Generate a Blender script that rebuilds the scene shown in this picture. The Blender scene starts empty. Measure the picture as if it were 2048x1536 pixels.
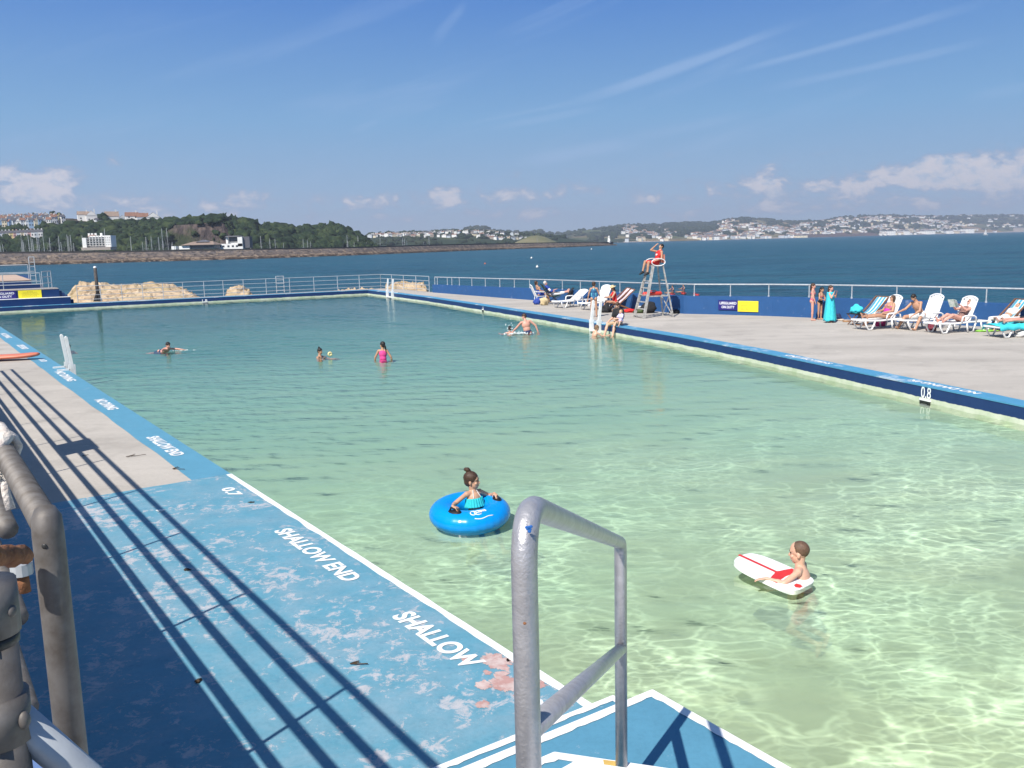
import bpy, bmesh, math, random
import numpy as np
from mathutils import Vector, Matrix, noise
R = math.radians
random.seed(7); rng = np.random.default_rng(7)
scene = bpy.context.scene
COL = scene.collection
# ------------------------------------------------------------------ camera model (metres; camera above the origin, looking along +Y)
F, CX, CY = 1771.0, 1024.0, 768.0
ROLL = math.atan(.024); PITCH = math.atan(281.5 / F); HC = 3.2
cp, sp_ = math.cos(PITCH), math.sin(PITCH); cr, sr = math.cos(ROLL), math.sin(ROLL)
def ray(px, py):
    u = px - CX; v = py - CY
    u, v = (u * cr - v * sr) / F, (v * cr + u * sr) / F
    return Vector((u, cp - v * sp_, -sp_ - v * cp))
def P(px, py, z=0.0):
    d = ray(px, py); t = (z - HC) / d.z
    return Vector((d.x * t, d.y * t, z))
def AT(px, py, Y):
    d = ray(px, py); t = Y / d.y
    return Vector((d.x * t, Y, HC + d.z * t))
NX = Vector((.824, .566, 0)); TX = Vector((-.566, .824, 0))     # across / along the near pool side
def NT(n, t, z=0.0):
    return Vector((n * .824 - t * .566, n * .566 + t * .824, z))
SEA, WL = -2.6, -.35
# ------------------------------------------------------------------ object helpers
def tag(o, label=None, cat=None, group=None, kind=None):
    if label: o['label'] = label
    if cat: o['category'] = cat
    if group: o['group'] = group
    if kind: o['kind'] = kind
    return o
def empty(name, loc=(0, 0, 0), rz=0.0):
    o = bpy.data.objects.new(name, None); COL.objects.link(o)
    o.location = loc; o.rotation_euler = (0, 0, rz); o.empty_display_size = .1
    return o
def link(name, me, mats, parent=None, smooth=False):
    o = bpy.data.objects.new(name, me); COL.objects.link(o)
    if mats is not None:
        me.materials.clear()
        for m in (mats if isinstance(mats, (list, tuple)) else [mats]): me.materials.append(m)
    if smooth:
        me.polygons.foreach_set('use_smooth', [True] * len(me.polygons))
    if parent: o.parent = parent
    return o
def copy_tree(o, parent=None):
    c = o.copy(); COL.objects.link(c); c.parent = parent
    for ch in list(o.children): copy_tree(ch, c)
    return c
def frame(d):
    d = Vector(d).normalized()
    a = Vector((0, 0, 1)) if abs(d.z) < .95 else Vector((1, 0, 0))
    x = a.cross(d).normalized(); return x, d.cross(x).normalized(), d
class MB:
    def __init__(s): s.v = []; s.f = []; s.m = []
    def add(s, vs, fs, mi=0):
        b = len(s.v); s.v += [tuple(x) for x in vs]
        for f in fs: s.f.append([b + i for i in f]); s.m.append(mi)
        return s
    def box(s, c, size, rz=0.0, mi=0, M=None, taper=1.0):
        hx, hy, hz = size[0] / 2, size[1] / 2, size[2] / 2
        Q = M or (Matrix.Translation(Vector(c)) @ Matrix.Rotation(rz, 4, 'Z'))
        vs = [Q @ Vector((x * hx * (taper if z > 0 else 1), y * hy * (taper if z > 0 else 1), z * hz)) for z in (-1, 1) for x, y in ((-1, -1), (1, -1), (1, 1), (-1, 1))]
        return s.add(vs, [(3, 2, 1, 0), (4, 5, 6, 7), (0, 1, 5, 4), (1, 2, 6, 5), (2, 3, 7, 6), (3, 0, 4, 7)], mi)
    def bar(s, p, q, w, h, mi=0, up=None):
        p, q = Vector(p), Vector(q); d = (q - p).normalized()
        u = Vector(up) if up is not None else (Vector((0, 0, 1)) if abs(d.z) < .95 else Vector((1, 0, 0)))
        x = d.cross(u).normalized(); u = x.cross(d).normalized()
        vs = [e + x * (a * w / 2) + u * (b * h / 2) for e in (p, q) for a, b in ((-1, -1), (1, -1), (1, 1), (-1, 1))]
        return s.add(vs, [(3, 2, 1, 0), (4, 5, 6, 7), (0, 1, 5, 4), (1, 2, 6, 5), (2, 3, 7, 6), (3, 0, 4, 7)], mi)
    def tube(s, pts, r, n=12, mi=0, cap=True):
        pts = [Vector(p) for p in pts]; rs = r if isinstance(r, (list, tuple)) else [r] * len(pts)
        rings = []; x0 = None
        for i, p in enumerate(pts):
            a = pts[max(i - 1, 0)]; b = pts[min(i + 1, len(pts) - 1)]
            d = (b - a).normalized()
            if x0 is None: x0 = frame(d)[0]
            x = (x0 - d * x0.dot(d)).normalized(); x0 = x; y = d.cross(x)
            sc = 1.0
            if 0 < i < len(pts) - 1:
                c = (p - a).normalized().dot(d); sc = 1 / max(c, .6)
            rings.append([p + (x * math.cos(k * 2 * math.pi / n) + y * math.sin(k * 2 * math.pi / n)) * rs[i] * (sc if sc < 1.08 else 1.0) for k in range(n)])
        vs = [v for ring in rings for v in ring]; fs = []
        for i in range(len(pts) - 1):
            for k in range(n):
                k2 = (k + 1) % n; fs.append((i * n + k, i * n + k2, (i + 1) * n + k2, (i + 1) * n + k))
        if cap: fs.append(tuple(reversed(range(n)))); fs.append(tuple(range((len(pts) - 1) * n, len(pts) * n)))
        return s.add(vs, fs, mi)
    def ell(s, c, r, M=None, nu=12, nv=8, mi=0):
        c = Vector(c); M = M or Matrix.Identity(3); vs = [c + M @ Vector((0, 0, r[2]))]
        for j in range(1, nv):
            th = math.pi * j / nv
            for i in range(nu):
                ph = 2 * math.pi * i / nu
                vs.append(c + M @ Vector((r[0] * math.sin(th) * math.cos(ph), r[1] * math.sin(th) * math.sin(ph), r[2] * math.cos(th))))
        vs.append(c + M @ Vector((0, 0, -r[2]))); fs = []
        for i in range(nu): fs.append((0, 1 + i, 1 + (i + 1) % nu))
        for j in range(nv - 2):
            for i in range(nu):
                a = 1 + j * nu + i; b = 1 + j * nu + (i + 1) % nu; fs.append((a, a + nu, b + nu, b))
        L = len(vs) - 1
        for i in range(nu): fs.append((L, 1 + (nv - 2) * nu + (i + 1) % nu, 1 + (nv - 2) * nu + i))
        return s.add(vs, fs, mi)
    def prism(s, poly, z0, z1, mi=0, mside=None):
        n = len(poly); vs = [(p[0], p[1], z0) for p in poly] + [(p[0], p[1], z1) for p in poly]
        ar = sum(poly[i][0] * poly[(i + 1) % n][1] - poly[(i + 1) % n][0] * poly[i][1] for i in range(n))
        idx = list(range(n)); 
        if ar < 0: idx = idx[::-1]
        s.add(vs, [tuple(reversed(idx))], mi); b = len(s.v) - 2 * n
        s.f.append([b + n + i for i in idx]); s.m.append(mi)
        for k in range(n):
            i, j = idx[k], idx[(k + 1) % n]; s.f.append([b + i, b + j, b + n + j, b + n + i]); s.m.append(mi if mside is None else mside)
        return s
    def sheet(s, poly, mi=0):
        n = len(poly); ar = sum(poly[i][0] * poly[(i + 1) % n][1] - poly[(i + 1) % n][0] * poly[i][1] for i in range(n))
        return s.add(poly, [tuple(range(n)) if ar > 0 else tuple(reversed(range(n)))], mi)
    def build(s, name, mats, parent=None, smooth=False, loc=None):
        me = bpy.data.meshes.new(name); me.from_pydata(s.v, [], s.f)
        o = link(name, me, mats, parent, smooth)
        me.polygons.foreach_set('material_index', s.m); me.update()
        if loc is not None: o.location = loc
        return o
def np_mesh(name, verts, faces):
    me = bpy.data.meshes.new(name); nv, nf, k = len(verts), len(faces), faces.shape[1]
    me.vertices.add(nv); me.vertices.foreach_set('co', np.asarray(verts, dtype=np.float32).ravel())
    me.loops.add(nf * k); me.loops.foreach_set('vertex_index', np.asarray(faces, dtype=np.int32).ravel())
    me.polygons.add(nf); me.polygons.foreach_set('loop_start', np.arange(nf, dtype=np.int32) * k)
    me.update(calc_edges=True); me.validate()
    return me
def grid_faces(nr, nc):
    a = (np.arange(nr - 1)[:, None] * nc + np.arange(nc - 1)[None, :]).ravel()
    return np.stack([a, a + 1, a + nc + 1, a + nc], 1)
# ------------------------------------------------------------------ material helpers
class NB:
    def __init__(s, name):
        s.mat = bpy.data.materials.new(name); s.mat.use_nodes = True; s.t = s.mat.node_tree; s.n = s.t.nodes
        s.b = s.n['Principled BSDF']; s.out = s.n['Material Output']
    def new(s, t, **k):
        n = s.n.new(t)
        for a, b in k.items(): setattr(n, a, b)
        return n
    def l(s, a, b): s.t.links.new(a, b)
    def coord(s, kind='Object', scale=(1, 1, 1), rot=(0, 0, 0)):
        if kind == 'World': o = s.new('ShaderNodeNewGeometry').outputs['Position']
        else: o = s.new('ShaderNodeTexCoord').outputs[kind]
        m = s.new('ShaderNodeMapping'); m.inputs['Scale'].default_value = scale; m.inputs['Rotation'].default_value = rot
        s.l(o, m.inputs['Vector']); return m.outputs['Vector']
    def noise(s, vec, scale, detail=4, rough=.55, dist=0.0):
        n = s.new('ShaderNodeTexNoise'); n.inputs['Scale'].default_value = scale; n.inputs['Detail'].default_value = detail
        n.inputs['Roughness'].default_value = rough; n.inputs['Distortion'].default_value = dist
        s.l(vec, n.inputs['Vector']); return n.outputs['Fac']
    def ramp(s, fac, stops):
        r = s.new('ShaderNodeValToRGB'); e = r.color_ramp.elements
        while len(e) < len(stops): e.new(.5)
        for i, (p, c) in enumerate(stops):
            e[i].position = p; e[i].color = (c, c, c, 1) if isinstance(c, (int, float)) else tuple(c) + (1,)
        s.l(fac, r.inputs['Fac']); return r.outputs['Color']
    def mix(s, fac, a, b, mode='MIX'):
        m = s.new('ShaderNodeMix', data_type='RGBA', blend_type=mode)
        for sock, val in ((m.inputs[0], fac), (m.inputs[6], a), (m.inputs[7], b)):
            if isinstance(val, (int, float)): sock.default_value = val
            elif isinstance(val, tuple): sock.default_value = val + (1,) if len(val) == 3 else val
            else: s.l(val, sock)
        return m.outputs[2]
    def math(s, op, a, b=0.0, c=0.0, clamp=False):
        m = s.new('ShaderNodeMath', operation=op, use_clamp=clamp)
        for i, v in enumerate((a, b, c)):
            if isinstance(v, (int, float)): m.inputs[i].default_value = v
            else: s.l(v, m.inputs[i])
        return m.outputs[0]
    def bump(s, h, strength, dist=.01):
        b = s.new('ShaderNodeBump'); b.inputs['Strength'].default_value = strength; b.inputs['Distance'].default_value = dist
        s.l(h, b.inputs['Height']); s.l(b.outputs['Normal'], s.b.inputs['Normal']); return b
    def base(s, c):
        if isinstance(c, tuple): s.b.inputs['Base Color'].default_value = c + (1,)
        else: s.l(c, s.b.inputs['Base Color'])
        return s
    def set(s, **k):
        for a, v in k.items():
            sock = s.b.inputs[{'rough': 'Roughness', 'metal': 'Metallic', 'spec': 'Specular IOR Level', 'sss': 'Subsurface Weight', 'coat': 'Coat Weight', 'sheen': 'Sheen Weight'}[a]]
            if isinstance(v, (int, float)): sock.default_value = v
            else: s.l(v, sock)
        return s
def simple(name, c, c2=None, scale=6.0, rough=.6, metal=0.0, bump=0.0, bscale=None, kind='Object', detail=5, lo=.35, hi=.65, spec=.5, bdist=.01):
    b = NB(name); v = b.coord(kind)
    c2 = c2 or tuple(x * .82 for x in c)
    f = b.noise(v, scale, detail)
    b.base(b.ramp(f, [(lo, c), (hi, c2)])).set(rough=rough, metal=metal, spec=spec)
    if bump: b.bump(b.noise(v, bscale or scale * 3, 4), bump, bdist)
    return b.mat
MAT = {}
# ------------------------------------------------------------------ camera, sun, sky
cam = bpy.data.objects.new('camera', bpy.data.cameras.new('camera')); COL.objects.link(cam); scene.camera = cam
cam.data.sensor_width = 36; cam.data.lens = F / 2048 * 36; cam.data.clip_start = .05; cam.data.clip_end = 60000
fw = Vector((0, cp, -sp_)); up = Vector((0, sp_, cp)); rt = Vector((1, 0, 0))
rt, up = rt * cr - up * sr, up * cr + rt * sr
cam.matrix_world = Matrix((( rt.x, up.x, -fw.x, 0), (rt.y, up.y, -fw.y, 0), (rt.z, up.z, -fw.z, HC), (0, 0, 0, 1)))
SUN_AZ, SUN_EL = R(239.5), R(47)                     # math angle of the direction towards the sun
sd = Vector((math.cos(SUN_AZ) * math.cos(SUN_EL), math.sin(SUN_AZ) * math.cos(SUN_EL), math.sin(SUN_EL)))
sun = bpy.data.objects.new('sun', bpy.data.lights.new('sun', 'SUN')); COL.objects.link(sun)
sun.data.energy = 4.6; sun.data.angle = R(.53); sun.data.color = (1, .955, .88)
sun.rotation_euler = sd.to_track_quat('Z', 'Y').to_euler(); sun.location = (-20, -30, 60)
scene.view_settings.view_transform = 'Standard'; scene.view_settings.look = 'None'; scene.view_settings.exposure = 0.6; scene.view_settings.gamma = 1
scene.cycles.use_denoising = True; scene.cycles.denoiser = 'OPENIMAGEDENOISE'
try: scene.cycles.denoising_prefilter = 'ACCURATE'
except Exception: pass
scene.cycles.max_bounces = 8; scene.cycles.transparent_max_bounces = 12; scene.cycles.sample_clamp_indirect = 4
scene.cycles.use_adaptive_sampling = True; scene.cycles.adaptive_threshold = .012
def make_world():
    w = bpy.data.worlds.new('World'); scene.world = w; w.use_nodes = True
    t = w.node_tree; n = t.nodes; bg = n['Background']; l = t.links.new
    def math_(op, a, b=0.0, c=0.0, clamp=False):
        m = n.new('ShaderNodeMath'); m.operation = op; m.use_clamp = clamp
        for i, v in enumerate((a, b, c)):
            if isinstance(v, (int, float)): m.inputs[i].default_value = v
            else: l(v, m.inputs[i])
        return m.outputs[0]
    tc = n.new('ShaderNodeTexCoord'); sep = n.new('ShaderNodeSeparateXYZ'); l(tc.outputs['Generated'], sep.inputs[0])
    X, Y, Z = sep.outputs
    # the clear sky: steepened elevation, as the air is very clear
    comb = n.new('ShaderNodeCombineXYZ'); l(X, comb.inputs[0]); l(Y, comb.inputs[1]); l(math_('ADD', math_('MULTIPLY', Z, 2.6), .10), comb.inputs[2])
    nv = n.new('ShaderNodeVectorMath'); nv.operation = 'NORMALIZE'; l(comb.outputs[0], nv.inputs[0])
    sky = n.new('ShaderNodeTexSky'); sky.sky_type = 'NISHITA'; sky.sun_disc = False; sky.sun_elevation = SUN_EL; sky.sun_rotation = math.atan2(sd.x, sd.y)
    sky.air_density = 1.25; sky.dust_density = .25; sky.ozone_density = 3.2; l(nv.outputs[0], sky.inputs['Vector'])
    hs = n.new('ShaderNodeHueSaturation'); hs.inputs['Saturation'].default_value = 1.12; hs.inputs['Value'].default_value = 1.0; l(sky.outputs[0], hs.inputs['Color'])
    # clouds in azimuth / elevation (degrees)
    az = math_('MULTIPLY', math_('ARCTAN2', X, Y), 57.2958); el = math_('MULTIPLY', math_('ARCSINE', Z), 57.2958)
    def vec(a, b, c=0.0):
        q = n.new('ShaderNodeCombineXYZ')
        for i, v in enumerate((a, b, c)):
            if isinstance(v, (int, float)): q.inputs[i].default_value = v
            else: l(v, q.inputs[i])
        return q.outputs[0]
    def noise_(v, sc, det=5, ro=.55, di=0.0):
        q = n.new('ShaderNodeTexNoise'); q.inputs['Scale'].default_value = sc; q.inputs['Detail'].default_value = det; q.inputs['Roughness'].default_value = ro; q.inputs['Distortion'].default_value = di
        l(v, q.inputs['Vector']); return q.outputs['Fac']
    def smooth(x, a, b):
        q = n.new('ShaderNodeMapRange'); q.interpolation_type = 'SMOOTHERSTEP'; q.inputs['From Min'].default_value = a; q.inputs['From Max'].default_value = b
        l(x, q.inputs['Value']); return q.outputs['Result']
    def mixc(f, a, b):
        q = n.new('ShaderNodeMix'); q.data_type = 'RGBA'
        l(f, q.inputs[0]) if not isinstance(f, float) else setattr(q.inputs[0], 'default_value', f)
        for s_, v in ((q.inputs[6], a), (q.inputs[7], b)):
            if isinstance(v, tuple): s_.default_value = v + (1,)
            else: l(v, s_)
        return q.outputs[2]
    # high streaks
    r1 = math_('ADD', math_('MULTIPLY', az, .94), math_('MULTIPLY', el, .34)); r2 = math_('SUBTRACT', math_('MULTIPLY', el, .94), math_('MULTIPLY', az, .28))
    ci = noise_(vec(math_('MULTIPLY', r1, .045), math_('MULTIPLY', r2, .42), 3.1), 1.0, 7, .6, .5)
    ci2 = noise_(vec(math_('MULTIPLY', az, .05), math_('MULTIPLY', el, .12), 9.0), 1.0, 2)
    cir = math_('MULTIPLY', smooth(ci, .48, .78), smooth(ci2, .32, .62))
    cir = math_('MULTIPLY', cir, math_('MULTIPLY', smooth(el, .5, 5.0), .26))
    def streak(a0, e0, a1, e1, wid, amt):           # vapour trail between two sky points
        L = math.hypot(a1 - a0, e1 - e0); ux, uy = (a1 - a0) / L, (e1 - e0) / L
        da = math_('SUBTRACT', az, a0); de = math_('SUBTRACT', el, e0)
        s = math_('ADD', math_('MULTIPLY', da, ux), math_('MULTIPLY', de, uy))
        d = math_('ABSOLUTE', math_('SUBTRACT', math_('MULTIPLY', de, ux), math_('MULTIPLY', da, uy)))
        d = math_('ADD', d, math_('MULTIPLY', math_('SUBTRACT', ci, .5), wid * 1.8))
        k = math_('SUBTRACT', 1.0, smooth(d, 0.0, wid))
        k = math_('MULTIPLY', k, math_('MULTIPLY', smooth(s, -.5, L * .4), math_('SUBTRACT', 1.0, smooth(s, L * .6, L))))
        return math_('MULTIPLY', math_('MULTIPLY', k, smooth(ci2, .2, .6)), amt * .72)
    trails = None
    for a in TRAILS:
        k = streak(*a); trails = k if trails is None else math_('MAXIMUM', trails, k)
    high = math_('MAXIMUM', cir, trails)
    # fair-weather heaps above the horizon
    v1 = vec(math_('MULTIPLY', az, .42), math_('MULTIPLY', el, .72), 1.7)
    cu = math_('ADD', math_('MULTIPLY', math_('SUBTRACT', noise_(v1, 1.0, 9, .6, .35), .5), 1.55), .5)
    cov = math_('MULTIPLY', smooth(el, .7, 2.0), math_('SUBTRACT', 1.0, smooth(el, 2.6, 4.4)))
    cov = math_('MULTIPLY', cov, .20)
    for (a0, e0, ra, re, amt) in HEAPS:
        da = math_('DIVIDE', math_('SUBTRACT', az, a0), ra); de = math_('DIVIDE', math_('SUBTRACT', el, e0), re)
        rr = math_('ADD', math_('MULTIPLY', da, da), math_('MULTIPLY', de, de))
        cov = math_('ADD', cov, math_('MULTIPLY', math_('SUBTRACT', 1.0, smooth(rr, 0.0, 1.0)), amt))
    dens = math_('SUBTRACT', math_('ADD', cu, math_('SUBTRACT', cov, .12)), math_('MULTIPLY', smooth(el, 3.2, 6.5), .24))
    cum = smooth(dens, .42, .90)
    fine = noise_(vec(math_('MULTIPLY', az, .95), math_('MULTIPLY', el, 1.5), 2.2), 1.0, 7, .62, .4)
    cum = math_('MULTIPLY', cum, smooth(fine, .18, .62))
    lit = smooth(math_('ADD', math_('MULTIPLY', math_('SUBTRACT', fine, .5), .55), math_('SUBTRACT', dens, .05)), .50, .86) if True else smooth(math_('ADD', dens, math_('MULTIPLY', noise_(vec(math_('MULTIPLY', az, .5), math_('MULTIPLY', el, .9), 5.5), 1.6, 4), .25)), .68, .92)
    ccol = mixc(lit, (2.95, 3.35, 4.75), (6.3, 6.0, 6.4))
    rp = n.new('ShaderNodeValToRGB'); e = rp.color_ramp.elements
    stops = [(0.0, (3.4, 4.1, 5.3)), (.07, (2.7, 4.1, 5.8)), (.19, (1.75, 3.75, 6.3)), (.36, (.66, 2.2, 5.9)), (.8, (.3, 1.0, 3.6))]
    while len(e) < len(stops): e.new(.5)
    for i, (p_, c_) in enumerate(stops): e[i].position = p_; e[i].color = tuple(x / 7 for x in c_) + (1,)
    l(math_('DIVIDE', el, 40.0, clamp=True), rp.inputs['Fac'])
    sc = n.new('ShaderNodeVectorMath'); sc.operation = 'SCALE'; sc.inputs['Scale'].default_value = 7.0; l(rp.outputs['Color'], sc.inputs[0])
    clear = mixc(math_('MULTIPLY', math_('SUBTRACT', 1.0, smooth(el, 22.0, 48.0)), .8), hs.outputs['Color'], sc.outputs[0])
    col = mixc(high, clear, (3.4, 4.7, 7.0))
    col = mixc(math_('MULTIPLY', cum, .92), col, ccol)
    l(col, bg.inputs['Color']); bg.inputs['Strength'].default_value = .08
def AZEL(px, py):
    d = ray(px, py).normalized(); return math.degrees(math.atan2(d.x, d.y)), math.degrees(math.asin(d.z))
def heap(px, py, rx, ry, amt):
    a, e = AZEL(px, py); return (a, e, rx / F * 57.3, ry / F * 57.3, amt)
HEAPS = [heap(85, 330, 95, 65, .34), heap(25, 372, 90, 40, .26), heap(235, 320, 30, 22, .24), heap(160, 385, 170, 40, .12),
         heap(1985, 325, 150, 52, .36), heap(1880, 345, 130, 42, .3), heap(1780, 330, 30, 20, .22), heap(1725, 365, 50, 30, .3), heap(1530, 350, 62, 32, .26),
         heap(1570, 375, 90, 26, .2), heap(1330, 398, 60, 16, .24), heap(1113, 385, 30, 20, .24), heap(890, 388, 45, 28, .28), heap(710, 398, 40, 16, .25),
         heap(1800, 395, 330, 42, .13), heap(800, 398, 260, 26, .12), heap(470, 402, 90, 20, .1)]
TRAILS = [AZEL(1050, 235) + AZEL(1700, 10) + (.45, .55), AZEL(1400, 160) + AZEL(2048, -20) + (.35, .6), AZEL(1480, 190) + AZEL(2060, 60) + (.3, .35),
          AZEL(865, 85) + AZEL(940, -5) + (.5, .45), AZEL(870, 260) + AZEL(1300, 170) + (.25, .3), AZEL(950, 262) + AZEL(1250, 205) + (.3, .3),
          AZEL(705, 262) + AZEL(770, 235) + (.4, .3), AZEL(1000, 330) + AZEL(1330, 275) + (.7, .4), AZEL(1930, 195) + AZEL(2100, 165) + (.5, .5), AZEL(1200, 290) + AZEL(1560, 215) + (.5, .25)]
make_world()
# ------------------------------------------------------------------ pool geometry (plan)
POOL_A = NT(3.68, -6); POOL_D = Vector((-33.06, 54.66, 0)); POOL_C = Vector((-10.64, 66.57, 0))
RIGHT = [Vector((x, y, 0)) for x, y in ((15.4, -3.5), (9.45, 16.06), (8.83, 18.3), (6.95, 25.1), (5.55, 29.4), (4.05, 33.3), (3.1, 35.6), (1.65, 39.2), (-1.35, 46.5), (-5.4, 55.95), (-10.64, 66.57))]
def along(poly, s):
    ls = [(poly[i + 1] - poly[i]).length for i in range(len(poly) - 1)]; d = s * sum(ls)
    for i, L in enumerate(ls):
        if d <= L or i == len(ls) - 1: return poly[i].lerp(poly[i + 1], d / L)
        d -= L
def pool_grid(nu, vs, zf):
    out = []
    for v in vs:
        a = POOL_A.lerp(POOL_D, v); b = along(RIGHT, v)
        for k in range(nu + 1): p = a.lerp(b, k / nu); out.append((p.x, p.y, zf(p)))
    return out
def tlen(p): return p.x * -.566 + p.y * .824
def floor_z(p): return -1.08 - max(0.0, tlen(p) - 3) * .021 + .02 * noise.noise(Vector((p.x * .5, p.y * .5, 0)))
# ------------------------------------------------------------------ sea and pool water
def sea_material():
    b = NB('sea_water')
    v = b.coord('World'); far = b.coord('World', (.012, .02, .02))
    c = b.ramp(b.noise(far, 1.0, 5, .6), [(.35, (.018, .084, .135)), (.65, (.026, .106, .15))])
    ch = b.math('ADD', b.math('MULTIPLY', b.noise(b.coord('World', (.16, .5, .3), (0, 0, R(12))), 1.0, 6, .7, .3), .6), b.math('MULTIPLY', b.noise(b.coord('World', (.02, .07, .05), (0, 0, R(-8))), 1.0, 5, .7), .4))
    c = b.mix(b.ramp(ch, [(.40, .62), (.52, 0)]), c, (.003, .026, .048)); c = b.mix(b.ramp(ch, [(.52, 0), (.66, .6)]), c, (.035, .14, .165))  # bright and dark sides of the chop painted into the base colour
    b.base(c).set(rough=.3, spec=.07); b.b.inputs['IOR'].default_value = 1.33
    w1 = b.noise(b.coord('World', (.35, .8, .5), (0, 0, R(20))), 1.0, 4, .62, .3)
    w2 = b.noise(b.coord('World', (1.6, 3.2, 2), (0, 0, R(-12))), 1.0, 3, .6)
    w3 = b.noise(b.coord('World', (.03, .075, .05), (0, 0, R(14))), 1.0, 5, .68)
    h = b.math('ADD', b.math('MULTIPLY', w1, .9), b.math('ADD', b.math('MULTIPLY', w2, .16), b.math('MULTIPLY', w3, 5.5)))
    b.bump(h, 1.0, 1.4); return b.mat
MAT['sea'] = sea_material()
mb = MB(); mb.sheet([(-26000, -200, SEA), (26000, -200, SEA), (26000, 26000, SEA), (-26000, 26000, SEA)])
tag(mb.build('sea', MAT['sea']), kind='structure')
def pool_water_material():
    b = NB('pool_water'); n = b.n
    b.n.remove(b.b)
    v = b.coord('World')
    g = b.new('ShaderNodeSeparateXYZ'); b.l(b.new('ShaderNodeNewGeometry').outputs['Position'], g.inputs[0])
    t = b.math('ADD', b.math('MULTIPLY', g.outputs[0], -.566), b.math('MULTIPLY', g.outputs[1], .824))
    def mr(x, lo, hi):
        m = b.new('ShaderNodeMapRange'); m.interpolation_type = 'SMOOTHSTEP'; m.inputs['From Min'].default_value = lo; m.inputs['From Max'].default_value = hi; b.l(x, m.inputs['Value']); return m.outputs[0]
    # caustic light painted as a net into the transparent colour (strongest where shallow)
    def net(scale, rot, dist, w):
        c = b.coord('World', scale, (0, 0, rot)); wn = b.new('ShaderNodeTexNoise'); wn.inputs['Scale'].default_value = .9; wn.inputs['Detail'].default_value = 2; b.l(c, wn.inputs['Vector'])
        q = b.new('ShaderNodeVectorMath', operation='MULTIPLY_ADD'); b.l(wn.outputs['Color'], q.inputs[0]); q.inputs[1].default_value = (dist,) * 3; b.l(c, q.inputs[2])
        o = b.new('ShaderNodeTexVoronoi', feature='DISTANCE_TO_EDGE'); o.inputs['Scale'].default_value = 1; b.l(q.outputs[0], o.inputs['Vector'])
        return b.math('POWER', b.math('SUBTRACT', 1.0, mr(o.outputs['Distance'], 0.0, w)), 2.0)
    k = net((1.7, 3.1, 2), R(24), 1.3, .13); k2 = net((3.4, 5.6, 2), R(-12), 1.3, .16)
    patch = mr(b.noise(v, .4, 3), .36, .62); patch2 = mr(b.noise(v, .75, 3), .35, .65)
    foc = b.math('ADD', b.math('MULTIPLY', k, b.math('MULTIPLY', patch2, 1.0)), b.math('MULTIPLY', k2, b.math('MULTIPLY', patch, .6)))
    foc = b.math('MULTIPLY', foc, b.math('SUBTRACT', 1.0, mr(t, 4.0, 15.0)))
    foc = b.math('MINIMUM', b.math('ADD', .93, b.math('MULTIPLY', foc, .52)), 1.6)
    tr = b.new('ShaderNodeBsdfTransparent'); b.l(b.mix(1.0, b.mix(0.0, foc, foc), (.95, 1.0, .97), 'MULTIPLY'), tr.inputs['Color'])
    go = b.new('ShaderNodeBsdfGlossy'); go.inputs['Roughness'].default_value = .07
    fr = b.new('ShaderNodeFresnel'); fr.inputs['IOR'].default_value = 1.33
    bm = b.new('ShaderNodeBump'); b.l(b.math('ADD', .07, b.math('MULTIPLY', mr(t, 7.0, 26.0), .27)), bm.inputs['Strength']); bm.inputs['Distance'].default_value = 1.0
    h = b.math('ADD', b.math('MULTIPLY', b.noise(b.coord('World', (2.0, 5.6, 2), (0, 0, R(14))), 1.0, 3, .62, .2), .13), b.math('MULTIPLY', b.noise(b.coord('World', (.55, 1.7, 1), (0, 0, R(8))), 1.0, 3), .2))
    b.l(h, bm.inputs['Height'])
    vg = b.new('ShaderNodeVectorMath', operation='MULTIPLY_ADD'); b.l(bm.outputs['Normal'], vg.inputs[0]); vg.inputs[1].default_value = (.22, .22, .22); vg.inputs[2].default_value = (0, 0, .78); vgn = b.new('ShaderNodeVectorMath', operation='NORMALIZE'); b.l(vg.outputs[0], vgn.inputs[0]); b.l(vgn.outputs[0], go.inputs['Normal']); bf = b.new('ShaderNodeBump'); bf.inputs['Strength'].default_value = .05; bf.inputs['Distance'].default_value = 1.0; b.l(h, bf.inputs['Height']); vm = b.new('ShaderNodeVectorMath', operation='MULTIPLY_ADD'); b.l(bm.outputs['Normal'], vm.inputs[0]); vm.inputs[1].default_value = (.32, .32, .32); vm.inputs[2].default_value = (0, 0, .68); vn = b.new('ShaderNodeVectorMath', operation='NORMALIZE'); b.l(vm.outputs[0], vn.inputs[0]); b.l(vn.outputs[0], fr.inputs['Normal'])
    m2 = b.new('ShaderNodeMixShader'); b.l(b.math('MULTIPLY', fr.outputs[0], .85), m2.inputs[0]); b.l(tr.outputs[0], m2.inputs[1]); b.l(go.outputs[0], m2.inputs[2])
    b.l(m2.outputs[0], b.out.inputs['Surface'])
    return b.mat
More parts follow.
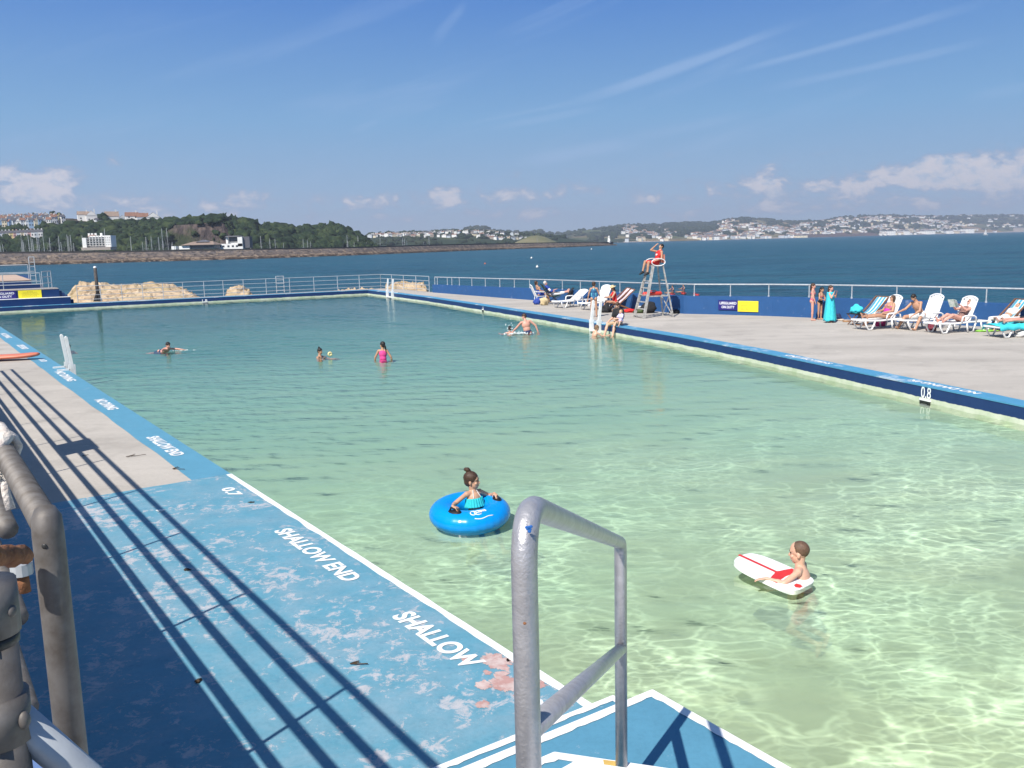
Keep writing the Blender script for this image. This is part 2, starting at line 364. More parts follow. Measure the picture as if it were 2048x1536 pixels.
def turbid_material():                                     # cloudy water just under the surface: clear at the shallow end, green and dense where it is deep
    b = NB('cloudy_water'); b.n.remove(b.b); v = b.coord('World')
    g = b.new('ShaderNodeSeparateXYZ'); b.l(b.new('ShaderNodeNewGeometry').outputs['Position'], g.inputs[0])
    t = b.math('ADD', b.math('MULTIPLY', g.outputs[0], -.566), b.math('MULTIPLY', g.outputs[1], .824))
    tu = b.new('ShaderNodeBsdfDiffuse'); tr = b.new('ShaderNodeBsdfTransparent')
    cloud = b.noise(b.coord('World', (.10, .22, .2), (0, 0, R(12))), 1.0, 5, .6); rip = b.noise(b.coord('World', (.5, 1.9, 1), (0, 0, R(10))), 1.0, 4, .6)
    m = b.new('ShaderNodeMapRange'); m.inputs['From Min'].default_value = 3.0; m.inputs['From Max'].default_value = 46.0
    b.l(b.math('ADD', t, b.math('ADD', b.math('MULTIPLY', b.math('SUBTRACT', cloud, .5), 20), b.math('MULTIPLY', b.math('SUBTRACT', rip, .5), 5))), m.inputs['Value'])
    b.l(b.ramp(m.outputs[0], [(0.0, (.45, .52, .39)), (.22, (.40, .545, .405)), (.45, (.28, .485, .385)), (.7, (.13, .335, .29)), (1.0, (.06, .20, .20))]), tu.inputs['Color'])
    b.l(b.ramp(m.outputs[0], [(0.0, (.86, .92, .78)), (.5, (.45, .72, .55)), (1.0, (.15, .4, .36))]), tr.inputs['Color'])
    lw = b.new('ShaderNodeLayerWeight'); lw.inputs['Blend'].default_value = .5
    turb = b.math('MAXIMUM', b.ramp(lw.outputs['Facing'], [(.25, .36), (.62, .66), (.85, .90), (1.0, .97)]), b.math('MULTIPLY', m.outputs[0], 1.2), clamp=False)
    m1 = b.new('ShaderNodeMixShader'); b.l(b.math('MINIMUM', turb, .97), m1.inputs[0]); b.l(tr.outputs[0], m1.inputs[1]); b.l(tu.outputs[0], m1.inputs[2]); b.l(m1.outputs[0], b.out.inputs['Surface'])
    return b.mat
def waves(x, y):
    r = np.random.default_rng(3); h = np.zeros_like(x)
    for i in range(46):
        L = .22 * (1.3 / .22) ** r.random(); a = R(104) + r.normal() * .55
        k = 2 * math.pi / L; ph = r.random() * 6.28
        h += .0019 * L ** 1.2 * np.sin(k * (x * math.cos(a) + y * math.sin(a)) + ph + .8 * np.sin(x * .7 + y * .5 + i))
    return h
nu = 430; vs = np.concatenate([np.linspace(0, .34, 480), np.linspace(.34, 1, 420)[1:]])
L0, L1 = np.array(POOL_A), np.array(POOL_D)
rows = []
for v in vs:
    a = L0 + (L1 - L0) * v; b_ = np.array(along(RIGHT, float(v))); k = np.linspace(0, 1, nu)[:, None]
    rows.append(a[None] * (1 - k) + b_[None] * k)
G = np.concatenate(rows); G[:, 2] = WL + waves(G[:, 0], G[:, 1])
for (cx_, cy_, am, wl_) in ((3.0, 8.9, .0035, .22), (-.6, 11.2, .003, .3), (-.3, 38.5, .012, .5)):   # rings spreading from bathers
    d_ = np.hypot(G[:, 0] - cx_, G[:, 1] - cy_); G[:, 2] += am * np.exp(-((d_ - .55) / .35) ** 2) * np.sin(d_ * 2 * math.pi / wl_ + .9 * np.sin(np.arctan2(G[:, 1] - cy_, G[:, 0] - cx_) * 3))
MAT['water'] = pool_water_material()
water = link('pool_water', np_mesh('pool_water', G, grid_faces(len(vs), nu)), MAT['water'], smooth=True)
tag(water, kind='structure')
if water.data.polygons[0].normal.z < 0: water.data.flip_normals()
cw = link('cloudy_water', np_mesh('cloudy_water', np.array(pool_grid(30, [i / 40 for i in range(41)], lambda p: WL - .12)), grid_faces(41, 31)), turbid_material()); cw.parent = water
if cw.data.polygons[0].normal.z < 0: cw.data.flip_normals()
b = NB('pool_floor'); v = b.coord('World')
c = b.ramp(b.noise(v, .55, 6, .6), [(.3, (.46, .46, .34)), (.5, (.62, .60, .46)), (.7, (.73, .70, .56))])
b.base(c).set(rough=.9); MAT['floor'] = b.mat
fl = pool_grid(40, [i / 60 for i in range(61)], floor_z)
floor = link('pool_floor', np_mesh('pool_floor', np.array(fl), grid_faces(61, 41)), MAT['floor'], smooth=True); tag(floor, kind='structure')
if floor.data.polygons[0].normal.z < 0: floor.data.flip_normals()
# ------------------------------------------------------------------ painted and concrete surfaces
def concrete_mat(name, a, b_, seed=0.0, dark=(.19, .172, .152)):
    b = NB(name); v = b.coord('World', (1, 1, 1), (0, 0, R(30)))
    st = b.coord('World', (.25, 1.1, 1), (0, 0, R(-16)))
    c = b.ramp(b.noise(st, .55, 7, .62), [(.3, a), (.7, b_)])
    c = b.mix(b.math('MULTIPLY', b.ramp(b.noise(v, .9, 6, .65), [(.52, 0), (.75, 1)]), .45), c, dark)
    c = b.mix(b.math('MULTIPLY', b.ramp(b.noise(v, 14, 5, .7), [(.4, 0), (.8, 1)]), .4), c, tuple(x * .62 for x in a))
    c = b.mix(b.ramp(b.noise(v, 2.6, 4, .6), [(.66, 0), (.72, .55)]), c, tuple(min(.6, x * 1.25) for x in a))
    b.base(c).set(rough=.88, spec=.3); b.bump(b.noise(v, 55, 4), .25, .01); return b.mat
MAT['deck'] = concrete_mat('deck_concrete', (.485, .445, .395), (.36, .33, .292))
MAT['deck2'] = concrete_mat('walkway_concrete', (.40, .37, .34), (.30, .27, .25))
def paint_mat(name, col, worn, amount=.55, scale=1.3, under=(.33, .29, .28), fine=.25, rough=.55, bump=.15, flaky=False):
    b = NB(name); v = b.coord('World')
    c = b.mix(b.noise(v, 3.0, 5), tuple(x * .86 for x in col), tuple(x * 1.14 for x in col))
    n1 = b.noise(v, scale, 9, .66, .3); n2 = b.noise(v, scale * .35, 3)
    k = b.math('ADD', n1, b.math('MULTIPLY', b.math('SUBTRACT', n2, .5), .55))
    k = b.math('ADD', k, b.math('MULTIPLY', b.math('SUBTRACT', b.noise(v, 9, 6, .75), .5), .22)); wear = b.ramp(k, [(amount, 0), (amount + .06, worn * .45), (amount + .17, worn)])
    if flaky:                                             # small crisp flakes in clusters over a faint chalky bloom
        kf = b.math('ADD', b.noise(v, 6.5, 11, .80, .5), b.math('MULTIPLY', b.math('SUBTRACT', b.noise(v, .8, 4, .6), .5), .52)); wear = b.ramp(kf, [(.538, 0), (.575, .65), (.68, .95)])
        c = b.mix(b.math('MULTIPLY', b.ramp(b.noise(v, 1.7, 8, .7, .4), [(.42, 0), (.66, 1)]), .32), c, (.36, .40, .44)); c = b.mix(b.ramp(b.noise(v, 4.2, 9, .75), [(.58, 0), (.68, .35)]), c, (.03, .12, .22))
    c = b.mix(wear, c, b.mix(b.noise(v, 6, 5), under, tuple(min(.7, x * 1.35) for x in under)))
    chips = b.ramp(b.noise(v, 7.5, 6, .75), [(.66, 0), (.69, fine)])
    c = b.mix(chips, c, tuple(min(.75, x * 1.5) for x in under))
    c = b.mix(b.math('MULTIPLY', b.ramp(b.noise(v, 22, 4, .7), [(.45, 0), (.8, 1)]), .3), c, tuple(x * .55 for x in col))
    b.base(c).set(rough=rough, spec=.35); b.bump(b.noise(v, 40, 4), bump, .01); return b.mat
MAT['worn_blue'] = paint_mat('worn_blue_paint', (.108, .285, .375), .85, .475, 2.3, (.42, .395, .40), .5, flaky=True)
MAT['blue'] = paint_mat('light_blue_paint', (.098, .28, .395), .5, .66, 2.0, (.34, .36, .4), .2)
MAT['blue_far'] = paint_mat('chalky_blue_paint', (.075, .27, .44), .9, .56, .9, (.55, .6, .66), .3)
MAT['step_blue'] = paint_mat('step_blue_paint', (.09, .255, .365), .3, .68, 2.0, (.4, .4, .4), .2)
MAT['wall_blue'] = paint_mat('sea_wall_blue_paint', (.020, .082, .225), .5, .64, 3.5, (.25, .3, .42), .7, .6)
MAT['navy'] = paint_mat('navy_paint', (.009, .032, .115), .4, .68, 3.0, (.12, .14, .2), .25, .4)
MAT['white'] = paint_mat('white_line_paint', (.80, .81, .80), .25, .7, 4, (.5, .48, .46), .1)
MAT['lettering'] = paint_mat('lettering_paint', (.82, .83, .83), .5, .66, 5, (.3, .4, .5), .3)
MAT['pink'] = paint_mat('bare_pink_plaster', (.46, .27, .24), .85, .46, 7, (.50, .42, .39), .8)
MAT['railing'] = simple('pale_railing_paint', (.50, .53, .55), (.38, .40, .42), 9, .4, .2, .1)
MAT['galv'] = simple('weathered_shaded_galvanised_steel', (.175, .162, .152), (.105, .09, .078), 22, .62, .35, .2, 160, lo=.36, hi=.70, bdist=.002)  # weathered grey, also darkened to stand in for shade on the near pipes
MAT['silver'] = simple('silver_painted_steel', (.46, .45, .46), (.37, .36, .37), 18, .38, .5, .6, 95, bdist=.004)
MAT['rust'] = simple('rusty_iron', (.15, .055, .022), (.26, .115, .05), 30, .85, .1, .8, 60)
def face_mat():                                           # navy above, pale tide-washed below, wavering edge
    b = NB('kerb_face_paint'); v = b.coord('World')
    g = b.new('ShaderNodeSeparateXYZ'); b.l(b.new('ShaderNodeNewGeometry').outputs['Position'], g.inputs[0])
    z = b.math('ADD', g.outputs[2], b.math('ADD', b.math('MULTIPLY', b.math('SUBTRACT', b.noise(v, 1.1, 5, .6), .5), .075), b.math('MULTIPLY', b.math('SUBTRACT', b.noise(v, 9, 3), .5), .03)))
    navy = b.mix(b.noise(v, 4, 6, .65), (.006, .026, .10), (.014, .045, .15))
    navy = b.mix(b.ramp(b.noise(v, 5.5, 7, .75), [(.66, 0), (.70, .5)]), navy, (.12, .16, .26))
    tide = b.mix(b.ramp(b.noise(v, 2.5, 6, .65), [(.35, 0), (.7, 1)]), (.62, .64, .52), (.42, .50, .33))
    up_ = b.new('ShaderNodeMapRange'); up_.inputs['From Min'].default_value = -.252; up_.inputs['From Max'].default_value = -.243; b.l(z, up_.inputs['Value'])
    b.base(b.mix(up_.outputs[0], tide, navy)).set(rough=.5, spec=.4); b.bump(b.noise(v, 30, 4), .25, .01); return b.mat
MAT['face'] = face_mat()
# ------------------------------------------------------------------ text
def text_mesh(body, length, height, name='lettering', bold=.02, spacing=1.0):
    cu = bpy.data.curves.new(name, 'FONT'); cu.body = body; cu.size = 1; cu.offset = bold; cu.align_x = 'LEFT'; cu.space_character = spacing; cu.space_line = .95
    o = bpy.data.objects.new('tmp', cu); COL.objects.link(o); dg = bpy.context.evaluated_depsgraph_get()
    me = bpy.data.meshes.new_from_object(o.evaluated_get(dg)); bpy.data.objects.remove(o); bpy.data.curves.remove(cu)
    n = len(me.vertices); co = np.zeros(n * 3, np.float32); me.vertices.foreach_get('co', co); co = co.reshape(-1, 3)
    lo, hi = co.min(0), co.max(0); co[:, 0] = (co[:, 0] - lo[0]) / (hi[0] - lo[0]) * length; co[:, 1] = (co[:, 1] - lo[1]) / (hi[1] - lo[1]) * height; co[:, 2] = 0
    me.vertices.foreach_set('co', co.ravel()); me.update(); me.name = name; return me
def lettering(body, length, height, origin, xd, yd, parent=None, mat=None, bold=.02, name='lettering'):
    me = text_mesh(body, length, height, name, bold); xd, yd = Vector(xd).normalized(), Vector(yd).normalized(); z = xd.cross(yd)
    me.transform(Matrix(((xd.x, yd.x, z.x, origin[0]), (xd.y, yd.y, z.y, origin[1]), (xd.z, yd.z, z.z, origin[2]), (0, 0, 0, 1))))
    return link(name, me, mat or MAT['lettering'], parent)
# ------------------------------------------------------------------ decks
def xy(p): return (p[0], p[1])
def offs(poly, d):                                         # offset a polyline to its right (d > 0)
    out = []
    for i, p in enumerate(poly):
        a = poly[max(i - 1, 0)]; b_ = poly[min(i + 1, len(poly) - 1)]; u = (b_ - a).normalized(); out.append(Vector((p.x + u.y * d, p.y - u.x * d, p.z)))
    return out
EDX = (POOL_C - POOL_D).normalized(); EDY = Vector((-EDX.y, EDX.x, 0))
def E(s, d, z=0.0): q = POOL_D + EDX * s + EDY * d; return Vector((q.x, q.y, z))
WALL = [P(865, 585), P(1000, 595.5), P(1065, 600.3), P(1269, 619.5), P(1367, 627.6)] + [Vector((x, y, 0)) for x, y in ((8.7, 37.7), (10.7, 36.2), (12.4, 34.6), (14.3, 32.4), (17.0, 29.2), (23.0, 22.0), (31, 10))]
WALLH = [.54, .62, .66, .74, .76, .76, .78, .79, .80, .80, .80, .80]
RD = RIGHT[:]                                               # right deck between the pool and the sea wall
mb = MB(); ro = offs(RD, .46)
mb.prism([xy(p) for p in ro] + [xy(E(26.6, .5)), xy(WALL[0] + Vector((-3.2, 6.4, 0)))] + [xy(p) for p in offs(WALL, -.2)] + [(31, -4)], -3.6, 0)
tag(mb.build('pool_deck', MAT['deck']), kind='structure')
mb = MB(); mb.prism([xy(NT(.2, -3)), xy(NT(3.2, -3)), xy(NT(3.2, 59.0)), xy(NT(.2, 62))], -3.6, 0)
tag(mb.build('pool_deck', MAT['deck']), kind='structure')
mb = MB(); mb.prism([xy(E(-9, .4)), xy(E(27.2, .4)), xy(E(27.2, 1.6)), xy(E(-9, 1.6))], -3.6, -.003)
tag(mb.build('walkway', MAT['deck2']), kind='structure')
# near side: the painted strip, the worn blue apron, white edge line
def wob(a, b_, n, amp, seed): return [a.lerp(b_, i / n) + NX * (amp * noise.noise(Vector((i * .37, seed, 0)))) for i in range(n + 1)]
kerb = empty('pool_edge', NT(3.68, 30)); tag(kerb, 'light blue painted pool edge with white lettering beside the shadowed deck', 'pool edge')
def loc(o, par): o.matrix_parent_inverse = par.matrix_world.inverted(); return o
def child(mbx, name, mat, par, **k):
    o = mbx.build(name, mat, par, **k); o.matrix_parent_inverse = Matrix.Translation(-par.location) if par.rotation_euler.z == 0 else (Matrix.Translation(par.location) @ Matrix.Rotation(par.rotation_euler.z, 4, 'Z')).inverted(); return o
def adopt(o, par): o.parent = par; o.matrix_parent_inverse = (Matrix.Translation(par.location) @ Matrix.Rotation(par.rotation_euler.z, 4, 'Z')).inverted(); return o
mb = MB(); mb.prism([xy(NT(3.2, -3)), xy(NT(3.68, -3)), xy(NT(3.68, 58.9)), xy(NT(3.2, 59))], -2.6, -.002); child(mb, 'kerb_body', MAT['face'], kerb)
mb = MB(); mb.sheet(wob(NT(3.13, 12.6, .004), NT(3.13, 58.8, .004), 90, .035, 2.2) + [NT(3.68, 58.8, .004), NT(3.68, 12.6, .004)]); child(mb, 'coping', MAT['blue'], kerb)
mb = MB(); a = wob(NT(3.605, 3.0, .0085), NT(3.605, 12.58, .0085), 70, .022, 5.1); c_ = wob(NT(3.683, 3.0, .0085), NT(3.683, 12.58, .0085), 70, .006, 9.1)
for i in range(70): mb.add([a[i], c_[i], c_[i + 1], a[i + 1]], [(0, 1, 2, 3)])
child(mb, 'edge_line', MAT['white'], kerb)
UP = NX; AL = -TX
for body, t0, t1, n0, h in (('SHALLOW', 6.66, 5.44, 3.23, .21), ('D', 4.79, 4.64, 3.25, .18), ('SHALLOW END', 9.62, 7.66, 3.24, .20), ('0.7', 11.85, 11.38, 3.30, .17), ('SHALLOW END', 16.1, 14.3, 3.28, .21),
                            ('NO DIVING', 21.1, 19.5, 3.30, .22), ('NO DIVING', 27.0, 24.7, 3.30, .22), ('1.0', 30.6, 29.9, 3.34, .18), ('DEEP END', 36.2, 34.4, 3.30, .22), ('NO DIVING', 42.2, 39.6, 3.30, .22)):
    adopt(lettering(body, t0 - t1, h, NT(n0, t0, .0095), AL, UP, bold=.035), kerb)
apron = MB(); apron.sheet([NT(.2, -3, .004), NT(3.68, -3, .004), NT(3.68, 12.6, .004)] + [NT(3.68 - i * .1, 12.6 + .025 * noise.noise(Vector((i * .3, 1, 1))), .004) for i in range(1, 35)])
tag(apron.build('painted_apron', MAT['worn_blue']), kind='structure')
def flake(px, py, r, seed, z=.0062, asp=1.0, mat='pink', n=150):
    c = P(px, py, z); pts = []
    for i in range(n):
        a = i / n * 2 * math.pi; k = r * (1 + .42 * noise.noise(Vector((math.cos(a) * 1.4, math.sin(a) * 1.4, seed))) + .30 * noise.noise(Vector((math.cos(a) * 4, math.sin(a) * 4, seed))) + .16 * noise.noise(Vector((math.cos(a) * 14, math.sin(a) * 14, seed))) + .10 * noise.noise(Vector((math.cos(a) * 40, math.sin(a) * 40, seed))))
        pts.append(c + TX * (k * math.cos(a) * asp) + NX * (k * math.sin(a)))
    return pts
mb = MB()
for q in ((992, 1322, .095, 1.0, .0062, 1.7), (1008, 1366, .095, 2.0, .0067, 1.5), (968, 1370, .06, 3.3, .0072, 1.2), (1078, 1368, .05, 4.0, .0062, 1.2), (965, 1408, .045, 6.0, .0062, 1.3), (938, 1255, .035, 7.7, .0062, 1.8), (1003, 1348, .05, 8.1, .0077, 1.0), (975, 1345, .028, 9.2, .0062, 1.4), (930, 1318, .03, 10.4, .0062, 1.6), (1040, 1392, .035, 11.4, .0062, 1.2), (905, 1235, .022, 12.1, .0062, 2.0), (880, 1218, .018, 13.3, .0062, 2.2), (1022, 1320, .03, 14.2, .0062, 1.4)):
    mb.sheet(flake(*q))
o = mb.build('bare_patch', MAT['pink']); o['kind'] = 'structure'
# ------------------------------------------------------------------ far and right pool edges
def edge_run(poly, name, label, inset=.0, coping_w=.46, back=.46, mats=('face', 'blue_far')):
    root = empty(name, poly[len(poly) // 2]); tag(root, label, 'pool edge')
    def fine(pl, k=6): return [pl[i].lerp(pl[i + 1], j / k) for i in range(len(pl) - 1) for j in range(k)] + [pl[-1]]
    pl = fine(poly); pb = offs(pl, back); mb = MB(); n = len(pl)
    top = [Vector((p.x, p.y, .004)) for p in pl]; bot = [Vector((p.x, p.y, -2.6)) for p in pl]; tb = [Vector((p.x, p.y, .004)) for p in pb]; bb = [Vector((p.x, p.y, -2.6)) for p in pb]
    for i in range(n - 1):
        mb.add([bot[i], top[i], top[i + 1], bot[i + 1]], [(0, 1, 2, 3)]); mb.add([top[i], tb[i], tb[i + 1], top[i + 1]], [(0, 1, 2, 3)])
        mb.add([tb[i], bb[i], bb[i + 1], tb[i + 1]], [(0, 1, 2, 3)])
    child(mb, 'kerb_face', MAT[mats[0]], root)
    mb = MB(); ti = [Vector((p.x, p.y, .009)) for p in offs(pl, -.012)]; to = []
    for i, p in enumerate(offs(pl, coping_w)): to.append(Vector((p.x + .05 * noise.noise(Vector((i * .6, 3, 1))), p.y, .009)))
    for i in range(n - 1):
        mb.add([ti[i], to[i], to[i + 1], ti[i + 1]], [(0, 1, 2, 3)]); mb.add([ti[i] - Vector((0, 0, .03)), ti[i], ti[i + 1], ti[i + 1] - Vector((0, 0, .03))], [(0, 1, 2, 3)])
    child(mb, 'coping', MAT[mats[1]], root)
    return root
kr = edge_run(RIGHT, 'pool_edge', 'navy faced pool edge with pale tide band under the sunbathing deck')
kf = edge_run([POOL_C, E(16.9, 0), E(8.4, 0), E(-9, 0)], 'pool_edge', 'navy faced pool edge below the far railings and rocks', coping_w=.4, back=.42)
def on_right(y):
    for i in range(len(RIGHT) - 1):
        a, b_ = RIGHT[i], RIGHT[i + 1]
        if a.y <= y <= b_.y: k = (y - a.y) / (b_.y - a.y); u = (b_ - a).normalized(); return a.lerp(b_, k), u
    return RIGHT[-1], (RIGHT[-1] - RIGHT[-2]).normalized()
for body, y0, L in (('NO DIVING IN', 17.35, 1.95), ('SHALLOW END', 22.0, 1.95)):
    p, u = on_right(y0); yd = Vector((-u.y, u.x, 0)); adopt(lettering(body, L, .2, p - yd * .33 + Vector((0, 0, .014)), u, yd, bold=.035), kr)
def depth_mark(px, py, body, par, w, h, kerb_dir=None, zt=-.05):
    best = min(((abs(py_ - 0)), 0) for py_ in (0,))
    if par is kr:
        lo, hi = 5.0, 66.0
        for _ in range(50):
            y = (lo + hi) / 2; p, u = on_right(y); lo, hi = (lo, y) if project(p)[0] < px else (y, hi)
        inn = Vector((-u.y, u.x, 0)); xd = -u
    else:
        s0, s1 = 0.0, 25.0
        for _ in range(50):
            s = (s0 + s1) / 2; p = E(s, 0); s0, s1 = (s0, s) if project(p)[0] > px else (s, s1)
        inn = -EDY; xd = EDX
    o = p + inn * .006 - xd * w / 2
    adopt(lettering(body, w, h, o + Vector((0, 0, zt - h)), xd, (0, 0, 1), bold=.012, name='depth_number'), par)
    q = p + inn * .02; mb = MB()
    mb.bar(q - xd * w * .55 + Vector((0, 0, zt - h - .03)), q + xd * w * .55 + Vector((0, 0, zt - h - .03)), .03, .04, 0); mb.bar(q - xd * w * .5 + Vector((0, 0, zt - h - .10)), q + xd * w * .5 + Vector((0, 0, zt - h - .10)), .03, .09, 1)
    child(mb, 'depth_plate', [MAT['white'], MAT['black']], par)
def project(p):
    x, y, z = p[0], p[1], p[2] - HC; w = y * cp - z * sp_; u = x / w * F; v = -(y * sp_ + z * cp) / w * F
    return CX + u * cr + v * sr, CY - u * sr + v * cr, w
MAT['black'] = simple('black_rubber', (.012, .012, .013), (.02, .02, .02), 10, .5)
depth_mark(1853, 800, '0.8', kr, .29, .25, zt=-.012); depth_mark(409, 602, '1.8', kf, .34, .17, zt=-.1); depth_mark(966, 620, '1.2', kr, .18, .12, zt=-.06)
# ------------------------------------------------------------------ steps and platform at the near corner
MAT['nose'] = simple('white_step_nosing', (.84, .84, .83), (.74, .74, .73), 8, .6, 0, .1)
MAT['yellow_nose'] = simple('yellow_step_nosing', (.66, .45, .12), (.55, .36, .1), 10, .6)
steps = empty('stairs', NT(2, 2)); tag(steps, 'blue concrete stairs with white edged treads beside the silver handrail', 'stairs')
def step(poly, z, t0, mat='step_blue', zb=-2.6, edges=(0, 1), w=.055, nose='nose', parent=steps):
    mb = MB(); mb.prism([xy(p) for p in poly], zb, z); child(mb, 'tread', MAT[mat], parent)
    mb = MB(); n = len(poly)
    for e in edges:
        a, b_ = poly[e], poly[(e + 1) % n]; u = (b_ - a).normalized(); inn = Vector((-u.y, u.x, 0)); k = max(2, int((b_ - a).length / .05))
        pa = [a.lerp(b_, i / k) for i in range(k + 1)]
        for i in range(k):
            w0 = w * (1 + .28 * noise.noise(Vector((i * .7, e, z * 9)))); w1 = w * (1 + .28 * noise.noise(Vector(((i + 1) * .7, e, z * 9))))
            p0, p1 = pa[i] - inn * .004, pa[i + 1] - inn * .004
            zz = Vector((0, 0, z + .004 + .0005 * e)); p0.z = p1.z = 0.0; pa[i].z = pa[i + 1].z = 0.0; zl = Vector((0, 0, z - .03))
            mb.add([p0 + zz, p1 + zz, pa[i + 1] + inn * w1 + zz, pa[i] + inn * w0 + zz], [(0, 1, 2, 3)]); mb.add([p0 + zl, p1 + zl, p1 + zz, p0 + zz], [(0, 1, 2, 3)])
    child(mb, 'nosing', MAT[nose], parent)
z1, z2, z3 = .18, .36, .55
s1 = P(1220, 1394, z1); s2 = P(1305, 1380, z2)
n_, t_ = s2.dot(NX), s2.dot(TX); t1_ = s1.dot(TX)
step([NT(.3, -2), NT(3.66, -2), NT(3.66, t1_), NT(.3, t1_)], z1, 0, edges=(1, 2), w=.05)
step([NT(.29, -3), NT(n_, -3), NT(n_, t_), NT(.29, t_)], z2, 0, edges=(1, 2), w=.062)
c = P(1109, 1506, z3); e = P(1330, 1532, z3); far = e + Vector((.9, -.3, 0))
step([xy3 for xy3 in (NT(.28, -2), far + Vector((0, -1.6, 0)), far, c, c - NX * 2.2)], z3, 0, edges=(2, 3), w=.06, zb=.3)
z4 = .74; c4 = P(1110, 1525, z4); e4 = P(1300, 1541, z4)
step([NT(.275, -1.5), e4 + Vector((.8, -1.7, 0)), e4 + Vector((.8, -.25, 0)), c4 + Vector((.1, .0, 0)), c4 - NX * 1.6 - TX * .25], z4, 0, mat='nose', edges=(2, 3), w=.06, zb=.5)
mb = MB(); a = P(1206, 1519, z3 + .006); b_ = P(1236, 1523, z3 + .006); d_ = Vector((0, -.05, 0)); mb.add([a, b_, b_ + d_, a + d_], [(3, 2, 1, 0)]); child(mb, 'worn_nosing', MAT['yellow_nose'], steps)
# ------------------------------------------------------------------ promenade with its wall
PROM = 1.55
MAT['coping_pale'] = paint_mat('pale_blue_coping', (.12, .19, .36), .4, .62, 2.4, (.3, .32, .38), .2)  # blue deepened so the colour carries the shade on the coping
MAT['prom'] = concrete_mat('promenade_concrete', (.30, .28, .26), (.24, .22, .2))
mb = MB(); mb.prism([xy(NT(-14, -14)), xy(NT(.16, -14)), xy(NT(.16, 28.0)), xy(NT(-14, 30))], -3.6, PROM); tag(mb.build('promenade', MAT['prom']), kind='structure')
pw = empty('promenade_wall', NT(.2, 6)); tag(pw, 'retaining wall with pale blue coping below the galvanised railing', 'wall')
mb = MB(); mb.prism([xy(NT(.163, -14)), xy(NT(.21, -14)), xy(NT(.21, 28.0)), xy(NT(.163, 28))], -.2, PROM - .08); child(mb, 'wall_face', MAT['prom'], pw)
mb = MB(); mb.prism([xy(NT(-.22, 2.0)), xy(NT(.222, 2.0)), xy(NT(.222, 28.0)), xy(NT(-.22, 28))], PROM - .078, PROM + .012); child(mb, 'coping', MAT['coping_pale'], pw)
# ------------------------------------------------------------------ promenade railing (its shadow falls over the deck)
RT_ = 2.61; RN = .215; T0 = 2.13
rl = empty('promenade_railing', NT(RN, 14)); tag(rl, 'weathered galvanised railing in the left foreground with a rope tied on', 'railing')
mb = MB(); mb.tube([NT(RN, T0 + .03, RT_), NT(RN, 27.6, RT_)], .031, 16); child(mb, 'top_rail', MAT['galv'], rl, smooth=True)
for h in (.75, .44, .11): mb = MB(); mb.tube([NT(RN, 3.3, PROM + h), NT(RN, 27.6, PROM + h)], .034, 12); child(mb, 'lower_rail', MAT['galv'], rl, smooth=True)
for t in (4.72, 6.98, 9.25, 11.52, 13.79, 16.06, 18.33, 20.6, 22.87, 25.1, 27.57):
    mb = MB(); mb.bar(NT(RN, t, PROM), NT(RN, t, RT_ - .02), .016, .03, up=TX); child(mb, 'post', MAT['galv'], rl)
mb = MB()
tp = NT(RN, T0, RT_)
mb.tube([NT(RN, T0, PROM), NT(RN, T0, RT_ - .02), NT(RN, T0, RT_ + .022), NT(RN, T0 + .012, RT_ + .036)], [.0325, .0325, .030, .022], 24); child(mb, 'end_post', MAT['galv'], rl, smooth=True)
mb = MB(); mb.ell(NT(RN, T0, RT_ - .035) + Vector((.006, -.032, 0)), (.006, .003, .006)); child(mb, 'bolt_hole', MAT['black'], rl)
sg = MB(); sg.box((0, 0, 0), (.96, .02, .64)); o = sg.build('notice_board', MAT['nose']); o.matrix_world = Matrix.Translation(NT(RN + .05, 15.25, 2.3)) @ Matrix.Rotation(math.atan2(TX.y, TX.x), 4, 'Z'); tag(o, 'notice board hung on the promenade railing, seen as a dark shadow', 'sign')
